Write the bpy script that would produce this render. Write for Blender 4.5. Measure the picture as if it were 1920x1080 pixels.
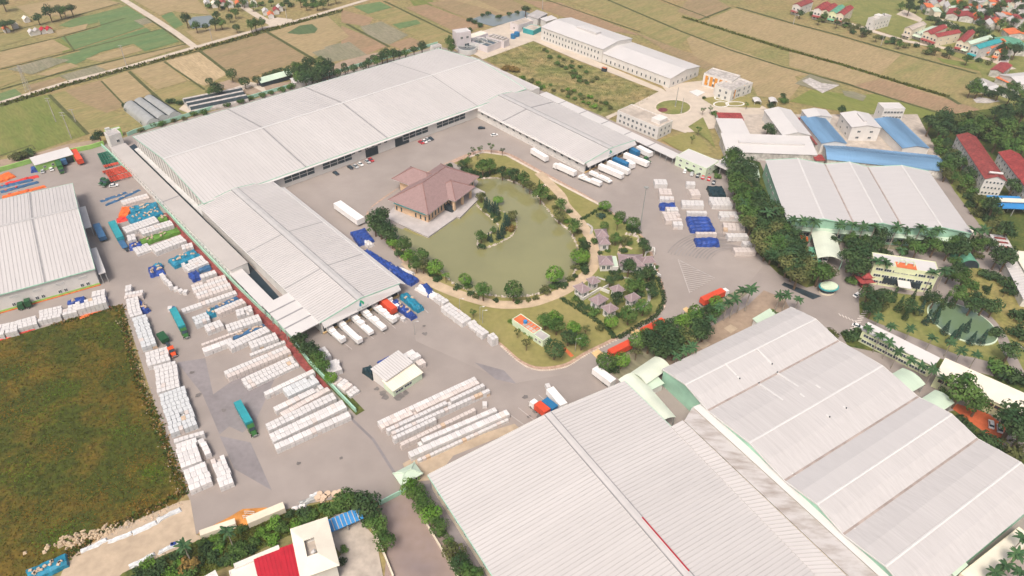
import bpy, math, random
from mathutils import Vector, Matrix
R = math.radians
random.seed(7)
sc = bpy.context.scene
for o in list(bpy.data.objects): bpy.data.objects.remove(o)
col = sc.collection

# ------------------------------------------------------------------ camera
CAMH, FPX = 195.0, 1349.57            # metres above the yard, focal length in pixels of a 1920 wide frame
PITCH, ROLL = R(38.5607), R(-1.5002)
_cp, _sp, _cr, _sr = math.cos(PITCH), math.sin(PITCH), math.cos(ROLL), math.sin(ROLL)
FWD = Vector((0, _cp, -_sp)); RT = Vector((1, 0, 0)); DN = Vector((0, -_sp, -_cp))
CX = RT*_cr + DN*_sr; CY = DN*_cr - RT*_sr
cam_d = bpy.data.cameras.new('camera'); cam = bpy.data.objects.new('camera', cam_d); col.objects.link(cam)
cam_d.sensor_width = 36; cam_d.lens = 36*FPX/1920; cam_d.clip_start = 1; cam_d.clip_end = 8000
m3 = Matrix((CX, -CY, -FWD)).transposed()
cam.matrix_world = Matrix.Translation((0, 0, CAMH)) @ m3.to_4x4()
sc.camera = cam
# ------------------------------------------------------------------ world, sun, exposure
SUN_EL, SUN_AZ = R(58), R(200)         # hazy overcast day, sun high behind the camera's left
w = bpy.data.worlds.new('World'); sc.world = w; w.use_nodes = True
nt = w.node_tree; bg = nt.nodes['Background']
sky = nt.nodes.new('ShaderNodeTexSky'); sky.sky_type = 'NISHITA'; sky.sun_disc = False
sky.sun_elevation = SUN_EL; sky.sun_rotation = SUN_AZ; sky.air_density = 1.0; sky.dust_density = 8.0; sky.ozone_density = 0.3
nt.links.new(sky.outputs[0], bg.inputs[0]); bg.inputs[1].default_value = 0.11
sd = bpy.data.lights.new('sun', 'SUN'); sd.energy = 1.8; sd.angle = R(20); sd.color = (1.0, 0.94, 0.88)
sun = bpy.data.objects.new('sun', sd); col.objects.link(sun)
_d = Vector((math.sin(SUN_AZ)*math.cos(SUN_EL), math.cos(SUN_AZ)*math.cos(SUN_EL), math.sin(SUN_EL)))
sun.rotation_euler = _d.to_track_quat('Z', 'Y').to_euler(); sun.location = (0, 0, 300)
sc.view_settings.view_transform = 'Standard'; sc.view_settings.look = 'None'
sc.view_settings.exposure = 0.43; sc.view_settings.gamma = 1
# ------------------------------------------------------------------ helpers
def G(x, y, z=0.0):
    "point of the place at height z seen at photograph position (x, y)"
    d = FWD*FPX + CX*(x-960) + CY*(y-540)
    t = (CAMH-z)/-d.z
    return Vector((d.x*t, d.y*t, z))
def lin(c):
    return tuple((v/255/12.92 if v/255 <= .04045 else ((v/255+.055)/1.055)**2.4) for v in c)
MATS = {}
def mat(name, c, rough=.8, var=.12, scale=.3, c2=None, spec=.25, bump=0, metal=0, stretch=None, detail=4, rnd=0, scale2=None, thr=(.35, .65), v2=.28, rot=0):
    "Principled material: two tones mixed by noise in object space, optional relief and per-object shift"
    if name in MATS: return MATS[name]
    m = bpy.data.materials.new(name); m.use_nodes = True; n = m.node_tree.nodes; l = m.node_tree.links
    b = n['Principled BSDF']; b.inputs['Roughness'].default_value = rough; b.inputs['Metallic'].default_value = metal
    b.inputs['Specular IOR Level'].default_value = spec
    tc = n.new('ShaderNodeTexCoord'); src = tc.outputs['Object']
    if stretch:
        mp = n.new('ShaderNodeMapping'); mp.inputs['Scale'].default_value = stretch; mp.vector_type = 'TEXTURE' if rot else 'POINT'; mp.inputs['Rotation'].default_value = (0, 0, rot); mp.inputs['Scale'].default_value = tuple(1/v for v in stretch) if rot else stretch; l.new(src, mp.inputs[0]); src = mp.outputs[0]
    nz = n.new('ShaderNodeTexNoise'); nz.inputs['Scale'].default_value = scale; nz.inputs['Detail'].default_value = detail
    nz.inputs['Roughness'].default_value = .62
    l.new(src, nz.inputs['Vector'])
    mr = n.new('ShaderNodeMapRange'); mr.inputs[1].default_value = thr[0]; mr.inputs[2].default_value = thr[1]
    l.new(nz.outputs[0], mr.inputs[0])
    mx = n.new('ShaderNodeMix'); mx.data_type = 'RGBA'
    a = tuple(max(0, v*(1-var)) for v in c) if c2 is None else c
    d = tuple(min(1, v*(1+var)) for v in c) if c2 is None else c2
    mx.inputs[6].default_value = (*a, 1); mx.inputs[7].default_value = (*d, 1)
    l.new(mr.outputs[0], mx.inputs[0]); out = mx.outputs[2]
    if scale2:
        n2 = n.new('ShaderNodeTexNoise'); n2.inputs['Scale'].default_value = scale2; n2.inputs['Detail'].default_value = 3
        l.new(src, n2.inputs['Vector'])
        hv = n.new('ShaderNodeHueSaturation'); m2 = n.new('ShaderNodeMapRange'); m2.inputs[1].default_value = .3; m2.inputs[2].default_value = .7
        m2.inputs[3].default_value = 1-v2; m2.inputs[4].default_value = 1+v2
        l.new(n2.outputs[0], m2.inputs[0]); l.new(m2.outputs[0], hv.inputs['Value']); l.new(out, hv.inputs['Color']); out = hv.outputs[0]
    if rnd:
        oi = n.new('ShaderNodeObjectInfo'); hv = n.new('ShaderNodeHueSaturation'); m2 = n.new('ShaderNodeMapRange')
        m2.inputs[3].default_value = 1-rnd; m2.inputs[4].default_value = 1+rnd
        l.new(oi.outputs['Random'], m2.inputs[0]); l.new(m2.outputs[0], hv.inputs['Value']); l.new(out, hv.inputs['Color']); out = hv.outputs[0]
    l.new(out, b.inputs['Base Color'])
    if bump:
        bp = n.new('ShaderNodeBump'); bp.inputs['Strength'].default_value = bump; bp.inputs['Distance'].default_value = .3
        l.new(nz.outputs[0], bp.inputs['Height']); l.new(bp.outputs[0], b.inputs['Normal'])
    MATS[name] = m
    return m
def tag(o, label=None, cat=None, group=None, kind=None):
    if label: o['label'] = label
    if cat: o['category'] = cat
    if group: o['group'] = group
    if kind: o['kind'] = kind
    return o
def thing(name, label, cat, loc=(0, 0, 0), rz=0.0, group=None):
    o = bpy.data.objects.new(name, None); col.objects.link(o); o.empty_display_size = 1
    o.location = loc; o.rotation_euler = (0, 0, rz)
    return tag(o, label, cat, group)
def link(name, me, parent=None, loc=None, rot=None, scale=None):
    o = bpy.data.objects.new(name, me); col.objects.link(o)
    if parent: o.parent = parent
    if loc is not None: o.location = loc
    if rot is not None: o.rotation_euler = rot
    if scale is not None: o.scale = scale
    return o
def copy_tree(o, parent=None):
    c = o.copy(); col.objects.link(c); c.parent = parent
    for ch in list(o.children): copy_tree(ch, c)
    return c
BOXF = [(0, 3, 2, 1), (4, 5, 6, 7), (0, 1, 5, 4), (1, 2, 6, 5), (2, 3, 7, 6), (3, 0, 4, 7)]
class MB:
    "collects faces for one mesh; mi is the material slot"
    def __init__(s): s.v = []; s.f = []; s.m = []
    def add(s, vs, fs, mi=0):
        k = len(s.v); s.v += [tuple(p) for p in vs]; s.f += [tuple(i+k for i in f) for f in fs]; s.m += [mi]*len(fs); return s
    def box(s, x0, x1, y0, y1, z0, z1, mi=0):
        return s.add([(x0, y0, z0), (x1, y0, z0), (x1, y1, z0), (x0, y1, z0), (x0, y0, z1), (x1, y0, z1), (x1, y1, z1), (x0, y1, z1)], BOXF, mi)
    def rbox(s, c, sx, sy, z0, z1, rz, mi=0, top=1.0):
        ca, sa = math.cos(rz), math.sin(rz); P = []
        for z, k in ((z0, 1.0), (z1, top)):
            for ax, ay in ((-1, -1), (1, -1), (1, 1), (-1, 1)):
                x, y = ax*sx/2*k, ay*sy/2*k; P.append((c[0]+x*ca-y*sa, c[1]+x*sa+y*ca, z))
        return s.add(P, BOXF, mi)
    def hexa(s, b, t, mi=0):
        return s.add(list(b)+list(t), BOXF, mi)
    def slab(s, pts, th, mi=0):
        "flat polygon thickened downwards along its normal"
        pts = [Vector(p) for p in pts]; n = (pts[1]-pts[0]).cross(pts[2]-pts[0]).normalized()
        if n.z < 0: pts.reverse(); n = -n
        k = len(pts); vs = pts+[p-n*th for p in pts]
        fs = [tuple(range(k)), tuple(range(2*k-1, k-1, -1))]+[(i, i+k, (i+1) % k+k, (i+1) % k) for i in range(k)]
        return s.add(vs, fs, mi)
    def prism(s, pts, z0, z1, mi=0):
        pts = [(p[0], p[1]) for p in pts]
        ar = sum(pts[i][0]*pts[(i+1) % len(pts)][1]-pts[(i+1) % len(pts)][0]*pts[i][1] for i in range(len(pts)))
        if ar < 0: pts.reverse()
        k = len(pts)
        vs = [(x, y, z0) for x, y in pts]+[(x, y, z1) for x, y in pts]
        fs = [tuple(range(k-1, -1, -1)), tuple(range(k, 2*k))]+[(i, (i+1) % k, (i+1) % k+k, i+k) for i in range(k)]
        return s.add(vs, fs, mi)
    def tube(s, a, b, r0, r1=None, n=6, mi=0, cap=True):
        a, b = Vector(a), Vector(b); r1 = r0 if r1 is None else r1
        d = (b-a).normalized(); u = d.orthogonal().normalized(); v = d.cross(u); vs = []
        for p, r in ((a, r0), (b, r1)):
            for i in range(n):
                t = 2*math.pi*i/n; vs.append(p+u*math.cos(t)*r+v*math.sin(t)*r)
        fs = [(i, (i+1) % n, (i+1) % n+n, i+n) for i in range(n)]
        if cap: fs += [tuple(range(n-1, -1, -1)), tuple(range(n, 2*n))]
        return s.add(vs, fs, mi)
    def mesh(s, name, mats):
        me = bpy.data.meshes.new(name); me.from_pydata(s.v, [], s.f); 
        for m in (mats if isinstance(mats, (list, tuple)) else [mats]): me.materials.append(m)
        me.polygons.foreach_set('material_index', s.m); me.update(); return me
    def build(s, name, mats, parent=None, **k):
        return link(name, s.mesh(name, mats), parent, **k)
ORD = ['first', 'second', 'third', 'fourth', 'fifth', 'sixth', 'seventh', 'eighth', 'ninth', 'tenth', 'eleventh', 'twelfth', 'thirteenth',
       'fourteenth', 'fifteenth', 'sixteenth', 'seventeenth', 'eighteenth', 'nineteenth', 'twentieth']
def nth(i, n):
    if n == 1: return ''
    if i == 0: return 'leftmost'
    if i == n-1: return 'rightmost'
    if i < 20: return ORD[i]+' from left'
    return ORD[n-1-i]+' from right' if n-1-i < 20 else 'middle'
ZN = 0.0
def ground(name, pts, z, m, kind='structure', th=None):
    "flat sheet on the ground, outline given in photograph positions"
    global ZN
    ZN += .0009; z += ZN
    q = [G(*p) for p in pts]; mb = MB()
    if th: mb.prism([(p.x, p.y) for p in q], z-th, z)
    else: mb.add([(p.x, p.y, z) for p in q], [tuple(range(len(q)))])
    o = mb.build(name, m)
    if o.data.polygons[0].normal.z < 0 and not th: o.data.flip_normals()
    if kind: o['kind'] = kind
    return o
def strip(name, pts, wdt, z, m, kind='structure', h=None):
    "ribbon of constant width along a line of photograph positions"
    global ZN
    ZN += .0009; z += ZN
    q = [G(*p) for p in pts]; L = []; Rr = []
    for i, p in enumerate(q):
        d = ((q[i+1] if i+1 < len(q) else p)-(q[i-1] if i else p)); d.z = 0; d.normalize(); nn = Vector((-d.y, d.x, 0))
        L.append(p+nn*wdt/2); Rr.append(p-nn*wdt/2)
    mb = MB(); k = len(q)
    for i in range(k-1):
        a = [L[i], Rr[i], Rr[i+1], L[i+1]]
        if h: mb.hexa([(p.x, p.y, z) for p in a], [(p.x, p.y, z+h) for p in a])
        else: mb.add([(p.x, p.y, z) for p in a], [(0, 1, 2, 3)])
    o = mb.build(name, m)
    if kind: o['kind'] = kind
    return o
def smooth(pts, n=6, closed=True):
    out = []; k = len(pts)
    for i in range(k if closed else k-1):
        p0, p1, p2, p3 = (pts[(i+j-1) % k] for j in range(4)) if closed else (pts[max(i-1, 0)], pts[i], pts[i+1], pts[min(i+2, k-1)])
        for s in range(n):
            t = s/n
            out.append(tuple(.5*(2*p1[a]+(p2[a]-p0[a])*t+(2*p0[a]-5*p1[a]+4*p2[a]-p3[a])*t*t+(3*p1[a]-p0[a]-3*p2[a]+p3[a])*t**3) for a in (0, 1)))
    if not closed: out.append(pts[-1])
    return out
def frame(p0, p1, p3, z, yaw=None):
    "rectangle from three roof corners at height z: origin, yaw, length along p0-p1, width towards p3"
    a, b, c = G(*p0, z), G(*p1, z), G(*p3, z)
    u = b-a; ln = u.length; u.normalize()
    if yaw is not None:
        u = Vector((math.cos(yaw), math.sin(yaw), 0)); ln = (b-a).dot(u)
    v = Vector((-u.y, u.x, 0)); wd = (c-a).dot(v)
    if wd < 0: a = a+v*wd; wd = -wd
    return Vector((a.x, a.y, 0)), math.atan2(u.y, u.x), ln, wd
# ------------------------------------------------------------------ materials
M = {}
def MM(k, *a, **kw): M[k] = mat(k, *a, **kw)
MM('white_roof', (.525, .505, .495), .45, .03, .5, stretch=(.02, .8, 1), scale2=.06, v2=.05, spec=.3)
MM('pale_roof', (.58, .562, .55), .4, .03, .1, spec=.3)
MM('streak_roof', (.46, .442, .434), .5, c2=(.535, .518, .51), scale=1.0, stretch=(.006, 1.7, 1), spec=.3, thr=(.28, .72), scale2=.35, v2=.035, detail=3)
MM('new_roof', (.49, .475, .47), .45, c2=(.515, .50, .495), scale=.8, stretch=(.008, .9, 1), spec=.3)
MM('stain_roof', (.53, .505, .49), .6, c2=(.30, .25, .215), scale=.35, stretch=(.35, 1.2, 1), detail=8, thr=(.42, .72))
MM('rib', (.445, .427, .417), .5, .08, .2)
MM('ridge', (.46, .45, .445), .5, .05, .3)
MM('ridge_white', (.61, .60, .59), .5, .03, .3)
MM('gutter', (.36, .30, .27), .6, .2, .3)
MM('seam', (.27, .265, .27), .6, .1, .3)
MM('mint_trim', (.36, .60, .47), .5, .08, .3)
MM('mint_wall', (.33, .55, .42), .6, .12, .15, scale2=.05)
MM('white_wall', (.66, .64, .61), .7, .06, .2)
MM('cream_wall', (.70, .63, .50), .7, .08, .2)
MM('grey_wall', (.56, .56, .55), .7, .08, .2)
MM('lilac_wall', (.62, .57, .58), .7, .08, .2)
MM('old_wall', (.50, .48, .45), .85, .25, .2, scale2=.6)
MM('yellow_wall', (.68, .72, .46), .7, .08, .2)
MM('pale_green_wall', (.60, .70, .53), .7, .08, .2)
MM('green_wall', (.30, .52, .14), .7, .12, .3)
MM('glass', (.035, .06, .075), .15, .3, .4, spec=.5)
MM('dark', (.03, .045, .055), .7, .3, .3)
MM('trim', (.66, .65, .63), .5, .04, .3)
MM('concrete', (.44, .41, .385), .85, .15, .15, scale2=.5)
MM('old_concrete', (.44, .385, .33), .9, .14, .12, scale2=.4, v2=.14)
MM('asphalt', (.30, .262, .240), .92, .10, .022, scale2=.12, detail=10, v2=.05)
MM('asphalt_dark', (.235, .215, .22), .9, .14, .05, scale2=.6, detail=8, v2=.07)
MM('courtyard', (.315, .276, .252), .92, .09, .02, scale2=.12, detail=10, v2=.05)
MM('sand_road', (.44, .35, .255), .95, .12, .08, scale2=.4, detail=6, v2=.1)
MM('dirt_path', (.50, .39, .27), .95, .12, .2)
MM('pale_road', (.52, .45, .37), .95, .08, .15)
MM('dirt', (.33, .25, .185), .95, .14, .08, scale2=.5, detail=8, v2=.1)
MM('orange_dirt', (.55, .24, .06), .95, .3, .25, detail=6)
MM('terrain', (.30, .22, .105), .95, c2=(.20, .20, .075), scale=.02, scale2=.4, detail=8)
MM('lawn', (.22, .21, .068), .95, c2=(.285, .245, .098), scale=.05, scale2=.5, detail=8, v2=.1)
MM('green_lawn', (.15, .175, .05), .95, c2=(.24, .23, .08), scale=.1, scale2=.5, detail=8, v2=.15)
MM('rough_grass', (.050, .062, .008), .95, c2=(.150, .092, .014), scale=.06, scale2=.6, detail=13, bump=.8, thr=(.47, .68), v2=.4)
MM('scrub', (.145, .165, .05), .95, c2=(.28, .215, .10), scale=.05, scale2=.2, detail=9, bump=.5, v2=.35)
MM('verge', (.05, .085, .018), .95, c2=(.11, .12, .03), scale=.2, scale2=.8, detail=8, bump=.5)
MM('kerb', (.58, .50, .42), .9, .15, .4)
MM('kerb_brick', (.42, .29, .22), .9, .25, .8)
MM('rock', (.48, .42, .36), .9, .3, .6, rnd=.25)
MM('paint', (.62, .56, .52), .8, .1, .4)
MM('yellow_paint', (.62, .44, .22), .8, .12, .5)
MM('faint_paint', (.47, .43, .41), .85, .1, .4)
MM('tile_roof', (.285, .193, .186), .75, .06, .6, scale2=2.0, v2=.1)
MM('tile_ridge', (.27, .155, .14), .75, .1, .6)
MM('villa_roof', (.27, .205, .215), .7, .06, .6, scale2=2.0, v2=.1)
MM('villa_ridge', (.36, .29, .30), .7, .1, .6)
MM('sandstone', (.66, .47, .31), .8, .1, .4)
MM('deck', (.44, .41, .40), .8, .1, .3)
MM('red_roof', (.29, .055, .052), .6, .15, .3, scale2=.8)
MM('rust_roof', (.25, .06, .055), .7, .2, .3, scale2=.8)
MM('orange_roof', (.62, .16, .06), .7, .15, .4)
MM('crimson_roof', (.42, .015, .03), .5, .08, .3)
MM('blue_roof', (.145, .265, .41), .5, .10, .15, stretch=(1, .15, 1), scale2=.1)
MM('sky_blue_roof', (.04, .24, .55), .5, .08, .3)
MM('green_roof', (.12, .33, .22), .5, .12, .3)
MM('mint_roof', (.50, .61, .49), .5, .08, .15, stretch=(1, .2, 1))
MM('pale_mint_roof', (.60, .65, .54), .5, .06, .15)
MM('teal_roof', (.04, .30, .32), .5, .12, .3)
MM('cream_roof', (.74, .69, .58), .6, .05, .2)
MM('grey_roof', (.42, .40, .39), .6, .12, .2)
MM('plaza', (.52, .12, .045), .8, .12, .3)
MM('wrap_white', (.64, .622, .612), .5, .09, 1.6, rnd=.09)
MM('wrap_cool', (.585, .605, .615), .5, .09, 1.6, rnd=.09)
MM('wrap_pink', (.63, .565, .53), .55, .09, 1.6, rnd=.1)
MM('wrap_tan', (.62, .47, .34), .7, .15, .9, rnd=.1)
MM('blue_tarp', (.02, .058, .26), .45, .35, .6, spec=.4, bump=.4)
MM('teal_tarp', (.015, .19, .30), .5, .3, .6, spec=.35, bump=.4)
MM('green_tarp', (.10, .22, .035), .6, .25, .6, bump=.4)
MM('red_tarp', (.62, .05, .04), .6, .25, .6, bump=.4)
MM('orange_tarp', (.72, .15, .035), .6, .2, .6, bump=.4)
MM('black_tarp', (.012, .035, .045), .5, .3, .6, bump=.4)
MM('sandbag', (.52, .40, .30), .9, .2, .6)
MM('cab_green', (.035, .13, .03), .35, .1, .5, spec=.5)
MM('cab_dark_green', (.015, .085, .03), .4, .1, .5, spec=.5)
MM('cab_orange', (.68, .085, .02), .35, .1, .5, spec=.5)
MM('cab_white', (.78, .77, .75), .35, .03, .5, spec=.5)
MM('box_teal', (.03, .29, .33), .45, .1, .4, spec=.4)
MM('box_blue', (.04, .12, .24), .5, .15, .4, spec=.4)
MM('box_bright_blue', (.02, .16, .34), .5, .1, .4, spec=.4)
MM('box_red', (.64, .075, .03), .5, .08, .4, spec=.4)
MM('box_white', (.80, .785, .77), .5, .04, .4, spec=.4)
MM('car_white', (.78, .77, .76), .3, .02, .5, spec=.5)
MM('car_red', (.5, .02, .03), .3, .02, .5, spec=.5)
MM('car_dark', (.02, .03, .045), .3, .02, .5, spec=.5)
MM('car_silver', (.45, .46, .47), .3, .02, .5, spec=.5)
MM('rubber', (.02, .02, .02), .9, .1, .5)
MM('steel', (.40, .41, .40), .5, .1, .3, metal=.3)
MM('steel_red', (.55, .07, .035), .6, .2, .3)
MM('steel_green', (.02, .14, .09), .6, .2, .3)
MM('trunk', (.16, .11, .07), .95, .2, 1.0)
MM('palm_trunk', (.34, .30, .25), .9, .2, 1.0)
def leaf(k, c, c2, rnd=.22): MM(k, c, .75, c2=c2, scale=.55, detail=2, rnd=rnd, spec=.2)
leaf('leaf_dark', (.022, .058, .020), (.066, .108, .034))
leaf('leaf_mid', (.040, .100, .020), (.105, .17, .040))
leaf('leaf_bright', (.065, .16, .018), (.14, .25, .036))
leaf('leaf_olive', (.062, .088, .024), (.15, .15, .054))
leaf('leaf_rust', (.14, .11, .03), (.27, .16, .045))
leaf('leaf_palm', (.026, .080, .032), (.07, .13, .05))
leaf('leaf_blue', (.016, .05, .035), (.04, .085, .055))
MM('orange_fibre', (.30, .20, .07), .9, c2=(.42, .27, .11), scale=.5, rnd=.1)
def water_mat(name, c, rough=.07):
    m = mat(name, c, rough, .06, .03, spec=.9)
    n = m.node_tree.nodes; l = m.node_tree.links; b = n['Principled BSDF']
    nz = n.new('ShaderNodeTexNoise'); nz.inputs['Scale'].default_value = 1.2; nz.inputs['Detail'].default_value = 3
    tc = n.new('ShaderNodeTexCoord'); l.new(tc.outputs['Object'], nz.inputs['Vector'])
    b.inputs['Coat Weight'].default_value = 1.0; b.inputs['Coat Roughness'].default_value = .02; b.inputs['Coat IOR'].default_value = 1.45
    bp = n.new('ShaderNodeBump'); bp.inputs['Strength'].default_value = .015; bp.inputs['Distance'].default_value = .1
    l.new(nz.outputs[0], bp.inputs['Height']); l.new(bp.outputs[0], b.inputs['Normal']); M[name] = m
water_mat('pond_water', (.25, .242, .108), .02); water_mat('grey_water', (.24, .27, .25)); water_mat('green_water', (.14, .21, .12)); water_mat('tank_water', (.07, .10, .11))

MM('shed_roof', (.455, .425, .40), .5, .04, .1)
MM('soft_rib', (.47, .45, .44), .5, .04, .2)

MM('stain', (.17, .155, .15), .9, .2, .4)

MM('smooth_white_roof', (.61, .59, .578), .45, .03, .05)
# ------------------------------------------------------------------ ground
tb = MB(); tb.add([(-1600, -400, -.12), (1600, -400, -.12), (1600, 2200, -.12), (-1600, 2200, -.12)], [(0, 1, 2, 3)])
tag(tb.build('terrain', M['terrain']), kind='structure')
def fmat(k, c, c2, st=(.22, 1, 1)): MM(k, c, .95, c2=c2, scale=.12, scale2=.9, detail=8, stretch=st, v2=.2, rot=R(43 if len(k) % 2 else -47))
fmat('f_tan', (.35, .262, .145), (.29, .232, .12)); fmat('f_brown', (.30, .215, .125), (.24, .19, .10)); fmat('f_green', (.10, .178, .07), (.15, .20, .08))
fmat('f_olive', (.205, .20, .075), (.30, .235, .11)); fmat('f_grey', (.25, .225, .155), (.19, .19, .12)); fmat('f_pale', (.45, .345, .21), (.37, .285, .165))
fmat('f_red', (.32, .21, .13), (.26, .19, .11)); fmat('f_lush', (.13, .17, .04), (.19, .195, .06)); fmat('f_bright', (.155, .185, .045), (.20, .21, .06))
fmat('f_deep', (.07, .12, .05), (.10, .14, .06))
FIELDS = [
 ('lush', [(0, 195), (95, 176), (165, 252), (60, 286), (0, 292)]), ('olive', [(95, 178), (120, 170), (260, 228), (170, 250)]), ('brown', [(122, 170), (188, 150), (235, 198), (200, 212), (150, 190)]),
 ('tan', [(190, 150), (242, 133), (290, 171), (236, 199)]), ('tan', [(246, 132), (308, 115), (350, 152), (294, 168)]), ('olive', [(294, 170), (352, 154), (388, 176), (306, 192)]),
 ('pale', [(312, 114), (373, 98), (428, 138), (384, 161), (352, 150)]), ('brown', [(379, 96), (500, 61), (578, 110), (520, 128), (450, 151), (432, 138)]),
 ('tan', [(506, 60), (612, 28), (655, 68), (583, 108)]), ('grey', [(585, 98), (655, 78), (690, 104), (612, 118)]), ('red', [(640, 18), (700, 34), (690, 50), (640, 42)]),
 ('red', [(640, 48), (728, 85), (680, 105), (640, 84)]), ('green', [(662, 12), (712, 3), (735, 14), (690, 26)]), ('olive', [(690, 28), (742, 14), (790, 35), (735, 46)]),
 ('grey', [(675, 50), (715, 40), (766, 66), (730, 84), (690, 68)]), ('green', [(722, 38), (770, 28), (790, 44), (750, 54)]), ('red', [(730, 84), (770, 70), (800, 84), (760, 95)]),
 ('olive', [(758, 58), (800, 38), (862, 68), (856, 86), (800, 78)]), ('red', [(760, 14), (800, 8), (905, 48), (882, 58), (850, 58)]), ('brown', [(800, 5), (850, 0), (960, 30), (905, 46)]),
 ('tan', [(820, 0), (900, 0), (970, 22), (940, 30)]), ('lush', [(768, 0), (812, 0), (810, 12), (778, 13)]), ('brown', [(895, 0), (960, 0), (1000, 20), (960, 30)]),
 ('red', [(980, 0), (1050, 5), (1200, 66), (1120, 55), (1010, 15)]), ('olive', [(1062, 0), (1140, 0), (1300, 64), (1265, 90), (1180, 48)]), ('olive', [(1120, 0), (1230, 0), (1470, 88), (1400, 98), (1280, 56)]),
 ('brown', [(1190, 60), (1280, 95), (1400, 128), (1370, 145), (1290, 120)]), ('tan', [(1283, 62), (1400, 100), (1466, 124), (1520, 140), (1400, 152), (1300, 104)]),
 ('brown', [(1290, 0), (1345, 0), (1370, 14), (1310, 36), (1270, 22)]), ('tan', [(1376, 16), (1480, 44), (1690, 102), (1650, 140), (1480, 90), (1320, 40)]),
 ('grey', [(1505, 65), (1530, 61), (1562, 72), (1520, 77)]), ('tan', [(1480, 96), (1575, 122), (1690, 158), (1775, 184), (1690, 190), (1590, 156), (1480, 124)]),
 ('olive', [(1690, 102), (1830, 140), (1812, 168), (1775, 180), (1650, 140)]), ('bright', [(1755, 108), (1845, 122), (1850, 136), (1770, 118)]),
 ('red', [(1600, 160), (1650, 148), (1776, 186), (1836, 205), (1830, 220), (1776, 214), (1680, 186)]), ('olive', [(1778, 182), (1835, 150), (1860, 190), (1900, 210), (1838, 222), (1836, 205)]),
 ('bright', [(1480, 190), (1520, 168), (1600, 178), (1650, 176), (1780, 215), (1700, 224), (1560, 206)]), ('tan', [(1400, 135), (1480, 128), (1500, 160), (1480, 186), (1420, 180)]),
 ('tan', [(0, 98), (98, 74), (132, 92), (0, 128)]), ('green', [(114, 71), (182, 52), (240, 33), (272, 50), (140, 93)]), ('green', [(180, 26), (238, 11), (276, 34), (190, 50)]), ('lush', [(104, 75), (115, 71), (140, 93), (118, 99)]),
 ('green', [(110, 48), (140, 34), (182, 26), (185, 42), (135, 52)]), ('tan', [(105, 58), (165, 44), (160, 55), (108, 68)]), ('olive', [(0, 64), (100, 40), (106, 56), (0, 88)]), ('tan', [(30, 12), (105, 0), (200, 0), (230, 6), (160, 25), (60, 32)]),
 ('green', [(142, 94), (274, 52), (300, 70), (258, 80), (180, 100)]), ('grey', [(218, 46), (276, 33), (286, 42), (232, 56)]), ('green', [(235, 72), (304, 54), (336, 78), (272, 96)]), ('grey', [(14, 130), (92, 108), (132, 112), (60, 140)]),
 ('green', [(100, 110), (180, 88), (200, 92), (140, 122)]), ('tan', [(68, 140), (132, 118), (148, 124), (90, 142)]), ('grey', [(112, 142), (182, 122), (200, 133), (130, 152)]), ('tan', [(180, 124), (330, 84), (350, 86), (204, 132)]),
 ('brown', [(52, 160), (112, 144), (128, 153), (60, 176)]), ('green', [(0, 175), (28, 166), (42, 178), (0, 192)]), ('tan', [(160, 110), (250, 86), (268, 94), (190, 116)]), ('olive', [(0, 132), (16, 130), (40, 148), (0, 164)]),
 ('tan', [(250, 0), (300, 0), (330, 20), (300, 28)]), ('tan', [(300, 0), (370, 0), (395, 28), (330, 22)]), ('green', [(302, 30), (322, 22), (344, 46), (328, 54)]), ('tan', [(348, 58), (440, 52), (450, 62), (380, 84)]),
 ('deep', [(538, 62), (562, 48), (585, 45), (596, 54), (590, 62), (560, 65)]), ('grey', [(608, 88), (640, 80), (642, 104), (620, 112)]),
]
for i, (k, pts) in enumerate(FIELDS):
    o = ground('field', pts, .0+.006*(i % 5), M['f_'+k])
# ditches and balks between the fields
for pts, wd in [([(1380, 13), (1480, 42), (1565, 64), (1687, 99), (1831, 138)], 2.6), ([(1280, 32), (1400, 70), (1480, 95), (1572, 120), (1687, 155), (1776, 181), (1800, 196)], 3.2),
                ([(1140, 0), (1280, 60), (1370, 94), (1467, 125), (1590, 158), (1638, 174), (1721, 200), (1778, 217)], 2.4), ([(1370, 14), (1310, 38)], 2), ([(650, 45), (730, 88)], 2.4), ([(720, 2), (860, 70)], 2.2),
                ([(500, 60), (590, 112)], 2.6), ([(374, 95), (432, 140)], 2.4), ([(308, 116), (384, 168)], 1.6), ([(242, 134), (305, 192)], 2.2), ([(92, 178), (165, 252)], 2.2), ([(190, 152), (236, 200)], 1.2),
                ([(0, 200), (130, 160), (370, 96), (505, 58), (640, 22)], 1.8), ([(0, 168), (120, 135), (350, 82)], 2.0), ([(0, 130), (142, 95), (300, 55)], 1.5), ([(0, 96), (104, 72), (235, 34)], 1.2), ([(120, 68), (140, 96)], 1.2), ([(0, 62), (110, 38), (225, 6)], 1.5),
                ([(274, 32), (345, 80)], 1.8), ([(1025, 0), (1200, 60)], 1.5), ([(1240, 0), (1330, 34)], 1.5), ([(0, 292), (60, 272), (66, 280)], 1.0)]:
    strip('ditch', pts, wd, .035, mat('ditch', (.085, .095, .035), .95, .25, .3))
ground('wood_floor', [(1690, 225), (1780, 215), (1880, 200), (1990, 190), (1990, 560), (1920, 540), (1860, 440), (1800, 380), (1750, 300)], .03, M['verge'])
ground('wood_floor', [(1540, 20), (1600, 0), (1990, 0), (1990, 200), (1880, 200), (1850, 160), (1830, 120), (1640, 55)], .02, M['green_lawn'])
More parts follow.
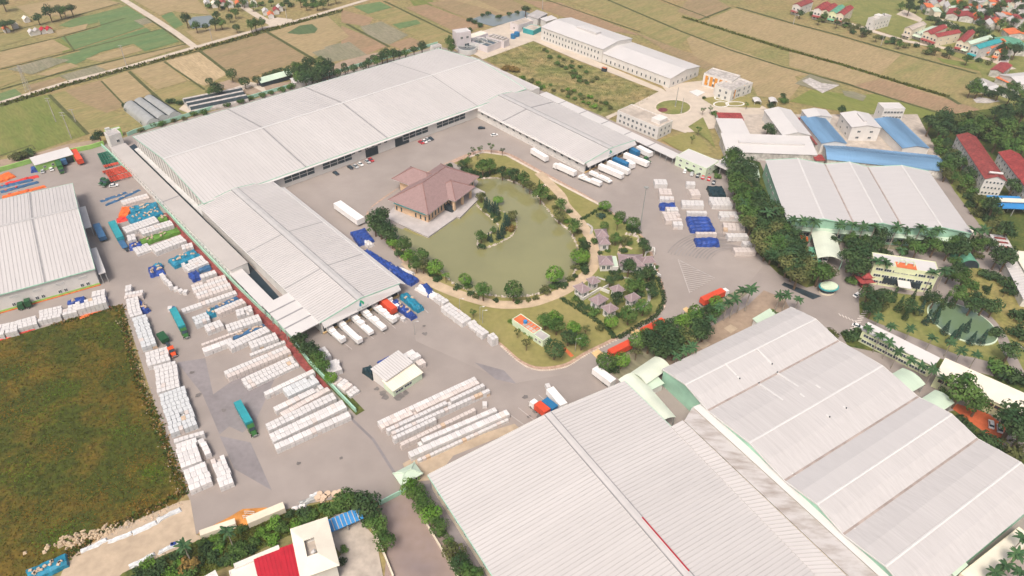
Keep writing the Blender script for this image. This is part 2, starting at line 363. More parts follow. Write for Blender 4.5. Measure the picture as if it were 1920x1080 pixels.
# lanes
strip('dirt_road', [(-60, 210), (0, 193), (130, 153), (240, 125), (365, 89), (500, 51), (560, 38), (640, 14), (700, -4)], 4.5, .05, M['pale_road'])
strip('dirt_road', [(365, 88), (330, 62), (290, 36), (232, 0), (200, -20)], 5.0, .055, M['pale_road'])
strip('dirt_road', [(515, 48), (480, 28), (455, 12)], 6, .056, M['pale_road'])
ground('dirt_road', [(505, 50), (500, 38), (520, 33), (548, 36), (545, 46)], .058, M['pale_road'])
strip('village_road', [(1520, 20), (1572, 38), (1641, 60), (1698, 77), (1785, 93), (1857, 112), (1900, 130)], 6, .05, M['pale_road'])
strip('village_road', [(1880, 118), (1900, 60), (1920, 20)], 7, .054, M['concrete'])
ground('paved_yard', [(1860, 0), (1920, 0), (1920, 40), (1890, 30)], .05, M['concrete'])
for pts in ([(1490, 157), (1518, 139), (1576, 158), (1540, 172)], ):
    ground('slab_ground', pts, .05, M['f_grey'])
ground('slab_ground', [(1504, 152), (1518, 146), (1540, 156), (1574, 160), (1542, 175)], .07, M['concrete'])
ground('bare_patch', [(1578, 170), (1600, 172), (1625, 180), (1618, 190), (1584, 180)], .07, M['f_grey'])
ground('gravel_patch', [(1824, 186), (1838, 182), (1876, 190), (1852, 194), (1830, 193)], .06, M['concrete'])
# ponds beyond the works
ground('farm_pond', [(352, 40), (362, 32), (395, 29), (402, 36), (392, 50), (360, 54)], .05, M['grey_water'])
ground('works_pond', [(885, 36), (918, 24), (936, 33), (980, 20), (1000, 28), (1003, 38), (955, 42), (925, 50), (895, 42)], .05, M['grey_water'])
ground('village_pond', [(1680, 27), (1695, 18), (1712, 25), (1730, 36), (1725, 42)], .05, M['pale_road'])
ground('village_pond', [(1720, 18), (1735, 0), (1750, 0), (1762, 16), (1745, 20)], .05, M['grey_water'])
ground('village_pond', [(1758, 34), (1780, 40), (1800, 50), (1796, 54), (1765, 46)], .05, M['pale_road'])
# ---- works yard
ground('yard', [(-140, 372), (-140, 362), (0, 322), (60, 305), (170, 279), (205, 268), (250, 252), (821, 86), (900, 110), (1010, 165), (1276, 284), (1352, 300), (1440, 288), (1560, 330), (1780, 330), (1860, 450), (1990, 560),
                (2100, 960), (1900, 1100), (1640, 1180), (760, 1180), (715, 945), (700, 936), (650, 932), (560, 948), (470, 978), (368, 1002), (355, 935), (338, 905), (232, 578), (0, 640), (-140, 680)], .05, M['asphalt'])
ground('courtyard', [(525, 345), (888, 216), (1095, 325), (1200, 280), (1340, 320), (1390, 400), (1430, 500), (1380, 560), (1290, 600), (1130, 690), (960, 720), (780, 640), (760, 545), (690, 470)], .07, M['courtyard'])
# newer, darker tarmac and patches
ground('tarmac_patch', [(332, 680), (385, 672), (400, 740), (470, 690), (520, 700), (480, 790), (455, 812), (430, 800), (412, 815), (380, 740)], .075, M['asphalt_dark'])
ground('tarmac_patch', [(412, 818), (470, 830), (510, 920), (440, 880)], .078, M['asphalt_dark'])
ground('painted_gap_shade', [(238, 278), (252, 270), (400, 420), (560, 598), (500, 604), (440, 520)], .08, mat('gap_shade_paint', (.022, .04, .055), .25, .2, .1))  # near-black sheet painting the deep shade between long shed and left wing
ground('tarmac_patch', [(890, 680), (945, 695), (968, 720), (930, 712)], .082, M['asphalt_dark'])
ground('tarmac_patch', [(1465, 535), (1470, 530), (1540, 556), (1524, 562)], .09, M['dark'])
ground('works_road', [(715, 945), (770, 915), (815, 905), (940, 1085), (780, 1085), (735, 1060)], .085, M['asphalt_dark'])
ground('works_road', [(712, 950), (770, 912), (790, 935), (885, 1090), (720, 1090), (728, 1010)], .09, mat('worn_tarmac', (.33, .25, .21), .9, c2=(.21, .17, .165), scale=.05, scale2=.4, detail=9, thr=(.35, .65), v2=.1))
ground('forecourt', [(590, 975), (660, 958), (705, 1010), (720, 1090), (600, 1090), (640, 1040)], .09, M['old_concrete'])
strip('drain', [(655, 782), (700, 825), (740, 888)], .9, .095, M['asphalt_dark'])
# ---- left: rough meadow, sand track, verge
ground('meadow', [(-200, 690), (0, 638), (90, 612), (226, 572), (240, 640), (262, 720), (300, 800), (325, 870), (345, 925), (330, 945), (190, 1000), (120, 1050), (60, 1100), (-200, 1130)], .06, M['rough_grass'])
ground('sand_track', [(100, 1110), (130, 1045), (200, 1000), (340, 940), (357, 938), (368, 1003), (390, 1010), (240, 1070), (200, 1110)], .065, M['sand_road'])
ground('verge', [(180, 1130), (230, 1075), (380, 1010), (470, 982), (560, 952), (650, 936), (690, 945), (690, 970), (620, 985), (590, 980), (530, 1010), (380, 1085), (340, 1130)], .075, M['verge'])
ground('spilt_soil', [(372, 1000), (430, 970), (455, 955), (500, 952), (520, 962), (480, 972), (470, 985), (380, 1005)], .08, M['orange_dirt'])
ground('dirt_bank', [(755, 870), (790, 850), (965, 795), (975, 805), (850, 855), (815, 900), (770, 905)], .09, M['sand_road'])
# ---- far side of the main hall
ground('bare_strip', [(0, 318), (0, 300), (60, 290), (120, 272), (180, 262), (200, 268), (168, 276), (60, 303)], .03, M['dirt'])
ground('bare_strip', [(395, 160), (430, 150), (470, 165), (560, 150), (620, 125), (640, 115), (700, 100), (760, 92), (700, 120), (500, 185)], .03, M['dirt'])
ground('farm_lane', [(335, 205), (345, 196), (470, 154), (492, 158), (500, 172), (494, 173), (472, 162), (352, 212)], .04, M['pale_road'])
# ---- new works: scrub field, lanes, roundabout
ground('scrub_field', [(905, 108), (995, 76), (1080, 115), (1240, 172), (1200, 200), (1138, 222), (1010, 168)], .04, M['scrub'])
ground('concrete_lane', [(895, 105), (985, 72), (1010, 62), (1020, 74), (1240, 166), (1262, 180), (1320, 200), (1350, 205), (1440, 206), (1480, 215), (1470, 222), (1360, 214), (1345, 240), (1285, 250), (1240, 235), (1160, 214), (1140, 224), (1135, 219), (1180, 200), (1235, 172), (1080, 112), (1000, 77), (905, 112)], .05, M['pale_road'])
ground('concrete_lane', [(860, 92), (900, 60), (960, 40), (1008, 50), (1020, 68), (985, 74), (898, 106)], .045, M['pale_road'])
ground('concrete_lane', [(1240, 160), (1330, 150), (1345, 175), (1400, 182), (1440, 205), (1340, 210), (1260, 185)], .052, M['pale_road'])
GR = [G(1262+32*math.cos(t*math.pi/14), 202+14*math.sin(t*math.pi/14)) for t in range(28)]
ground('roundabout_kerb', [(1262+35*math.cos(t*math.pi/14), 202+15*math.sin(t*math.pi/14)) for t in range(28)], .2, M['kerb'], th=.15)
ground('roundabout_lawn', [(1262+32*math.cos(t*math.pi/14), 202+13.4*math.sin(t*math.pi/14)) for t in range(28)], .23, M['green_lawn'], th=.15)
ground('flower_bed', [(1243+9*math.cos(t*math.pi/6), 207+4*math.sin(t*math.pi/6)) for t in range(12)], .26, mat('bed', (.17, .05, .06), .9, .3, .8))
ground('lawn', [(1240, 262), (1290, 248), (1318, 262), (1335, 288), (1300, 290), (1270, 280)], .06, M['lawn'])
ground('lawn', [(1290, 238), (1318, 220), (1332, 250), (1342, 280), (1326, 262), (1300, 246)], .07, M['green_lawn'])
ground('lawn', [(1315, 185), (1350, 180), (1400, 182), (1430, 195), (1425, 203), (1340, 200)], .065, M['lawn'])
for (cx_, cy_, rx_, ry_) in ((1350, 184, 10, 4), (1352, 196, 14, 5), (1378, 195, 17, 4)):
    strip('garden_path', [(cx_+rx_*math.cos(t*math.pi/8), cy_+ry_*math.sin(t*math.pi/8)) for t in range(17)], 1.0, .075, M['trim'])
# ---- pond island park
PARK = smooth([(725, 455), (700, 425), (690, 395), (760, 345), (850, 300), (900, 283), (950, 287), (1010, 318), (1125, 382), (1180, 425), (1210, 450), (1235, 510), (1248, 560), (1235, 590), (1160, 635), (1100, 665), (1060, 688), (1010, 694), (975, 680), (940, 650), (860, 590), (800, 545)], 5)
ground('park_kerb', PARK, .16, M['kerb_brick'], th=.12)
PCX, PCY = sum(p[0] for p in PARK)/len(PARK), sum(p[1] for p in PARK)/len(PARK)
ground('park_lawn', [(PCX+(x-PCX)*.975, PCY+(y-PCY)*.972) for x, y in PARK], .19, M['lawn'], th=.12)
ground('restaurant_court', [(690, 395), (760, 345), (845, 304), (880, 320), (900, 345), (740, 440), (722, 450), (700, 425)], .10+.11, M['courtyard'])
ground('garden_lawn', [(1090, 412), (1125, 386), (1180, 425), (1208, 450), (1232, 512), (1242, 560), (1228, 586), (1150, 630), (1058, 560), (1110, 510), (1120, 470)], .21, M['green_lawn'])
strip('park_path', smooth([(1010, 325), (1050, 365), (1060, 385), (1090, 420), (1110, 455), (1117, 490), (1095, 520), (1060, 545), (1020, 562), (985, 571), (935, 572), (890, 562), (840, 545), (800, 525), (760, 492)], 5, False), 5.2, .225, M['dirt_path'])
strip('park_path', [(878, 296), (905, 286), (950, 292), (1035, 338), (1125, 385)], 1.6, .22, M['kerb'])
strip('park_path', [(1018, 350), (1034, 341)], 1.5, .222, M['kerb'])
POND = smooth([(735, 425), (800, 445), (850, 405), (895, 345), (905, 336), (930, 335), (965, 343), (1000, 363), (1020, 385), (1042, 413), (1068, 435), (1082, 465), (1083, 490), (1075, 515), (1050, 535), (1010, 552), (960, 558), (905, 552), (855, 535), (820, 505), (785, 490), (750, 462)], 5)
ground('pond', POND, .24, M['pond_water'])
ISLE = smooth([(893, 372), (905, 370), (915, 385), (930, 395), (960, 405), (968, 420), (962, 440), (945, 452), (920, 463), (900, 465), (898, 450), (925, 436), (935, 425), (915, 405), (898, 390)], 4)
ground('pond_islet', ISLE, .55, M['green_lawn'], th=.4)
strip('garden_path', smooth([(1192, 505), (1200, 530), (1215, 545), (1214, 570), (1185, 582), (1170, 575)], 4, False), 1.3, .23, M['concrete'])
strip('garden_path', smooth([(1118, 520), (1140, 527), (1160, 520), (1185, 525)], 4, False), 1.1, .23, M['concrete'])
strip('garden_path', smooth([(1100, 420), (1110, 428), (1107, 440)], 4, False), 1.1, .23, M['concrete'])
strip('garden_path', smooth([(1160, 478), (1165, 460), (1170, 462), (1185, 468)], 4, False), 1.6, .23, M['dirt_path'])
ground('clay_path', [(1050, 650), (1056, 648), (1076, 668), (1070, 671)], .215, M['orange_roof'])
# ---- lower right: dirt depot, gate, garden
ground('dirt_depot', [(1165, 705), (1190, 690), (1320, 620), (1400, 575), (1432, 545), (1470, 560), (1480, 578), (1240, 700), (1200, 720)], .08, M['dirt'])
ground('tree_bed', [(1140, 695), (1180, 650), (1290, 592), (1390, 540), (1405, 548), (1340, 600), (1250, 660), (1200, 690), (1160, 712)], .10, M['f_grey'])
for pts in ([(1172, 618), (1184, 608), (1200, 622), (1188, 632)], [(1280, 580), (1287, 576), (1298, 584), (1290, 592)], [(1108, 662), (1120, 654), (1134, 666), (1120, 674)]):
    ground('speed_hump', pts, .16, M['yellow_paint'], th=.09)
for pts in ([(1357, 616), (1370, 609), (1383, 617), (1370, 626)], [(1306, 648), (1322, 638), (1332, 646), (1318, 656)]):
    ground('paved_pad', pts, .12, M['sand_road'])
ground('tree_belt_ground', [(1352, 300), (1372, 290), (1425, 305), (1470, 420), (1525, 480), (1530, 535), (1512, 540), (1460, 515), (1425, 480), (1392, 400)], .09, M['verge'])
ground('tree_belt_ground', [(1440, 412), (1480, 405), (1840, 430), (1850, 470), (1780, 475), (1620, 465), (1500, 440)], .09, M['f_grey'])
ground('gate_lawn', [(1468, 512), (1490, 490), (1525, 520), (1512, 540)], .10, M['green_lawn'])
ground('oval_garden', [(1610, 560), (1640, 545), (1760, 560), (1820, 570), (1900, 640), (1990, 720), (1990, 740), (1900, 690), (1800, 668), (1640, 604), (1612, 590)], .09, M['green_lawn'])
ground('mound_lawn', [(1800, 510), (1830, 500), (1900, 530), (1990, 600), (1990, 700), (1900, 640), (1840, 590), (1810, 560)], .11, mat('mound', (.20, .195, .06), .95, c2=(.27, .225, .085), scale=.1, scale2=.6))
ground('verge', [(1575, 625), (1610, 612), (1700, 640), (1800, 690), (1990, 740), (1990, 800), (1800, 710), (1640, 660), (1590, 650)], .085, M['verge'])
strip('garden_road', smooth([(1605, 600), (1640, 612), (1700, 640), (1760, 665), (1830, 680), (1900, 700), (1960, 716)], 4, False), 5, .10, M['asphalt'])
strip('garden_road', smooth([(1770, 560), (1830, 580), (1870, 620), (1890, 660), (1910, 700)], 4, False), 4.5, .115, M['asphalt'])
OVAL = [(1804+66*math.cos(t*math.pi/20)+10*math.sin(t*math.pi/20), 610+36*math.sin(t*math.pi/20)+20*math.cos(t*math.pi/20)-2) for t in range(40)]
ground('oval_pond_kerb', OVAL, .5, M['pale_green_wall'], th=.45)
ground('oval_pond', [(1806+(x-1806)*.965, 608+(y-608)*.95) for x, y in OVAL], .53, M['green_water'])
ground('plaza', [(1782, 765), (1795, 758), (1850, 775), (1885, 800), (1880, 835), (1830, 800)], .09, M['plaza'])
ground('verge', [(1770, 775), (1790, 770), (1880, 838), (1930, 870), (1990, 800), (1990, 960), (1900, 880), (1800, 810)], .08, M['verge'])
# ---- far right: road, old works compound, wooded slope
ground('works_floor', [(1340, 215), (1720, 215), (1765, 300), (1400, 300)], .055, M['old_concrete'])
ground('grass_bank', [(1765, 318), (1800, 330), (1860, 400), (1880, 440), (1850, 440), (1790, 360)], .075, M['f_bright'])
# ------------------------------------------------------------------ building kit
def facing(root, n):
    "does the wall with local outward normal n look towards the flight path?"
    wn = Matrix.Rotation(root.rotation_euler.z, 3, 'Z') @ Vector((n[0], n[1], 0)); return wn.dot(Vector((-root.location.x, -root.location.y, 0))) > 0
WIN = {}
def win_mesh(wd, ht, frame_m='trim', glass_m='glass', cols=2):
    k = (round(wd, 2), round(ht, 2), frame_m, glass_m, cols)
    if k not in WIN:
        t = min(.12, wd*.1); mb = MB()
        mb.box(-wd/2, wd/2, -.10, .02, 0, t); mb.box(-wd/2, wd/2, -.10, .02, ht-t, ht)
        for i in range(cols+1):
            x = -wd/2+t/2+(wd-t)*i/cols; mb.box(x-t/2, x+t/2, -.095, .015, t, ht-t)
        mb.box(-wd/2+t*.5, wd/2-t*.5, -.05, -.01, t*.5, ht-t*.5, 1)
        WIN[k] = mb.mesh('window', [M[frame_m], M[glass_m]])
    return WIN[k]
def put_windows(root, side, L, W, xs, z, wd, ht, frame_m='trim', glass_m='glass', cols=2, name='window'):
    "windows on wall side 'u0','u1' (x=0/L) or 'v0','v1' (y=0/W); xs are distances along the wall"
    me = win_mesh(wd, ht, frame_m, glass_m, cols)
    for x in xs:
        loc, rz = {'v0': ((x, -.04, z), 0), 'v1': ((x, W+.04, z), math.pi), 'u0': ((-.04, x, z), -math.pi/2), 'u1': ((L+.04, x, z), math.pi/2)}[side]
        link(name, me, root, loc, (0, 0, rz))
def rows(L, n, margin=2.0):
    return [margin+(L-2*margin)*(i+.5)/n for i in range(n)]
def auto_windows(root, L, W, floors, sp, wd=1.2, ht=1.5, z0=1.0, fh=3.2, margin=1.2, **k):
    for side, n, ln in (('v0', (0, -1), L), ('v1', (0, 1), L), ('u0', (-1, 0), W), ('u1', (1, 0), W)):
        if facing(root, n):
            c = max(1, int((ln-2*margin)/sp))
            for f in range(floors): put_windows(root, side, L, W, rows(ln, c, margin), z0+f*fh, wd, ht, **k)
def roof_sheet(root, e0, e1, r1, r0, m, nsec=1, rib=1.4, ribm='rib', th=.22, seam=True, fr=None):
    "one roof plane from eave line e0-e1 to ridge line r0-r1, cut into panels, with standing ribs down the slope"
    e0, e1, r1, r0 = map(Vector, (e0, e1, r1, r0)); n = (e1-e0).cross(r0-e0).normalized()
    if n.z < 0: n = -n
    fr = fr or [i/nsec for i in range(nsec+1)]
    L = (e1-e0).length
    for a, b in zip(fr, fr[1:]):
        g = .14/L if seam else 0
        a2, b2 = a+(g if a > 0 else 0), b-(g if b < 1 else 0)
        MB().slab([e0.lerp(e1, a2), e0.lerp(e1, b2), r0.lerp(r1, b2), r0.lerp(r1, a2)], th).build('roof_panel', m if not isinstance(m, list) else m[fr.index(a) % len(m)], root)
    if seam and len(fr) > 2:
        for a in fr[1:-1]:
            mb = MB(); d = (e1-e0).normalized()*.38; p, q = e0.lerp(e1, a), r0.lerp(r1, a)
            mb.slab([p-d+n*.07, p+d+n*.07, q+d+n*.07, q-d+n*.07], .12); mb.build('roof_seam', M['seam'], root)
    if rib:
        mb = MB(); k = int(L/rib); d = (e1-e0).normalized()*.12
        for i in range(1, k):
            t = i/k; p, q = e0.lerp(e1, t)+n*.10, r0.lerp(r1, t)+n*.10
            mb.slab([p-d, p+d, q+d, q-d], .13)
        tag(mb.build('roof_rib', M[ribm], root), kind='stuff')
def hall(name, label, cat, p0, p1, p3, ze, zr, spans=((0, .5, 1),), wall='white_wall', roof='white_roof', nsec=1, rib=1.4, oh=.6, ridge='ridge', yaw=None, frs=None, group=None, valley='gutter', zes=None, gable_trim=None, eave_trim=None, ridge_w=1.0, roof_mats=None, ribm='rib', walls=True, Wset=None, bow=0.0):
    "hall with parallel gables: spans are (eave, ridge, eave) fractions across p0-p1, ridges run towards p3"
    org, rz, L, W = frame(p0, p1, p3, ze, yaw)
    if Wset: org = org+Vector((-math.sin(rz), math.cos(rz), 0))*(W-Wset); W = Wset
    t = thing(name, label, cat, org, rz, group)
    prof = []
    for a, b, c in spans: prof += [(a*L, ze), ((a+b)/2*L, (ze+zr)/2+bow), (b*L, zr), ((b+c)/2*L, (ze+zr)/2+bow), (c*L, ze)]
    if walls:
        mb = MB(); pr = [(0, ze)]
        for x, z in prof:
            if abs(x-pr[-1][0]) > .01: pr.append((x, z-.25))
        pr[0] = (0, ze-.25)
        k = len(pr); vs = []; fs = []
        for y in (.0, W):
            vs += [(0, y, 0)]+[(x, y, z) for x, z in pr]+[(L, y, 0)]
        n = k+2; fs = [tuple(range(n)), tuple(range(2*n-1, n-1, -1)), (0, n, n+1, 1), (n-2, 2*n-2, 2*n-1, n-1)]
        mb.add(vs, fs); mb.build('wall', M[wall], t)
    rm = roof_mats or [roof]
    for i, (a, b, c) in enumerate(spans):
        x0 = a*L-(oh if i == 0 else 0); x1 = c*L+(oh if i == len(spans)-1 else 0); xr = b*L
        s0 = (zr-ze)/max(.01, (xr-a*L)); z0 = ze-(oh*s0 if i == 0 else 0); s1 = (zr-ze)/max(.01, (c*L-xr)); z1 = ze-(oh*s1 if i == len(spans)-1 else 0)
        for xe, z_e, sl, mi in ((x0, z0, s0, 2*i), (x1, z1, s1, 2*i+1)):
            mm = M[rm[mi % len(rm)]]
            if bow:
                xm = ((a if mi == 2*i else c)*L+xr)/2; zm = (ze+zr)/2+bow
                roof_sheet(t, (xe, -oh, z_e), (xe, W+oh, z_e), (xm, W+oh, zm), (xm, -oh, zm), mm, nsec, rib, ribm, fr=frs); roof_sheet(t, (xm, -oh, zm), (xm, W+oh, zm), (xr, W+oh, zr), (xr, -oh, zr), mm, nsec, rib, ribm, fr=frs)
            else: roof_sheet(t, (xe, -oh, z_e), (xe, W+oh, z_e), (xr, W+oh, zr), (xr, -oh, zr), mm, nsec, rib, ribm, fr=frs)
        if ridge:
            rb = MB(); s = ridge_w
            rb.add([(xr-s, -oh-.02, zr-s*s0+.16), (xr, -oh-.02, zr+.2), (xr+s, -oh-.02, zr-s*s1+.16), (xr-s, W+oh+.02, zr-s*s0+.16), (xr, W+oh+.02, zr+.2), (xr+s, W+oh+.02, zr-s*s1+.16)], [(0, 1, 4, 3), (1, 2, 5, 4), (0, 2, 1), (3, 4, 5)])
            rb.build('ridge_cap', M[ridge], t)
            if ridge_w >= 1.2:
                for sg, sl in ((-1, s0), (1, s1)):
                    xx = xr+sg*(s+.12); zz = zr-(s+.12)*sl; MB().box(xx-.16, xx+.16, -oh, W+oh, zz-.1, zz+.24).build('ridge_flashing', M['seam'], t)
        if gable_trim:
            for y, sg in ((-oh, -1), (W+oh, 1)):
                for xa, za, xb, zb in ((x0, z0, xr, zr), (xr, zr, x1, z1)):
                    ya, yb = sorted((y+sg*.02, y+sg*.14)); mb = MB()
                    mb.hexa([(xa, ya, za-.3), (xb, ya, zb-.3), (xb, yb, zb-.3), (xa, yb, za-.3)], [(xa, ya, za+.25), (xb, ya, zb+.25), (xb, yb, zb+.25), (xa, yb, za+.25)]); mb.build('gable_trim', M[gable_trim], t)
        if i < len(spans)-1 and valley:
            MB().box(c*L-.35, c*L+.35, -oh-.05, W+oh+.05, ze-.15, ze+.2).build('valley_gutter', M[valley], t)
    if eave_trim:
        for x in (-oh-.2, L+oh): MB().box(x, x+.2, -oh, W+oh, ze-.45, ze+.0).build('eave_gutter', M[eave_trim], t)
    t['L'] = L; t['W'] = W
    return t, L, W
def flat(name, label, cat, p0, p1, p3, h, wall='white_wall', top='old_concrete', para=.5, yaw=None, group=None, z0=0):
    "flat roofed block with a parapet, roof corners given in photograph positions"
    org, rz, L, W = frame(p0, p1, p3, h, yaw); t = thing(name, label, cat, org, rz, group)
    MB().box(0, L, 0, W, z0, h-para).build('wall', M[wall], t)
    MB().box(.25, L-.25, .25, W-.25, h-para+.002, h-para+.08).build('roof', M[top], t)
    if para:
        mb = MB(); mb.box(0, L, 0, .25, h-para, h); mb.box(0, L, W-.25, W, h-para, h); mb.box(0, .25, .25, W-.25, h-para, h); mb.box(L-.25, L, .25, W-.25, h-para, h); mb.build('parapet', M[wall], t)
    return t, L, W
def canopy(name, label, cat, p0, p1, p3, h, m='white_roof', drop=.0, posts=True, rib=0, nsec=1, th=.35, yaw=None, post_m='steel', nx=4, fr=None, arch=0):
    "open roof on posts; drop lowers the far long edge"
    org, rz, L, W = frame(p0, p1, p3, h, yaw); t = thing(name, label, cat, org, rz)
    if arch:
        k = 10; me = MB()
        for i in range(k):
            y0, y1 = W*i/k, W*(i+1)/k; z0 = h-arch+arch*math.sin(math.pi*i/k); z1 = h-arch+arch*math.sin(math.pi*(i+1)/k)
            me.slab([(0, y0, z0), (L, y0, z0), (L, y1, z1), (0, y1, z1)], .15)
        me.build('roof', M[m], t)
        if rib:
            rb = MB()
            for j in range(1, int(L/rib)):
                x = j*rib
                for i in range(k):
                    y0, y1 = W*i/k, W*(i+1)/k; z0 = h-arch+arch*math.sin(math.pi*i/k)+.06; z1 = h-arch+arch*math.sin(math.pi*(i+1)/k)+.06
                    rb.slab([(x-.08, y0, z0), (x+.08, y0, z0), (x+.08, y1, z1), (x-.08, y1, z1)], .1)
            tag(rb.build('roof_rib', M['rib'], t), kind='stuff')
        h = h-arch
    else:
        roof_sheet(t, (0, W, h-drop), (L, W, h-drop), (L, 0, h), (0, 0, h), M[m], nsec, rib, th=th, fr=fr)
    if posts:
        for i in range(nx):
            for y in (.4, W-.4):
                x = .4+(L-.8)*i/(nx-1); MB().box(x-.15, x+.15, y-.15, y+.15, 0, h-drop-th-.02 if y > 1 else h-th-.02).build('post', M[post_m], t)
    return t, L, W
YA, YW = R(-46.8), R(-57.0)          # yaw of the hall complex and of the near factory
# ------------------------------------------------------------------ main complex
t, L, W = hall('main_warehouse', 'vast pale metal roofed hall, longest building, behind the courtyard', 'warehouse', (383, 379), (252.5, 256), (987, 168), 8, 13, spans=((0, .5, 1),), nsec=4, oh=.8, ridge_w=.7, ridge='ridge_white', gable_trim='mint_trim', eave_trim='mint_trim', rib=1.75, yaw=YA+math.pi, wall='white_wall', frs=[0, .19, .5, .74, 1])
MAIN = t
# wall bays along the courtyard front (local x=0 side) : dark glazed bays, piers and openings
def px_local(root, px, py, z):
    return root.matrix_world.inverted() @ G(px, py, z)
bpy.context.view_layer.update()
def bay(root, side, L, W, a, b, z0, z1, nx, nz, nm='window_bay'):
    "ribbon of glazing with mullions"
    mb = MB(); wd = b-a
    mb.box(0, wd, -.06, .03, z0, z1, 1)
    for i in range(nx+1): x = (wd-.25)*i/nx; mb.box(x, x+.25, -.16, .0, z0, z1)
    for j in range(nz+1): z = z0+(z1-z0-.25)*j/nz; mb.box(0, wd, -.14, .0, z, z+.25)
    loc, rz = {'v0': ((a, 0, 0), 0), 'v1': ((b, W, 0), math.pi), 'u0': ((0, b, 0), -math.pi/2), 'u1': ((L, a, 0), math.pi/2)}[side]
    return mb.build(nm, [M['trim'], M['glass']], root, loc=loc, rot=(0, 0, rz))
def along(root, px, py, axis=1, z=3):
    return px_local(root, px, py, z)[axis]
side = 'u0'
for x0, x1, y in ((527, 588, 330), (600, 658, 305), (768, 815, 262), (830, 888, 238)):
    a, b = sorted((along(MAIN, x0, y+8), along(MAIN, x1, y-10)))
    bay(MAIN, side, L, W, a, b, 2.2, 6.3, max(3, int((b-a)/4)), 2)
for x0, x1, y in ((692, 716, 292), (738, 766, 266)):
    a, b = sorted((along(MAIN, x0, y), along(MAIN, x1, y-8)))
    MB().box(-.1, .05, a, b, 0.1, 5.2).build('doorway', M['dark'], MAIN)
a, b = sorted((along(MAIN, 660, 300), along(MAIN, 735, 275)))
for i in range(6): put_windows(MAIN, side, L, W, [a+(b-a)*(i+.5)/6], 5, 2.2, 1.0)
# front canopy strip over the courtyard wall
MB().slab([(-2.0, 26, 7.2), (-2.0, W-1, 7.2), (-.85, W-1, 7.7), (-.85, 26, 7.7)], .2).build('eave_canopy', M['pale_roof'], MAIN)
# left gable wall: low annex and wall ribs
MB().slab([(0, -2.4, 1.0), (L, -2.4, 1.0), (L, -.1, 1.4), (0, -.1, 1.4)] if facing(MAIN, (0, -1)) else [(0, W+2.4, 1.0), (L, W+2.4, 1.0), (L, W+.1, 1.4), (0, W+.1, 1.4)], .25).build('annex_roof', M['grey_wall'], MAIN)
ys = (-2.2, 0) if facing(MAIN, (0, -1)) else (W, W+2.2)
MB().box(.2, L-.2, ys[0], ys[1], 0, .7).build('annex_wall', M['white_wall'], MAIN)
for i in range(22):
    x = L*(i+.5)/22; h = 8+5*(1-abs(2*x/L-1)); yy = (-.18, 0) if ys[0] < 0 else (W, W+.18)
    MB().box(x-.2, x+.2, yy[0], yy[1], 1.45, h-.4).build('wall_batten', M['seam'], MAIN)
# wings
t, L, W = hall('warehouse_wing', 'pale roofed wing beside the white canopy, green triangle logo on its gable', 'warehouse', (600.8, 602), (746, 532), (377.5, 385), 7, 9.2, nsec=3, oh=.7, ridge_w=1.6, gable_trim='mint_trim', eave_trim='trim', yaw=R(43.2), frs=[0, .25, .55, 1], roof='white_roof')
LW = t; LWd = (L, W)
t, L, W = hall('warehouse_wing', 'pale roofed wing behind the lawn, green triangle logo on its gable', 'warehouse', (1097, 304), (1192, 264), (887, 202), 7, 9.0, nsec=2, oh=.7, ridge_w=1.6, gable_trim='mint_trim', eave_trim='trim', yaw=R(43.2), frs=[0, .72, 1], roof='white_roof')
RW = t; RWd = (L, W)
def logo(root, x, z, s, word):
    lg = MB(); zt = 9.0; ty, tz = 1.55, zt-5.0; ln = math.hypot(ty, tz); ty /= ln; tz /= ln; py0 = -2.3+ty*(z-5.0)/tz
    def pt(px, py): return (x+px*s, py0+ty*py*s-tz*.16, z+tz*py*s+ty*.16)
    def pt2(px, py): return (x+px*s, py0+ty*py*s-tz*.06, z+tz*py*s+ty*.06)
    def slabp(poly, mi):
        k = len(poly); vs = [pt(*p) for p in poly]+[pt2(*p) for p in poly]
        lg.add(vs, [tuple(range(k)), tuple(range(2*k-1, k-1, -1))]+[(i, (i+1) % k, (i+1) % k+k, i+k) for i in range(k)], mi)
    # arched triangle: blue left limb, dark green crown, green right limb
    slabp([(-1.05, -.75), (-.6, -1.0), (-.3, -.8), (-.15, -.1), (-.45, .55), (-.75, .1)], 1)
    slabp([(-.45, .55), (-.15, -.1), (.0, .25), (.25, .2), (.85, .25), (.35, .95), (0, 1.1), (-.25, .95)], 0)
    slabp([(.25, .2), (.85, .25), (1.05, -.1), (.85, -.6), (.45, -.75), (.3, -.35)], 0)
    lg.build('logo', [mat('logo_green', (.02, .33, .16), .5, .05, 1), mat('logo_blue', (.01, .20, .33), .5, .05, 1)], root)
    cu = bpy.data.curves.new('lettering', 'FONT'); cu.body = word; cu.size = s*.95; cu.extrude = .02; cu.align_x = 'CENTER'; cu.space_character = 1.25
    tmp = bpy.data.objects.new('lettering_curve', cu); col.objects.link(tmp); bpy.context.view_layer.update()
    me = bpy.data.meshes.new_from_object(tmp.evaluated_get(bpy.context.evaluated_depsgraph_get())); bpy.data.objects.remove(tmp)
    me.materials.clear(); me.materials.append(mat('letter', (.20, .27, .27), .6, .05, 1))
    q = pt(0, -2.0); link('lettering', me, root, q, (math.atan2(tz, ty), 0, 0))
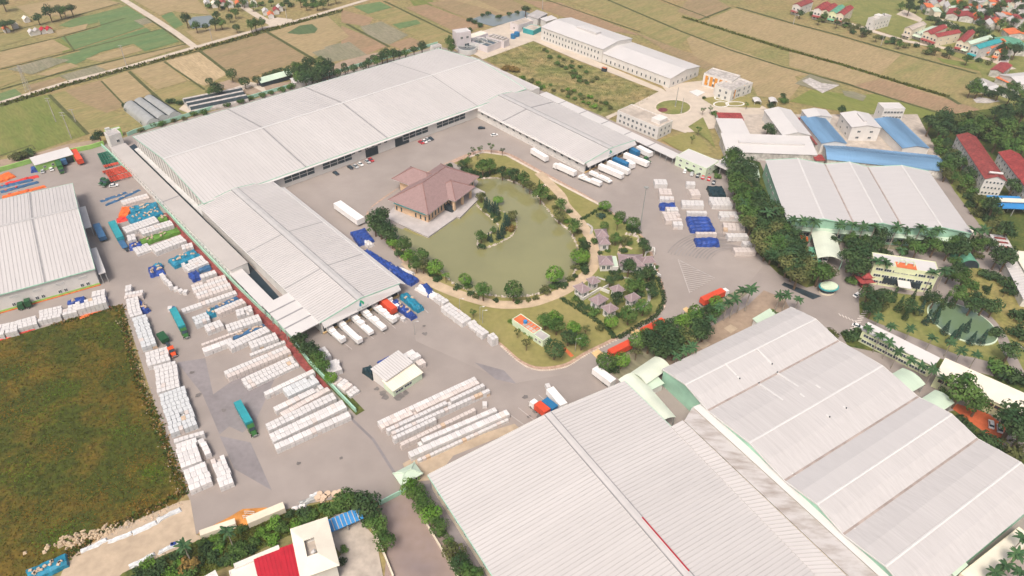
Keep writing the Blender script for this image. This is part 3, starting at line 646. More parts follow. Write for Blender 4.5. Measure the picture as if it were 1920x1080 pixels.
def dock_end(root, L, W, n, ns, word, zt=8.8):
    "gable end with a sheeted fascia above a row of loading doors"
    fas = MB(); yb, zb = -2.3, 5.0
    P = [(0, -.75, 6.95), (L/2, -.75, zt+.1), (L, -.75, 6.95), (L, yb, zb), (L/2, yb, zb), (0, yb, zb)]
    fas.add(P+[(x, y+.12, z-.15) for x, y, z in P], [(0, 5, 4), (0, 4, 1), (1, 4, 3), (1, 3, 2), (6, 10, 11), (6, 7, 10), (7, 9, 10), (7, 8, 9), (5, 11, 10, 4), (4, 10, 9, 3), (0, 6, 11, 5), (3, 9, 8, 2)])
    fas.build('sloping_fascia', M['pale_roof'], root)
    MB().box(0, L, yb-.1, yb-.01, zb-.3, zb+.1).build('fascia_edge', M['trim'], root)
    for i in range(n):
        x = L*(i+.5)/n
        MB().box(x-1.5, x+1.5, -.14, .02, 1.1, 4.1).build('dock_door', M['dark'], root)
        MB().box(x-2.0, x+2.0, -.55, .0, .35, 1.05).build('dock_bumper', M['yellow_paint'], root)
    logo(root, *ns, word)
dock_end(LW, *LWd, 9, (LWd[0]*.49, 7.3, 1.15), 'AN PHAT')
dock_end(RW, *RWd, 9, (RWd[0]*.47, 7.2, 1.0), 'AN PHAT')
# side windows of the right wing and a low eave roof on its court side
put_windows(RW, 'u0', *RWd, rows(RWd[1], 15, 3), 3.6, 2.0, 1.3)
put_windows(RW, 'u0', *RWd, rows(RWd[1], 28, 2), 1.2, .5, .5)
put_windows(LW, 'u0', *LWd, rows(LWd[1], 26, 2), 4.4, 1.3, .9)
for rt, d in ((RW, RWd), (LW, LWd)):
    MB().slab([(d[0]+.7, 1, 6.4), (d[0]+.7, d[1]-8, 6.4), (d[0]+3.4, d[1]-8, 5.6), (d[0]+3.4, -1, 5.6)], .2).build('eave_canopy', M['pale_roof'], rt) if rt is LW else \
    MB().slab([(-1.6, -.5, 6.2), (-1.6, d[1]-3, 6.2), (-.75, d[1]-3, 6.5), (-.75, -.5, 6.5)], .15).build('eave_canopy', M['pale_roof'], rt)
# annex strips behind the main hall's right end and the right wing
t, L, W = flat('gable_annex', 'narrow flat white annex along the far hall gable beside the scrub field', 'annex', (1012, 164), (885, 106), (1000, 171), 5, top='white_roof', para=.2)
t, L, W = canopy('covered_walkway', 'long flat white walkway roof behind the right wing', 'walkway', (1262, 297), (1010, 177), (1272, 288), 4.2, m='pale_roof', nx=26, rib=0, nsec=6)
# long shed and canopies on the left of the complex
SHED_SPEC = ((207, 277), (428, 508), (233.5, 268))
canopy('linking_canopy', 'lower narrow pale roof continuing the long shed', 'canopy', (430, 512), (490, 574), (452, 502), 4.2, m='pale_roof', nx=8, nsec=1)
canopy('loading_canopy', 'big white sloping canopy joined to the left wing eave', 'canopy', (491.5, 573), (548, 632), (540, 546), 6.2, m='pale_roof', nx=5, nsec=4, drop=-.6)
# stair tower at the head of the shed
t, L, W = flat('stair_tower', 'white two step tower at the far end of the long shed', 'tower', (203, 255), (226, 248), (200, 246), 9, top='grey_roof', para=.6)
put_windows(t, 'v0', L, W, [L*.6], 4, 1.6, 1.6)
t, L, W = flat('pump_house', 'small green and white hut behind the white stair tower', 'hut', (197, 247), (226, 240), (196, 243), 5, top='pale_roof', wall='green_wall', para=.3)
MB().box(.5, 3, 1, W-.6, 4.8, 6.2).build('water_tank', M['grey_wall'], t)
# ------------------------------------------------------------------ near factory (lower right)
t, L, W = hall('near_factory', 'huge ribbed pinkish white factory roof at the bottom edge', 'factory', (808, 892), (1173, 720), (1075, 1300), 7, 9.3, spans=((0, .575, 1),), nsec=1, oh=.7, rib=1.35, yaw=R(33.0), wall='cream_wall', ridge='white_roof', ridge_w=1.2, gable_trim='trim', eave_trim='mint_trim', roof='white_roof', Wset=130)
NF = t; NFd = (L, W)
bpy.context.view_layer.update(); _a, _b = px_local(t, 1203, 972, 9.0), px_local(t, 1292, 1072, 9.0)
MB().box(min(_a.x, _b.x), min(_a.x, _b.x)+.35, min(_a.y, _b.y), max(_a.y, _b.y), 9.2, 9.6).build('roof_pipe', M['crimson_roof'], t)
for _p in ((1110, 863), (1127, 882), (1151, 910)):
    _a = px_local(t, *_p, 9.0); MB().box(_a.x-.2, _a.x+.25, _a.y-1.2, _a.y+1.2, 8.95, 9.3).build('pipe_support', M['rust_roof'], t)
put_windows(t, 'u0', L, W, rows(W, 22, 2), 3, 1.6, 1.6)
# strips between the near factory and the four gabled hall
def strip_roof(name, label, a0, a1, b1, b0, za, zb, m, rib, ribm='rib'):
    q = [G(*a0, za), G(*a1, za), G(*b1, zb), G(*b0, zb)]; t = thing(name, label, 'roof', (q[0].x, q[0].y, 0), 0)
    l = [p-Vector((q[0].x, q[0].y, 0)) for p in q]
    roof_sheet(t, l[0], l[1], l[2], l[3], M[m], 1, rib, ribm)
    b = [(p.x, p.y, 0) for p in l]; mb = MB(); mb.hexa(b, [(p.x, p.y, p.z-.5) for p in l]); mb.build('wall', M['cream_wall'], t)
    return t
strip_roof('link_roof', 'ribbed strip of roof along the near factory right edge', (1258, 800), (1570, 1120), (1630, 1120), (1280, 788), 7.2, 7.9, 'white_roof', 1.35)
strip_roof('link_roof', 'rain stained grey brown strip of roof beside the valley gutter', (1283, 789), (1634, 1120), (1690, 1120), (1298, 764), 7.8, 7.2, 'stain_roof', 0)
strip_roof('link_roof', 'clean white strip of roof below the mint gable walls', (1299, 763), (1692, 1120), (1752, 1120), (1331, 750), 7.2, 8.2, 'smooth_white_roof', 0)
t, L, W = hall('gabled_factory', 'factory of four streaked white gables with mint gable ends', 'factory', (1245, 692), (1773, 1080), (1500, 590), 8, 10.3, spans=((0, .11, .225), (.225, .405, .555), (.555, .67, .77), (.77, .90, 1.0)), nsec=1, oh=.5, rib=0, yaw=YW, wall='mint_wall', bow=.5, ridge='ridge_white', ridge_w=.42, roof_mats=['streak_roof', 'streak_roof', 'streak_roof', 'streak_roof', 'new_roof', 'streak_roof', 'streak_roof', 'streak_roof'], gable_trim='trim', valley='gutter')
GF = t; GFd = (L, W)
for x, y0, y1 in ((.14, 28, 30), (.135, 55, 57), (.30, 14, 30), (.305, 33, 47), (.48, 24, 40), (.49, 46, 60), (.18, 44, 60)):
    pass
# ------------------------------------------------------------------ roof furniture of the near factories
bpy.context.view_layer.update()
for (xa, ya), (xb, yb) in (((1419, 653), (1448, 680)), ((1360, 681), (1387, 708)), ((1424, 712), (1470, 748)), ((1458, 692), (1500, 722)), ((1502, 735), (1555, 782)), ((1533, 718), (1585, 766))):
    a = px_local(GF, xa, ya, 10.6); b = px_local(GF, xb, yb, 10.0)
    L_, W_ = GFd; mb = MB()
    def roofz(x):
        for s0, s1, s2 in ((0, .11, .225), (.225, .405, .555), (.555, .67, .77), (.77, .90, 1.0)):
            f = x/L_
            if s0 <= f <= s1: return 8+2.3*(f-s0)/(s1-s0)
            if s1 <= f <= s2: return 8+2.3*(s2-f)/(s2-s1)
        return 8
    za, zb = roofz(a.x), roofz(b.x); yy = (a.y+b.y)/2
    mb.hexa([(a.x, yy-.35, za), (b.x, yy-.35, zb), (b.x, yy+.35, zb), (a.x, yy+.35, za)], [(a.x, yy-.35, za+.5), (b.x, yy-.35, zb+.5), (b.x, yy+.35, zb+.5), (a.x, yy+.35, za+.5)])
    mb.build('skylight_strip', M['ridge_white'], GF)
    cx_ = b.x if xb > 1400 and ya < 700 and xa < 1420 else (b.x if xa > 1500 else (a.x if xa in (1424, 1458) else b.x))
    MB().tube((cx_, yy, roofz(cx_)+.2), (cx_, yy, roofz(cx_)+.9), .22, .22, 8).build('roof_vent', M['dark'], GF)
# ------------------------------------------------------------------ more builders
def hip_roof(t, L, W, ze, zr, oh, m, rm, x0=0, y0=0, cap=.28):
    a, b, c, d = x0-oh, x0+L+oh, y0-oh, y0+W+oh; e = Vector
    if L >= W: h = (W+2*oh)/2; r0, r1 = (a+h, (c+d)/2, zr), (b-h, (c+d)/2, zr)
    else: h = (L+2*oh)/2; r0, r1 = ((a+b)/2, c+h, zr), ((a+b)/2, d-h, zr)
    A, B, C, D = (a, c, ze), (b, c, ze), (b, d, ze), (a, d, ze)
    fs = ((A, B, r1, r0), (C, D, r0, r1), (B, C, r1), (D, A, r0)) if L >= W else ((B, C, r1, r0), (D, A, r0, r1), (A, B, r0), (C, D, r1))
    for f in fs: MB().slab(f, .2).build('roof_panel', m, t)
    prs = ((A, r0), (D, r0), (B, r1), (C, r1), (r0, r1)) if L >= W else ((A, r0), (B, r0), (C, r1), (D, r1), (r0, r1))
    for p, q in prs:
        p, q = Vector(p)+Vector((0, 0, .05)), Vector(q)+Vector((0, 0, .05))
        if (p-q).length > .3: MB().tube(p, q, cap, cap, 5).build('ridge_cap', rm, t)
    MB().box(a+.05, b-.05, c+.05, d-.05, ze-.32, ze-.22).build('soffit', M['trim'], t)
def hip_house(name, label, p0, p1, p3, ze, zr, oh=.9, wall='white_wall', roof='villa_roof', rm='villa_ridge', cat='house', z0=0, win=True, group=None, yaw=None, sp=2.6, wh=1.9):
    org, rz, L, W = frame(p0, p1, p3, ze, yaw); t = thing(name, label, cat, org, rz, group)
    MB().box(oh, L-oh, oh, W-oh, z0, ze-.33).build('wall', M[wall], t)
    hip_roof(t, L-2*oh, W-2*oh, ze, zr, oh, M[roof], M[rm], oh, oh)
    if win:
        me = win_mesh(1.5, wh)
        for side, n, ln in (('v0', (0, -1), L), ('v1', (0, 1), L), ('u0', (-1, 0), W), ('u1', (1, 0), W)):
            if facing(t, n):
                for x in rows(ln-2*oh, max(1, int((ln-2*oh)/sp)), .3):
                    loc, r_ = {'v0': ((x+oh, oh-.04, ze-.5-wh-.4), 0), 'v1': ((x+oh, W-oh+.04, ze-.5-wh-.4), math.pi), 'u0': ((oh-.04, x+oh, ze-.5-wh-.4), -math.pi/2), 'u1': ((L-oh+.04, x+oh, ze-.5-wh-.4), math.pi/2)}[side]
                    link('window', me, t, loc, (0, 0, r_))
    return t, L, W
def tunnel(name, label, p0, p1, wd, h, m, cat='greenhouse', group=None, z0=0.0, stripe=None, ends='grey_wall', edge=None):
    "arched tunnel from p0 to p1"
    a, b = G(*p0), G(*p1); d = b-a; L = d.length; t = thing(name, label, cat, a, math.atan2(d.y, d.x), group)
    k = 10; mb = MB(); st = MB()
    def pt(i, s=1.0): an = math.pi*i/k; return (-math.cos(an)*wd/2*s, z0+math.sin(an)*h*s)
    for i in range(k):
        (ya, za), (yb, zb) = pt(i), pt(i+1); (yc, zc), (yd, zd) = pt(i, .96), pt(i+1, .96)
        tgt = st if stripe and i in stripe else mb
        tgt.hexa([(0, yc, zc), (L, yc, zc), (L, yd, zd), (0, yd, zd)], [(0, ya, za), (L, ya, za), (L, yb, zb), (0, yb, zb)])
    mb.build('cover', M[m], t)
    if stripe: st.build('dark_cover', M['dark'], t)
    for x in (.1, L-.1):
        vs = [(x, *pt(i, .955)) for i in range(k+1)]; e = MB()
        e.add(vs+[(x+.05, y, z) for _, y, z in vs], [tuple(range(k+1)), tuple(range(2*k+1, k, -1))]); e.build('end_wall', M[ends], t)
    return t
def mono(name, label, cat, p0, p1, p3, h0, h1, m, wall='white_wall', rib=1.2, group=None, yaw=None, nsec=1, oh=.4, ribm=None):
    "single slope shed: h0 at the p0-p1 eave, h1 at the far eave"
    org, rz, L, W = frame(p0, p1, p3, h0, yaw); t = thing(name, label, cat, org, rz, group)
    a = G(*p0, h0)-org; v = Vector((-math.sin(rz), math.cos(rz), 0)); near0 = abs(a.dot(v)) < W/2
    z0, z1 = (h0, h1) if near0 else (h1, h0)
    MB().hexa([(0, 0, 0), (L, 0, 0), (L, W, 0), (0, W, 0)], [(0, 0, z0-.3), (L, 0, z0-.3), (L, W, z1-.3), (0, W, z1-.3)]).build('wall', M[wall], t)
    s = (z1-z0)/W*oh
    roof_sheet(t, (-oh, -oh, z0-s), (L+oh, -oh, z0-s), (L+oh, W+oh, z1+s), (-oh, W+oh, z1+s), M[m], nsec, rib, ribm or ('rib' if m in ('pale_roof', 'white_roof') else m))
    return t, L, W
t, L, W = mono('long_shed', 'very long narrow pale shed between the block yard and the wing', 'shed', *SHED_SPEC, 6, 6.3, 'shed_roof', wall='white_wall', rib=0, nsec=2, oh=.2, yaw=YA)
put_windows(t, 'v0', L, W, rows(L, 44, 1), 2.5, 1.2, 1.6, cols=1)
# ------------------------------------------------------------------ left hall and gatehouse
t, L, W = hall('left_warehouse', 'ribbed white hall cut by the left edge, canopies on its side', 'warehouse', (175, 503), (128, 346), (-150, 592), 9, 12.5, spans=((0, .6, 1),), nsec=2, frs=[0, .30, 1], rib=1.5, oh=.5, ridge='ridge', ridge_w=.8, gable_trim='mint_trim', eave_trim='mint_trim', wall='white_wall', yaw=R(122.3))
print('left hall', L, W, facing(t, (-1, 0)), facing(t, (0, -1)))
sd_ = 'u0' if facing(t, (-1, 0)) else 'u1'
put_windows(t, sd_, L, W, [x+d for x in rows(W, 7, 1) for d in (-1.1, 1.1)], 1.6, 1.3, 1.6)
put_windows(t, sd_, L, W, [x for x in rows(W, 7, 1)], 5.6, 3.2, .9, glass_m='grey_wall')
MB().box(-.4 if sd_ == 'u0' else L, 0 if sd_ == 'u0' else L+.4, -.2, W, 0, .5).build('plinth', M['orange_tarp'], t)
MB().box(-.12 if sd_ == 'u0' else L, 0 if sd_ == 'u0' else L+.12, -.1, W, .5, 1.3).build('skirting', M['green_wall'], t)
canopy('loading_canopy', 'white canopy on the left hall side nearer its ridge', 'canopy', (155, 429), (144, 390), (172, 426), 5.5, m='pale_roof', nx=3, drop=.0)
canopy('loading_canopy', 'white canopy at the near corner of the left hall', 'canopy', (185, 514), (168, 467), (199, 512), 5.5, m='pale_roof', nx=3, drop=.0)
t, L, W = mono('garage', 'green walled garage with white roof at the upper left yard edge', 'garage', (66, 309), (136, 289), (59, 299), 4.6, 5.6, 'pale_roof', wall='green_wall', rib=0)
MB().box(L*.62, L*.98, -.12, .02, .1, 3.9).build('doorway', M['dark'], t); put_windows(t, 'v0', L, W, [L*.2, L*.42], 1.6, 1.3, 1.2)
# ------------------------------------------------------------------ restaurant on the pond
FR = frame((803, 403), (899, 331), (728, 374), 7.5)
org, rz, L, W = FR; REST = thing('pond_restaurant', 'sandstone pavilion with big mauve brown hipped roofs standing in the pond', 'restaurant', org, rz); t = REST
bpy.context.view_layer.update()
MB().box(2.2, L-2.2, 2.2, W-2.2, 1.2, 7.2).build('wall', M['sandstone'], t)
hip_roof(t, L-4, W-4, 7.5, 15.0, 2.0, M['tile_roof'], M['tile_ridge'], 2, 2, .22)
q = [px_local(t, *p, 7.5) for p in ((854, 379), (889, 350), (842, 373))]
px0, px1 = q[0].x, q[1].x; py0 = min(q[0].y, q[1].y)
hip_roof(t, px1-px0-2, W*.45-py0, 7.7, 12.5, 1.0, M['tile_roof'], M['tile_ridge'], px0+1, py0+1, .22)
for x in (px0+1.6, (px0+px1)/2, px1-1.6): MB().box(x-.55, x+.55, py0+1.5, py0+2.6, 1.2, 7.4).build('column', M['sandstone'], t)
q = [px_local(t, *p, 7.5) for p in ((737, 337), (774, 314), (766, 347))]
lx0, lx1, ly1 = min(p.x for p in q), max(p.x for p in q), max(p.y for p in q)
lx0 = q[2].x if q[2].x < q[1].x else q[0].x
hip_roof(t, q[1].x-q[0].x-2, ly1-W*.5, 7.7, 13.0, 1.0, M['tile_roof'], M['tile_ridge'], q[0].x+1, W*.5, .22)
MB().box(q[0].x+2, q[1].x-2, W*.6, ly1-2.5, 1.2, 7.3).build('side_wall', M['sandstone'], t)
dk = MB(); dk.prism([(px_local(t, *p, 1.2).x, px_local(t, *p, 1.2).y) for p in ((724, 408), (803, 444), (857, 406), (862, 408), (910, 360), (880, 345), (800, 360), (740, 385))], .2, 1.2); dk.build('terrace', M['deck'], t)
def rwin(side, xs, z, wd, ht, off):
    me = win_mesh(wd, ht, 'sandstone', 'glass', 1)
    for x in xs:
        loc, r_ = {'v0': ((x, off-.04, z), 0), 'u0': ((off-.04, x, z), -math.pi/2)}[side]; link('window', me, t, loc, (0, 0, r_))
rwin('v0', [3.4+i*(L-7)/15 for i in range(16)], 2.0, 1.3, 4.2, 2.2)
rwin('u0', [3.6+i*(W-7)/6 for i in range(7) if i not in (3, 4)], 1.6, 1.2, 2.6, 2.2)
for a in (L*.36, ):
    MB().hexa([(a, -2.5, 1.2), (a+3.2, -2.5, 1.2), (a+3.2, 2.1, 1.2), (a, 2.1, 1.2)], [(a, -2.4, 1.35), (a+3.2, -2.4, 1.35), (a+3.2, 2.1, 4.0), (a, 2.1, 4.0)]).build('stair', M['dark'], t)
MB().slab([(.4, 2.4, 6.3), (2.1, 2.4, 7.0), (2.1, W-3, 7.0), (.4, W-3, 6.3)], .12).build('awning', M['teal_roof'], t)
# ------------------------------------------------------------------ guest villas
VIL = [((1119, 445), (1142, 444), (1117, 431), 'mauve roofed villa nearest the tall lamp mast, upper wing'), ((1124, 459), (1145, 458), (1122, 447), 'small mauve villa with glazed front facing the pond path'),
       ((1124, 497), (1151, 497), (1123, 480), 'mauve villa at the left end of the terrace by the path'), ((1162, 499), (1210, 500), (1160, 476), 'largest mauve roofed villa in the walled garden'),
       ((1205, 494), (1230, 492), (1204, 484), 'mauve roofed entrance porch beside the curved white garden wall'), ((1091, 551), (1109, 543), (1071, 538), 'villa at the left corner of the garden by the sandy path'),
       ((1110, 534), (1126, 528), (1093, 526), 'villa roof just behind the left corner villa'), ((1121, 573), (1141, 561), (1104, 561), 'villa second from the bottom corner of the garden'),
       ((1142, 588), (1160, 579), (1125, 577), 'lowest villa in the garden with glazed front and white terrace'), ((1155, 551), (1173, 544), (1142, 540), 'villa in the garden middle with peaked mauve roof'), ((1183, 567), (1201, 558), (1170, 557), 'villa nearest the road bend with white wall')]
for p0, p1, p3, lb in VIL:
    hip_house('garden_villa', lb, p0, p1, p3, 4.3, 6.4, oh=.7, sp=2.2, wh=2.0, cat='villa', group='garden villas')
t, L, W = flat('villa_link', 'flat pale link roof between two garden villas', 'roof', (1148, 500), (1160, 500), (1147, 480), 3.4, top='mint_roof', para=.1)
for pts, lb in (([(1080, 555), (1092, 565), (1125, 545), (1142, 552)], 'low white wall between the left garden villas'), ([(1130, 545), (1143, 538)], 'short white wall beside the middle garden villa')):
    tag(strip('garden_wall', pts, .5, .2, M['white_wall'], kind=None, h=1.6), lb, 'wall')
tag(strip('garden_wall', smooth([(1209, 482), (1214, 474), (1225, 472), (1226, 480)], 4, False), .5, .2, M['white_wall'], kind=None, h=2.2), 'curved white wall above the garden entrance porch', 'wall')
tag(strip('garden_wall', smooth([(1226, 504), (1228, 514), (1238, 522)], 4, False), .5, .2, M['white_wall'], kind=None, h=1.6), 'curved white wall below the garden entrance porch', 'wall')
# service hut on the lawn
t, L, W = flat('service_hut', 'hut with orange roof, pits and blue tank on the lawn', 'hut', (960, 598), (1000, 626), (977, 588), 3.4, wall='pale_green_wall', top='orange_roof', para=.35)
for i in range(4): MB().box(L*.42+i*L*.14, L*.42+i*L*.14+L*.11, W*.15, W*.5, 3.0, 3.2).build('roof_pit', M['old_concrete'], t); MB().box(L*.42+i*L*.14+.3, L*.42+i*L*.14+L*.11-.3, W*.58, W*.85, 3.0, 3.15).build('roof_pit', M['gutter'], t)
MB().tube((L*.42, W*.5, 3.1), (L*.42, W*.5, 4.3), .8, .8, 12).build('water_tank', M['sky_blue_roof'], t)
t, L, W = flat('service_hut', 'dark flat roofed mint hut on the lawn beside the orange roof', 'hut', (1000, 627), (1018, 639), (1013, 617), 3.6, wall='pale_green_wall', top='grey_roof', para=.3)
put_windows(t, 'v0', L, W, [L*.3, L*.7], 1.4, 1.2, 1.2)
# small sheds in the yard
t, L, W = mono('yard_shed', 'white corrugated shed in the middle of the yard', 'shed', (723, 713), (772, 679), (700, 693), 5.4, 6.2, 'pale_roof', rib=1.0)
t, L, W = mono('lean_to', 'beige roofed lean-to on the front of the white yard shed', 'shed', (737, 732), (791, 698), (724, 713), 3.6, 4.3, 'cream_roof', wall='pale_green_wall', rib=.9)
put_windows(t, 'v0', L, W, [L*.2, L*.5], 1.3, L*.26, 1.2, cols=3)
t, L, W = hip_house('gate_hut', 'green hut with mint hipped roof by the works gate', (752, 910), (793, 888), (738, 887), 3.4, 4.8, oh=.8, wall='green_wall', roof='mint_roof', rm='mint_roof', cat='hut')
# ------------------------------------------------------------------ new works at the back
t, L, W = hall('new_factory', 'taller white hall with two rows of windows beyond the scrub field', 'factory', (1130, 92), (1185, 72), (1016, 50), 10, 12.2, rib=0, nsec=1, roof='pale_roof', wall='white_wall', oh=.4, ridge=None)
sd_ = 'u0' if facing(t, (-1, 0)) else 'u1'
put_windows(t, sd_, L, W, rows(W, 18, 2), 1.4, 1.2, 2.0, cols=1); put_windows(t, sd_, L, W, rows(W, 18, 2), 5.6, 1.2, 2.0, cols=1)
MB().box(L*.42, L*.58, W*.30, W*.62, 11.8, 13.4).build('roof_monitor', M['pale_roof'], t)
t, L, W = hall('new_factory', 'lower white hall joined to the taller white hall end', 'factory', (1257, 147), (1312, 124), (1132, 99), 7, 9, rib=0, nsec=1, roof='pale_roof', wall='white_wall', oh=.4, ridge=None)
sd_ = 'u0' if facing(t, (-1, 0)) else 'u1'
put_windows(t, sd_, L, W, rows(W, 14, 2), 1.4, 1.2, 2.2, cols=1); put_windows(t, 'v0', L, W, rows(L, 6, 2), 1.4, 1.6, 2.2, cols=2)
t, L, W = flat('office_block', 'white flat roofed office with two window rows near the roundabout', 'office', (1158, 207), (1235, 239), (1185, 195), 8, top='old_concrete', para=.6)
auto_windows(t, L, W, 2, 3.0, 1.5, 1.8, 1.2, 3.4)
MB().box(L*.72, L*.92, W*.3, W*.85, 7.5, 9.8).build('stair_head', M['white_wall'], t)
t, L, W = flat('modern_office', 'angular white office with orange window panels by the roundabout', 'office', (1320, 137), (1372, 152), (1342, 128), 9, top='concrete', para=.6)
for i in range(5): MB().box(L*.08+i*L*.17, L*.08+i*L*.17+L*.1, -.14, .0, 1.5, 7.8).build('orange_panel', mat('orange_panel', (.62, .26, .03), .6, .05, .5), t)
auto_windows(t, L, W, 2, 4.4, 1.4, 2.0, 1.5, 3.6)
t, L, W = flat('modern_office', 'lower white front block of the angular orange panelled office', 'office', (1343, 160), (1372, 170), (1386, 147), 8, top='concrete', para=.5)
auto_windows(t, L, W, 2, 4.0, 1.5, 1.9, 1.2, 3.4)
for i in range(3): MB().box(L+.0, L+.14, W*.2+i*W*.27, W*.2+i*W*.27+1.2, 1.2, 7.0).build('orange_panel', MATS['orange_panel'], t)
t, L, W = flat('modern_office', 'right hand white block of the angular orange panelled office', 'office', (1372, 170), (1412, 155), (1360, 150), 7.2, top='concrete', para=.5)
auto_windows(t, L, W, 2, 4.0, 1.5, 1.9, 1.2, 3.2)
for p, lb in (((1411, 184), 'left white curved car shelter beyond the modern office'), ((1441, 184), 'right white curved car shelter beyond the modern office')):
    canopy('car_shelter', lb, 'shelter', (p[0]+4, p[1]+5), (p[0], p[1]-3), (p[0]+18, p[1]+5), 3.0, m='pale_roof', arch=.8, nx=2)
t, L, W = flat('kiosk', 'tiny kiosk with red roof beside the white hall lane', 'kiosk', (1128, 127), (1136, 129), (1131, 125), 2.6, wall='dark', top='orange_roof', para=.1)
ground('basin', [(1292, 173), (1306, 169), (1322, 174), (1308, 182)], .35, M['trim'], kind='structure', th=.3)
t, L, W = flat('lodge', 'pale green two storey lodge with white roof beside the parked cars', 'lodge', (1268, 292), (1325, 316), (1290, 278), 6, wall='pale_green_wall', top='pale_roof', para=.2)
auto_windows(t, L, W, 2, 3.6, 1.6, 1.2, .9, 2.9)
canopy('pavilion', 'white winged canopy roof right of the pale green lodge', 'canopy', (1336, 306), (1366, 320), (1352, 282), 5.5, m='pale_roof', nx=3, drop=.8)
# ------------------------------------------------------------------ water treatment corner
t, L, W = flat('control_tower', 'grey lilac tower block at the water treatment basins', 'tower', (856, 62), (883, 58), (852, 55), 13, wall='lilac_wall', top='pale_roof', para=.4)
put_windows(t, 'v0', L, W, [L*.7], 1.5, 3.6, 3.0); put_windows(t, 'v0', L, W, [L*.35, L*.75], 8, 2.0, 1.8)
t, L, W = flat('filter_house', 'low lilac block between the grey tower and the filter tanks', 'building', (883, 72), (915, 62), (880, 64), 5.5, wall='lilac_wall', top='cream_roof', para=.3); auto_windows(t, L, W, 1, 5, 1.8, 1.6, 1.6)
t, L, W = flat('settling_basin', 'open rectangular basin with lilac walls beside the round tanks', 'basin', (914, 87), (945, 75), (892, 74), 5, wall='lilac_wall', top='tank_water', para=.7)
for f in (.33, .66): MB().box(L*f, L*f+.4, .3, W-.3, 4.35, 5.0).build('divider', M['concrete'], t)
t, L, W = flat('filter_block', 'lilac block with pale pitted roof beside the open basin', 'basin', (945, 77), (955, 72), (920, 64), 5.5, wall='lilac_wall', top='old_concrete', para=.3)
for i in range(5): MB().box(.6, L-.6, W*(.1+i*.17), W*(.2+i*.17), 5.25, 6.4).build('filter_unit', M['concrete'], t)
t, L, W = flat('pump_hall', 'lilac flat roofed hall beside the reservoir', 'building', (972, 47), (1000, 38), (958, 41), 6, wall='lilac_wall', top='old_concrete', para=.4); auto_windows(t, L, W, 1, 6, 1.6, 1.4, 2)
t, L, W = flat('aqua_store', 'low turquoise walled store beside the taller white hall', 'building', (1000, 57), (1015, 50), (985, 50), 4, wall='teal_roof', top='old_concrete', para=.3)
MATS['aqua'] = None; del MATS['aqua']; t.children[0].data.materials[0] = mat('aqua_wall', (.27, .56, .52), .7, .06, .3)
t, L, W = mono('steel_shed', 'grey steel shed with pale roof strip behind the white hall', 'shed', (1008, 35), (1026, 25), (996, 27), 6, 7, 'grey_roof', wall='grey_wall', rib=0)
t, L, W = mono('steel_shed', 'pale lean-to roof at the back corner of the white hall', 'shed', (1024, 40), (1044, 34), (1018, 35), 5, 5.6, 'pale_roof', wall='grey_wall', rib=0)
for (x, y, r, h, lb) in ((876, 97, 7.0, 3.6, 'front round concrete clarifier tank'), (897, 88, 7.0, 5.0, 'taller round clarifier tank beside the basin'), (872, 88, 4.5, 3.2, 'small round tank left of the clarifiers'), (858, 86, 3.2, 3.8, 'smallest round tank under the grey tower')):
    c = G(x, y); t = thing('clarifier_tank', lb, 'tank', c); mb = MB(); n = 24
    ring = lambda rr, z: [(rr*math.cos(2*math.pi*i/n), rr*math.sin(2*math.pi*i/n), z) for i in range(n)]
    v = ring(r, 0)+ring(r, h)+ring(r-.5, h)+ring(r-.5, h-1)
    mb.add(v, [(k*n+i, k*n+(i+1) % n, (k+1)*n+(i+1) % n, (k+1)*n+i) for k in range(3) for i in range(n)]); mb.build('tank_wall', M['grey_wall'], t)
    MB().add(ring(r-.45, h-.8), [tuple(range(n))]).build('water', M['tank_water'], t)
    MB().box(-r, r, -.35, .35, h+.1, h+.5).build('bridge', M['steel'], t); MB().tube((0, 0, h-.9), (0, 0, h+.9), .6, .6, 8).build('hub', M['steel'], t)
for (x, y, r, lb) in ((962, 72, 2.0, 'dark blue upright tank by the filter block, nearer'), (969, 68, 2.2, 'dark blue upright tank by the filter block, farther')):
    MB().tube((0, 0, 0), (0, 0, 3.2), r, r, 14).build('storage_tank', M['box_bright_blue'], None, loc=G(x, y)); tag(bpy.context.scene.collection.objects[-1], lb, 'tank')
t, L, W = flat('gatehouse', 'small white lattice gate frame at the end of the back wall', 'gate', (812, 88), (828, 84), (810, 84), 5, top='grey_roof', para=.4); put_windows(t, 'v0', L, W, rows(L, 3, .3), 1.2, 1.6, 2.4, cols=1)
# ------------------------------------------------------------------ farm sheds along the back
for i, (a, b) in enumerate((((247, 203), (290, 237)), ((264, 197), (309, 230)), ((282, 192), (330, 224)))):
    tunnel('poly_tunnel', ['leftmost', 'middle', 'rightmost'][i]+' of three short grey farm tunnels behind the hall', a, b, 9.5, 5.0, 'steel', stripe=(6, 7), group='short farm tunnels')
for i, (a, b) in enumerate((((346, 196), (455, 174)), ((352, 203), (458, 181)), ((358, 210), (464, 188)))):
    tunnel('poly_tunnel', ['farthest', 'middle', 'nearest'][i]+' of three long striped farm tunnels behind the hall', a, b, 7.2, 4.0, 'concrete', stripe=(2, 3), group='long farm tunnels')
mono('barn', 'long low green roofed barn among trees behind the hall', 'barn', (490, 155), (548, 139), (488, 150), 3.2, 4.6, 'mint_roof', wall='dark', rib=0)
mono('farmhouse', 'small white farmhouse behind the hall back eave', 'house', (552, 155), (583, 147), (549, 149), 4.0, 5.0, 'pale_roof', rib=0)
mono('farmhouse', 'little pale roofed shack among the trees behind the hall', 'house', (566, 138), (578, 128), (562, 136), 3, 4, 'mint_roof', rib=0)
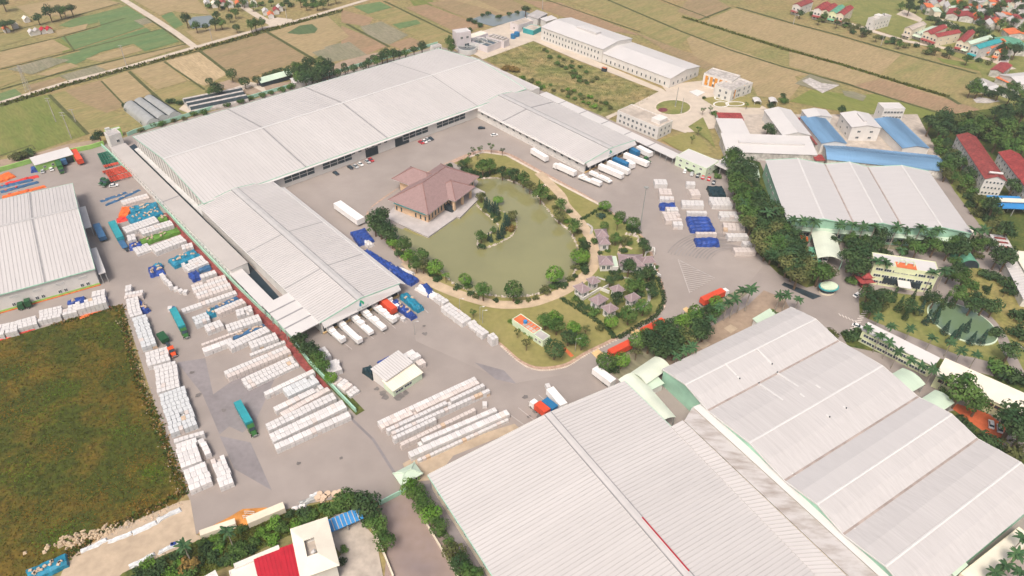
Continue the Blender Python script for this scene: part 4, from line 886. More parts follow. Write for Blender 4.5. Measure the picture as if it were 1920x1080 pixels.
# ------------------------------------------------------------------ old works compound
def gab(name, label, p0, p1, p3, ze, zr, roof, wall='white_wall', **k):
    k.setdefault('rib', 0); k.setdefault('ridge', None); k.setdefault('oh', .4)
    return hall(name, label, 'shed', p0, p1, p3, ze, zr, roof=roof, wall=wall, **k)
mono('old_shed', 'small flat red roofed shed at the compound corner', 'shed', (1350, 224), (1394, 225), (1348, 213), 5, 5.6, 'red_roof', wall='old_wall', rib=1.2)
mono('old_shed', 'white roofed shed below the small red roof', 'shed', (1358, 256), (1408, 257), (1351, 225), 5, 6, 'pale_roof', wall='old_wall', rib=0)
t, L, W = mono('old_shed', 'long white roofed shed with roof monitor facing the gabled roofs', 'shed', (1363, 284), (1532, 290), (1357, 256), 5, 7, 'pale_roof', wall='old_wall', rib=0)
MB().box(L*.16, L*.9, W*.45, W*.6, 5.6, 6.9).build('roof_monitor', M['pale_roof'], t)
gab('old_shed', 'white gabled shed with roof vent between the courtyard and red strip', (1468, 253), (1520, 253), (1443, 206), 7, 9, 'pale_roof')
mono('red_walkway', 'narrow red roofed passage between the white and blue sheds', 'walkway', (1530, 270), (1540, 270), (1502, 222), 4, 4.4, 'rust_roof', rib=0, wall='old_wall')
gab('old_shed', 'white topped end of the tall blue roofed shed', (1515, 219), (1560, 219), (1507, 206), 8, 9.2, 'pale_roof')
gab('blue_shed', 'blue roofed shed left of the white house', (1541, 268), (1587, 268), (1515, 219), 7, 8.4, 'blue_roof', rib=1.4, ribm='blue_roof')
t, L, W = hall('blue_shed', 'long blue roofed shed across the front of the compound', 'shed', (1552, 298), (1543, 270), (1762, 303), 5, 7, roof='blue_roof', wall='old_wall', ridge=None, rib=1.6, ribm='blue_roof', oh=.4)
t, L, W = gab('white_house', 'white gabled block with roof vent between the blue sheds', (1598, 238), (1652, 239), (1587, 212), 9, 10.5, 'pale_roof')
auto_windows(t, L, W, 2, 6, 2.0, 1.4, 1.6, 3.8); MB().box(L*.46, L*.56, W*.2, W*.8, 10.2, 11.2).build('roof_vent', M['pale_roof'], t)
gab('blue_shed', 'blue roofed shed right of the white house', (1693, 277), (1742, 277), (1658, 223), 6, 7.4, 'blue_roof', rib=1.4, ribm='blue_roof')
t, L, W = flat('white_tower_house', 'white three storey house with window bands behind the blue shed', 'house', (1658, 203), (1698, 203), (1654, 192), 11, top='pale_roof', para=.4)
for f in range(3): put_windows(t, 'v0', L, W, rows(L, 6, .6), 1.0+3.3*f, 1.7, 1.5)
put_windows(t, 'u0', L, W, [W*.5], 6.0, 1.0, 1.6)
mono('old_shed', 'tiny red roofed hut at the foot of the red passage', 'hut', (1530, 300), (1546, 300), (1528, 292), 3.5, 4, 'red_roof', rib=0, wall='old_wall')
# ------------------------------------------------------------------ green walled factory
t, L, W = hall('green_factory', 'green walled factory with three white gables behind the palms', 'factory', (1477, 412), (1822, 437), (1436.5, 301), 10, 12.2, spans=((0, .19, .365), (.365, .51, .63), (.63, .83, 1)), roof='new_roof', wall='mint_wall', rib=0, ridge='ridge_white', ridge_w=.5, oh=.5, nsec=1, gable_trim='mint_trim')
MB().slab([(-.5, -2.8, 6.2), (L, -2.8, 6.2), (L, -.1, 6.8), (-.5, -.1, 6.8)], .2).build('eave_canopy', M['mint_roof'], t)
put_windows(t, 'u0', L, W, rows(W, 8, 3), 4.5, 3.0, 1.2); put_windows(t, 'v0', L, W, rows(L, 16, 3), 1.5, 3.2, 2.2)
mono('side_store', 'narrow cream roofed strip along the green factory right side', 'shed', (1824, 440), (1834, 432), (1746, 316), 6, 6, 'cream_roof', wall='cream_wall', rib=0)
mono('green_roofed_store', 'small pale green roof left of the green factory', 'shed', (1402, 330), (1424, 332), (1392, 305), 4, 4.3, 'mint_roof', rib=0)
# ------------------------------------------------------------------ dormitories and right edge
for (p0, p1, p3, lb, rf) in (((1848, 334), (1887, 338), (1793, 253), 'long dormitory with dull red roof and solar tanks', 'rust_roof'), ((1946, 378), (1988, 382), (1882, 286), 'dormitory with brighter red roof at the right edge', 'red_roof')):
    t, L, W = hall('dormitory', lb, 'dormitory', p0, p1, p3, 10, 12, roof=rf, wall='white_wall', rib=1.0, ribm=rf, ridge=None, oh=.5)
    for f in range(3):
        put_windows(t, 'u0', L, W, rows(W, 13, 1), 1.0+3.1*f, 1.2, 1.6, cols=1); put_windows(t, 'v0', L, W, rows(L, 5, .6), 1.0+3.1*f, 1.0, 1.3, cols=1)
    for x in (.3, .62): MB().tube((L*x-1.6, 2.2, 11.6+.9), (L*x+1.8, 2.2, 12.5), .6, .6, 8).build('solar_tank', M['ridge_white'], t)
canopy('roof_sheet', 'blue corrugated roof at the right edge below the dormitories', 'canopy', (1872, 390), (1935, 392), (1850, 366), 5, m='sky_blue_roof', nx=3)
canopy('roof_sheet', 'cream corrugated roof at the right edge over the blue roof', 'canopy', (1862, 377), (1935, 380), (1856, 370), 6, m='cream_roof', nx=3)
t, L, W = mono('edge_shed', 'cream roofed shed cut by the right edge below the blue roof', 'shed', (1900, 470), (1960, 570), (1940, 398), 6, 6.6, 'cream_roof', wall='pale_green_wall', rib=0)
t, L, W = mono('tin_shed', 'long narrow rusty white tin shed at the right edge', 'shed', (1858, 440), (1920, 560), (1874, 425), 4.5, 5, 'pale_roof', rib=1.2)
for f in (.05, .12, .2, .33): MB().box(L*f, L*f+1.2, W*.1, W*.9, 4.95, 5.15).build('rust_sheet', M['rust_roof'], t)
# gate area
t, L, W = canopy('gate_canopy', 'arched pale green canopy over the gate lane', 'canopy', (1535, 478), (1523, 430), (1582, 478), 7.5, m='pale_mint_roof', arch=1.8, nx=3, post_m='mint_trim')
canopy('bike_shelter', 'flat dull green shelter roof left of the gate canopy', 'shelter', (1520, 492), (1507, 462), (1540, 490), 3.5, m='green_roof', nx=3)
tunnel('arched_shed', 'dark green arched shed right of the pale green office', (1815, 503), (1799, 481), 9.5, 4.6, 'green_roof', cat='shed', ends='dark')
t, L, W = flat('main_office', 'pale green three storey office with orange roof terrace and arches', 'office', (1640, 494), (1762, 513), (1645, 474), 11, wall='yellow_wall', top='pale_roof', para=.3)
for f in range(3):
    put_windows(t, 'v0', L, W, [x for x in rows(L, 7, 1)], 1.2+3.3*f, 3.0, 1.4, cols=3)
    put_windows(t, 'u0', L, W, rows(W, 2, 1), 1.2+3.3*f, 2.0, 1.4)
MB().box(L*.33, L*.66, -.2, W*.45, 8.2, 11.05).build('terrace_recess', M['yellow_wall'], t); MB().box(L*.34, L*.65, -.3, W*.42, 11.1, 11.25).build('terrace_floor', M['orange_roof'], t)
MB().box(L*.22, L*.8, -.9, -.1, 2.4, 4.8).build('porch_band', M['dark'], t); MB().slab([(L*.42, -5.5, 4.6), (L*.62, -5.5, 4.6), (L*.62, -.95, 5.2), (L*.42, -.95, 5.2)], .2).build('porch_canopy', M['pale_roof'], t)
for cx_ in (.43, .56):
    pts = [Vector((L*cx_+math.cos(a*math.pi/10)*L*.06, W*.25, 11.25+math.sin(a*math.pi/10)*2.4)) for a in range(11)]; ar = MB()
    for a, b in zip(pts, pts[1:]): ar.tube(a, b, .28, .28, 5)
    ar.build('arch', M['pale_green_wall'], t)
c = G(1550, 548); t = thing('guard_house', 'round cream guard house with teal roof at the gate', 'guard house', c, .2); n = 16
w_ = MB(); w_.prism([(3.6*math.cos(2*math.pi*i/n), 2.6*math.sin(2*math.pi*i/n)) for i in range(n)], 0, 3.0); w_.build('wall', M['cream_wall'], t)
w_ = MB(); w_.prism([(3.66*math.cos(2*math.pi*i/n), 2.66*math.sin(2*math.pi*i/n)) for i in range(n)], 1.2, 2.3); w_.build('window_band', M['glass'], t)
w_ = MB(); w_.prism([(4.5*math.cos(2*math.pi*i/n), 3.4*math.sin(2*math.pi*i/n)) for i in range(n)], 3.0, 3.4); w_.build('roof', M['teal_roof'], t)
w_ = MB(); w_.prism([(3.9*math.cos(2*math.pi*i/n), 2.9*math.sin(2*math.pi*i/n)) for i in range(n)], 3.41, 3.9); w_.build('roof_rim', M['pale_green_wall'], t)
c = G(1617, 536); t = thing('shrine', 'small red two tiered shrine beside the pale green office', 'shrine', c, .15)
MB().box(-1.6, 1.6, -1.4, 1.4, 0, 3.2).build('wall', M['rust_roof'], t)
for z, s in ((3.2, 3.4), (5.2, 2.4)):
    r_ = MB(); b4 = [(-s, -s*.8, z+.3), (s, -s*.8, z+.3), (s, s*.8, z+.3), (-s, s*.8, z+.3)]; t4 = [(-s*.45, -s*.2, z+1.6), (s*.45, -s*.2, z+1.6), (s*.45, s*.2, z+1.6), (-s*.45, s*.2, z+1.6)]
    r_.hexa(b4, t4); r_.build('roof', M['red_roof'], t)
    for sx in (-1, 1):
        for sy in (-1, 1): MB().tube((sx*s*.9, sy*s*.7, z+.35), (sx*s*1.12, sy*s*.9, z+.95), .2, .08, 5).build('eave_tip', M['red_roof'], t)
MB().box(-1.1, 1.1, -1.0, 1.0, 4.6, 5.4).build('upper_wall', M['red_roof'], t); MB().box(-1.2, 1.2, -4.6, -1.42, 0, .25).build('steps', M['red_roof'], t)
# staff blocks bottom right
t, L, W = mono('staff_block', 'white roofed cream block along the garden road', 'building', (1618, 618), (1750, 685), (1624, 607), 6.5, 7.4, 'pale_roof', wall='yellow_wall', rib=0)
put_windows(t, 'v0', L, W, rows(L, 12, 1), 3.6, 2.0, 1.4); put_windows(t, 'v0', L, W, rows(L, 12, 1), .9, 2.0, 1.4)
t, L, W = mono('staff_block', 'long pale roofed block cut by the right edge beyond the plaza', 'building', (1757, 702), (1960, 795), (1763, 673), 6.5, 7.6, 'cream_roof', wall='yellow_wall', rib=0)
put_windows(t, 'v0', L, W, rows(L, 14, 1), 3.6, 2.0, 1.3, frame_m='rust_roof')
canopy('arched_canopy', 'mint arched canopy between the gabled factory and staff block, upper', 'canopy', (1700, 738), (1738, 716), (1668, 700), 6, m='mint_roof', arch=1.2, nx=3)
canopy('arched_canopy', 'mint arched canopy beside the red plaza, lower', 'canopy', (1762, 772), (1792, 752), (1735, 740), 6, m='mint_roof', arch=1.0, nx=3)
t, L, W = flat('low_store', 'low cream flat roof along the gabled factory bottom right', 'building', (1830, 1100), (1940, 1010), (1800, 1075), 4, top='cream_roof', wall='cream_wall', para=.15)
mono('lean_to', 'pale lean-to patch under the gabled factory right eave', 'shed', (1790, 1078), (1812, 1058), (1783, 1070), 5.5, 6, 'mint_roof', rib=0)
# link roofs left of the gabled factory
canopy('arched_link_roof', 'pale mint arched roof left of the gabled factory', 'roof', (1213, 716), (1259, 684), (1185, 693), 6.5, m='pale_mint_roof', arch=1.2, nx=3)
canopy('arched_link_roof', 'long pale mint roof squeezed between the two near factories', 'roof', (1232, 792), (1160, 707), (1262, 770), 6.2, m='pale_mint_roof', arch=1.2, nx=3)
mono('lean_to', 'small grey green lean-to roof under the gabled factory corner', 'shed', (1222, 729), (1243, 718), (1213, 716), 4, 4.4, 'mint_roof', rib=0)
mono('site_hut', 'small mint hut among junk at the gabled factory eave', 'hut', (1422, 606), (1452, 588), (1416, 598), 3.2, 3.8, 'mint_roof', rib=0)
# houses at the bottom edge
org, rz, L, W = frame((563, 1086), (637, 1060), (527, 997), 8); t = thing('courtyard_house', 'cream roofed courtyard house at the bottom edge', 'house', org, rz)
MB().box(.8, L-.8, .8, W-.8, 0, 7.6).build('wall', M['white_wall'], t)
ci = (L*.28, L*.55, W*.3, W*.62)
roof_sheet(t, (0, 0, 8), (L, 0, 8), (ci[1], ci[2], 9.6), (ci[0], ci[2], 9.6), M['cream_roof'], 1, 0); roof_sheet(t, (0, W, 8), (L, W, 8), (ci[1], ci[3], 9.6), (ci[0], ci[3], 9.6), M['cream_roof'], 1, 0)
roof_sheet(t, (0, 0, 8), (0, W, 8), (ci[0], ci[3], 9.6), (ci[0], ci[2], 9.6), M['cream_roof'], 1, 0); roof_sheet(t, (L, 0, 8), (L, W, 8), (ci[1], ci[3], 9.6), (ci[1], ci[2], 9.6), M['cream_roof'], 1, 0)
MB().box(ci[0], ci[1], ci[2], ci[3], 7.7, 7.9).build('light_well', M['old_concrete'], t); MB().tube((L*.42, W*.4, 7.9), (L*.5, W*.4, 8.7), .6, .6, 8).build('water_tank', M['ridge_white'], t)
mono('awning', 'brighter red corrugated awning beside the courtyard house', 'awning', (492, 1106), (537, 1088), (467, 1058), 5.5, 6.4, 'crimson_roof', rib=1.0)
mono('awning', 'darker narrow red awning against the courtyard house wall', 'awning', (540, 1092), (562, 1084), (514, 1036), 6, 6.6, 'crimson_roof', rib=1.0)
t, L, W = flat('house_wing', 'low white roofed wing left of the red awnings', 'house', (440, 1120), (488, 1100), (424, 1072), 5.5, top='cream_roof', para=.3)
t, L, W = flat('house_wing', 'white roof strip behind the red awnings', 'house', (440, 1066), (525, 1030), (435, 1058), 6, top='cream_roof', para=.2)
t, L, W = flat('house_wing', 'farthest left white roof at the bottom edge', 'house', (390, 1130), (424, 1110), (378, 1083), 5, top='pale_roof', para=.3)
canopy('blue_awning', 'bright blue corrugated awning beside the dark tree', 'awning', (620, 998), (682, 972), (616, 977), 3.5, m='sky_blue_roof', nx=3, drop=-.8, rib=1.2)
# ------------------------------------------------------------------ wrapped blocks
A_ = 'white wrapped block in '
BLK = []                                # (x, y, z, rz, sx, sy, sz, material, label)
def stack(p0, p1, p3, layers, label, m='wrap_white', bx=1.55, by=2.1, bh=1.25, gap=.035, miss=.0, m2=None, stepped=False):
    "rows of wrapped blocks; the corners are those of the top face"
    h = layers*bh; a, b, c = G(*p0, h), G(*p1, h), G(*p3, h)
    u = b-a; L = u.length; u.normalize(); v = Vector((-u.y, u.x, 0)); W = (c-a).dot(v)
    if W < 0: a = a+v*W; W = -W
    nx, ny = max(1, round(L/bx)), max(1, round(W/by)); dx, dy = L/nx, W/ny; rz = math.atan2(u.y, u.x)
    def lab(i, j, k):
        if not label.startswith(A_): return label
        jf = j if v.y > 0 else ny-1-j; n = nth(i, nx); w = []
        if ny == 2: w += [('front', 'back')[jf]]
        if layers > 1: w += [('lower', 'top')[k == layers-1] if layers == 2 else ('bottom', 'middle', 'top')[k]]
        w += ['block', n] if n else ['block']
        if n == 'middle': return label
        if 2 < ny <= 20: w += ['of', ORD[jf], 'line']
        w = ' '.join(w)+' in '+label[len(A_):]
        return w if 4 <= len(w.split()) <= 16 else label
    for j in range(ny):
        sh = random.uniform(-.25, .25); mm = m2 if (m2 and j % 2) else m
        tj = layers if not stepped else (layers if random.random() < .8 else max(1, layers-1))
        for i in range(nx):
            if random.random() < miss: continue
            top = tj-(1 if layers > 1 and random.random() < .012 else 0)
            for k in range(top):
                edge = i == 0 or i == nx-1 or j == 0 or j == ny-1
                if k < top-1 and not edge and layers > 1: continue
                q = a+u*((i+.5)*dx+sh+random.uniform(-.03, .03))+v*((j+.5)*dy+random.uniform(-.03, .03))
                BLK.append((q.x, q.y, k*bh, rz+random.uniform(-.012, .012), dx-gap-random.uniform(0, .05), dy-gap-random.uniform(0, .08), bh-.03+random.uniform(-.03, .03), mm if random.random() > .04 else 'wrap_tan' if random.random() < .15 else 'wrap_pink', lab(i, j, k), label))
STK = [
 ((716.5, 803.5), (900, 718), (706, 790), 2, 'the upper double row beyond the near factory', 'wrap_pink'), ((726, 810), (909, 724), (720.6, 804.6), 2, 'the second long row beyond the near factory', 'wrap_white'),
 ((737, 815), (920.6, 732.7), (734.6, 808.8), 2, 'the third long row beyond the near factory', 'wrap_white'), ((739, 825), (819, 787), (734, 819), 2, 'the short low row left of the near factory rows', 'wrap_white'),
 ((752, 837), (892.5, 770), (748, 831), 2, 'the pinkish middle row beyond the near factory', 'wrap_pink'), ((786, 833), (933, 770), (782, 825), 2, 'the rounded row second from the near factory', 'wrap_white'),
 ((771.7, 857), (957, 776), (765, 847), 2, 'the long row nearest the near factory', 'wrap_white'), ((784, 866), (954, 788), (780, 861.5), 1, 'the single layer edge row nearest the near factory', 'wrap_white'),
 ((771.7, 676.5), (788.7, 667), (757.5, 662.5), 3, 'the tall pile behind the yard shed', 'wrap_white'), ((785, 686), (799, 679.6), (776, 678.5), 2, 'the lower pile beside the yard shed', 'wrap_pink'),
 ((294, 737), (337, 725), (276, 690), 2, 'the pile beside the meadow, level with the lower trees', 'wrap_white'), ((319.5, 814), (370, 795), (294, 741), 2, 'the broad striped pile halfway down the meadow edge', 'wrap_cool'),
 ((338.7, 878), (378, 863.5), (326, 834), 2, 'the square pile second from the bottom of the meadow edge', 'wrap_white'), ((325.5, 831), (382.6, 814), (323, 824), 2, 'the single bar above the square meadow edge pile', 'wrap_white'),
 ((356.7, 920), (399, 902), (340, 882.6), 2, 'the lowest pile against the meadow edge', 'wrap_white'), ((383, 854), (394.6, 849), (370, 825), 2, 'the narrow double bar right of the meadow edge piles', 'wrap_white'),
 ((413, 914), (439.4, 903), (390, 863.5), 2, 'the isolated pile right of the lowest meadow pile', 'wrap_white'), ((233, 560), (267.5, 553.5), (228, 550.5), 2, 'the short row at the meadow top corner', 'wrap_pink'),
 ((235, 546.5), (247, 544), (232, 536), 2, 'the topmost small pair above the meadow corner', 'wrap_white'), ((244, 595), (267.5, 588), (233, 562), 2, 'the pile below the meadow top corner', 'wrap_white'),
 ((264.5, 653), (292, 644), (246, 597), 2, 'the tall dark seamed pile along the meadow', 'wrap_cool'), ((276.4, 687), (319, 675), (267, 662), 2, 'the pile beside the orange truck', 'wrap_white'),
 ((71.7, 603), (115, 593), (69, 583), 2, 'the third pile from the left below the left hall', 'wrap_white'), ((116.7, 591.7), (144, 585), (114, 576), 2, 'the low pile between two bigger ones below the left hall', 'wrap_white'),
 ((144, 581.7), (200, 566.7), (140, 567), 3, 'the longest pile below the left hall', 'wrap_white'), ((171.7, 557), (197, 551.7), (170, 547), 2, 'the small pile nearest the left hall corner', 'wrap_white'),
 ((32.7, 617), (69, 607), (30.7, 601), 2, 'the second pile from the left below the left hall', 'wrap_white'), ((8, 626), (31.7, 620.7), (6.7, 607), 2, 'the leftmost full pile below the left hall', 'wrap_white'), ((-20, 632), (6, 627), (-20, 612), 2, 'the pile cut by the left edge', 'wrap_white'),
 ((370.5, 561.4), (434.9, 540.6), (346.7, 537.6), 2, 'the big pinkish field of blocks in the block yard', 'wrap_pink'), ((378, 522), (407, 512), (375, 515), 2, 'the small rounded pile above the pinkish field', 'wrap_white'),
 ((342.8, 586), (444.8, 550.5), (338.8, 579), 1, 'the long low bar below the pinkish field', 'wrap_white'), ((408, 590), (460.6, 568), (403, 580), 2, 'the loaf shaped row right of the teal tarpaulin', 'wrap_pink'),
 ((445.7, 593), (475.4, 583), (433, 584), 2, 'the small loaf pile beside the red kerb', 'wrap_white'), ((367.5, 609), (395, 599), (361, 594), 2, 'the compact square pile right of the teal truck', 'wrap_cool'),
 ((389, 622), (420, 610), (377.4, 612), 2, 'the pile right of the teal truck cab', 'wrap_white'), ((428, 622), (491, 601), (419, 610), 2, 'the broad row above the long blue tarpaulin', 'wrap_white'),
 ((378.4, 648.5), (453.7, 621), (375.4, 645), 1, 'the thin pink bar in the block yard', 'wrap_pink'), ((381.4, 661.4), (437, 640.6), (376.4, 653.5), 2, 'the low left row below the thin pink bar', 'wrap_white'),
 ((433.9, 654.5), (507, 621), (426, 643.6), 2, 'the broad row below the long blue tarpaulin', 'wrap_white'), ((471.5, 653.5), (523, 634.7), (463.6, 641.6), 2, 'the row stepping towards the white canopy corner', 'wrap_white'),
 ((469.5, 668), (535, 642.6), (467.5, 663), 1, 'the small round topped row near the canopy corner', 'wrap_white'), ((428, 709), (545.7, 659.4), (419, 696), 2, 'the long loaf shaped row in the lower block yard', 'wrap_pink'),
 ((464.6, 730), (560.5, 685), (450, 711), 1, 'the low row with dark gaps below the loaf row', 'wrap_white'), ((541, 743.5), (599, 716), (527, 729), 2, 'the block group beside the hedge end', 'wrap_cool'),
 ((499.4, 741), (592, 697), (495.8, 734), 2, 'the bent bar left of the hedge end group', 'wrap_white'), ((518.6, 771), (608.5, 726.8), (512.6, 763), 2, 'the smooth white bar above the large field of blocks', 'wrap_white'),
 ((529, 780.7), (619, 731.6), (524, 773.5), 2, 'the pinkish bar above the large field of blocks', 'wrap_pink'), ((504, 808), (631, 747), (497, 795), 2, 'the uppermost strip of the large field of blocks', 'wrap_white'),
 ((513.8, 828.7), (651.6, 762.7), (505.4, 813), 2, 'the middle strip of the large field of blocks', 'wrap_white'), ((518.6, 843), (658.8, 779.5), (513.5, 833), 2, 'the lowest strip of the large field of blocks', 'wrap_white'),
 ((230, 385), (280, 371), (223, 377), 1, 'the pinkish row above the teal tarpaulins', 'wrap_pink'), ((238, 437), (299, 415), (232.5, 425), 2, 'the row left below the teal tarpaulins', 'wrap_white'), ((266.7, 440), (325.8, 421.7), (261.7, 430), 2, 'the pile above the green tarpaulin', 'wrap_white'),
 ((241.7, 452), (256.7, 447.5), (237.5, 441.7), 2, 'the little pile left of the green tarpaulin', 'wrap_white'), ((256.7, 478), (285, 468), (246.7, 464), 1, 'the four small loaves below the green tarpaulin', 'wrap_white'), ((291.7, 473), (350, 451), (286.7, 459), 2, 'the stepped pile right of the green tarpaulin', 'wrap_white'),
 ((342.5, 468), (363, 462.5), (338, 460), 2, 'the small pile near the long shed wall', 'wrap_white'), ((351.7, 509), (391, 492.5), (335, 496), 2, 'the pile below the single teal tarpaulin', 'wrap_white'), ((317.5, 538), (325, 535), (302.5, 512), 2, 'the narrow pile below the blue heap', 'wrap_white'),
 ((599.8, 675), (621, 667), (589, 656.5), 2, 'the upper pile behind the hedge', 'wrap_white'), ((611, 693), (638, 688), (608, 679), 2, 'the second pile behind the hedge', 'wrap_white'), ((647, 732), (662, 720), (629, 710), 2, 'the third pile behind the hedge', 'wrap_pink'), ((657.6, 744), (675.6, 732), (647, 734), 1, 'the lowest low pile behind the hedge', 'wrap_white'), ((616, 701), (641, 692), (605, 681), 2, 'the middle pile behind the hedge', 'wrap_white'),
 ((866.7, 607), (884, 597), (831.7, 573), 2, 'the longest pile beside the pond lawn', 'wrap_white'), ((890.7, 621.7), (905, 615), (875, 605), 1, 'the low pile in the line beside the pond lawn', 'wrap_white'), ((904, 630), (917, 623), (892, 621), 2, 'the pile second from the lower end by the pond lawn', 'wrap_white'),
 ((923, 638), (935, 633), (915.7, 627), 3, 'the last tall cube pile by the pond lawn', 'wrap_white'), ((830.7, 570), (841.7, 564), (813, 557), 2, 'the pile below the blue and white tarpaulin', 'wrap_white'),
]
RY = [((1229, 346), (1253, 346), (1229, 336)), ((1236.7, 364), (1260.8, 364.7), (1236, 353)), ((1238, 374), (1265, 375), (1237.5, 367.5)), ((1250, 395), (1273, 395), (1249, 388)), ((1249, 414), (1279.7, 413), (1245.8, 396.7)), ((1263, 423), (1281, 423), (1262, 415)),
      ((1288, 346.7), (1305, 346.7), (1287, 340)), ((1296.7, 366.7), (1315, 366), (1290, 355)), ((1280, 385), (1321.7, 385.8), (1276.7, 375)), ((1289, 399.7), (1326.7, 400), (1289, 395)), ((1305, 439), (1343.8, 439), (1304.7, 434.7)), ((1335, 385), (1374, 385.8), (1330, 369)),
      ((1351.7, 407.5), (1385.8, 408), (1345, 396)), ((1358, 430.8), (1398.7, 433), (1353, 417)), ((1365, 445), (1404, 445), (1363.7, 437)), ((1394, 459), (1410, 459), (1394, 452)), ((1378, 473), (1418, 473), (1374, 464))]
for a, b, c, n, lb, m in STK: stack(a, b, c, n, A_+lb, m, m2='wrap_white' if m == 'wrap_pink' else None)
for i, (a, b, c) in enumerate(RY): stack(a, b, c, 2, A_+'a pile of the right hand yard by the tree belt', 'wrap_pink' if i % 3 == 1 else 'wrap_white', bx=2.2, by=1.9)
for (x, y) in ((909, 762), (1027, 728), (320, 582), (745, 597), (756, 601), (331, 545), (340, 549), (349, 551)):
    c = G(x, y); BLK.append((c.x, c.y, 0, random.uniform(0, 1), 1.7, 2.2, 1.5, 'wrap_white', 'white wrapped block standing alone on the yard', 'white wrapped block standing alone on the yard'))
BLK.sort(key=lambda b: -(b[4]*b[5]+(1 if b[2] > .1 else -.6)*1.0)/((b[0]**2+b[1]**2+CAMH**2)))
unit = {}
for m in ('wrap_white', 'wrap_cool', 'wrap_pink', 'wrap_tan'):
    mb = MB(); e = .045
    z = [0, .03, .95, 1.0]; pts = []
    for zz, k in ((0, .5-e*.3), (.04, .5), (.93, .5), (1.0, .5-e)):
        pts += [(-k, -k, zz), (k, -k, zz), (k, k, zz), (-k, k, zz)]
    fs = [(3, 2, 1, 0), (12, 13, 14, 15)]+[(r*4+i, r*4+(i+1) % 4, r*4+4+(i+1) % 4, r*4+4+i) for r in range(3) for i in range(4)]
    mb.add(pts, fs); unit[m] = mb.mesh('wrapped_block', M[m])
for b in BLK[:300]:
    o = link('wrapped_block', unit[b[7]], None, (b[0], b[1], b[2]+.08), (0, 0, b[3]), (b[4], b[5], b[6])); tag(o, b[8], 'block', 'wrapped blocks: '+b[9][len(A_):] if b[9].startswith(A_) else 'wrapped blocks standing alone')
mats_ = ['wrap_white', 'wrap_cool', 'wrap_pink', 'wrap_tan']; mb = MB()
for b in BLK[300:]: mb.rbox((b[0], b[1]), b[4], b[5], b[2]+.08, b[2]+.08+b[6], b[3], mats_.index(b[7]), .95)
tag(mb.build('wrapped_blocks', [M[k] for k in mats_]), 'white and pinkish wrapped blocks piled in rows across the yards', 'blocks', kind='stuff')
# ------------------------------------------------------------------ tarpaulins
def tarp(label, m, p0, p1, p3, h=2.2, bags=0, name='tarpaulin', bagm='sandbag', low=.25):
    a, b, c = G(*p0, h), G(*p1, h), G(*p3, h); u = b-a; L = u.length; u.normalize(); v = Vector((-u.y, u.x, 0)); W = (c-a).dot(v)
    if W < 0: a = a+v*W; W = -W
    t = thing(name, label, 'tarpaulin', (a.x, a.y, .08), math.atan2(u.y, u.x)); nx, ny = max(5, int(L/1.3)), max(4, int(W/1.2)); P = []; mb = MB()
    hs = {}
    for i in range(nx+1):
        for j in range(ny+1):
            e = i in (0, nx) or j in (0, ny); x, y = L*i/nx, W*j/ny; z = h*(1-random.uniform(0, low)) if not e else h*random.uniform(.55, .85)
            hs[i, j] = z; P.append((x+random.uniform(-.15, .15), y+random.uniform(-.15, .15), z))
    k = ny+1
    mb.add(P, [(i*k+j, (i+1)*k+j, (i+1)*k+j+1, i*k+j+1) for i in range(nx) for j in range(ny)])
    rim = [(i, 0) for i in range(nx+1)]+[(nx, j) for j in range(1, ny+1)]+[(i, ny) for i in range(nx-1, -1, -1)]+[(0, j) for j in range(ny-1, 0, -1)]
    top = [P[i*k+j] for i, j in rim]; n = len(rim); cx_, cy_ = L/2, W/2
    bot = [(x+(x-cx_)/max(L, 1)*.7*random.uniform(.4, 1.6), y+(y-cy_)/max(W, 1)*.7*random.uniform(.4, 1.6), 0) for x, y, z in top]
    mb.add(bot+top, [(i, (i+1) % n, (i+1) % n+n, i+n) for i in range(n)])
    o = mb.build('cover', M[m], t)
    for q in o.data.polygons: q.use_smooth = False
    for q in range(bags):
        x, y = random.uniform(.1, .9)*L, random.uniform(.15, .85)*W
        MB().rbox((x, y), random.uniform(.9, 1.6), random.uniform(.6, 1.0), h*.9, h+.12, random.uniform(0, 3), 0, .8).build('weight', M[bagm], t)
    return t
def z2(x, y): return (180+x/6, 360+y/6)
def z3(x, y): return (220+x/5.05, 500+y/5.05)
def zr(x, y): return (1160+x/6, 340+y/6)
tarp('teal tarpaulin stack below the pinkish blocks, upper of two', 'teal_tarp', z2(385, 220), z2(690, 150), z2(345, 165), 2.2, 9)
tarp('teal tarpaulin stack with many weights, lower of two', 'teal_tarp', z2(405, 345), z2(750, 232), z2(370, 245), 2.2, 16)
tarp('long grass green tarpaulin with tan weights', 'green_tarp', z2(515, 565), z2(935, 428), z2(485, 520), 2.4, 10)
tarp('small grass green tarpaulin against the red kerb', 'green_tarp', z2(710, 315), z2(800, 290), z2(685, 270), 2.2, 3)
tarp('small dark blue tarpaulin beside the green one', 'blue_tarp', z2(380, 620), z2(510, 588), z2(352, 575), 2.0, 3)
tarp('teal tarpaulin alone in the upper block yard', 'teal_tarp', z2(880, 820), z2(1170, 700), z2(838, 735), 2.4, 8)
tarp('blue tarpaulin heap beside an orange sheet', 'blue_tarp', z2(1090, 970), z2(1185, 930), z2(1060, 890), 2.4, 0)
tarp('faded blue tarpaulin behind the blue heap', 'box_blue', z2(1160, 880), z2(1290, 840), z2(1150, 840), 1.8, 0)
tarp('ragged blue heap with tan weights in mid yard', 'blue_tarp', z2(610, 930), z2(760, 890), z2(575, 840), 1.8, 9, low=.5)
tarp('teal fold on top of the ragged blue heap', 'teal_tarp', z2(680, 840), z2(745, 810), z2(655, 800), 2.0, 0, low=.5)
tarp('orange tarpaulin left of the teal stacks', 'orange_tarp', z2(250, 255), z2(360, 245), z2(215, 165), 1.8, 0, low=.4)
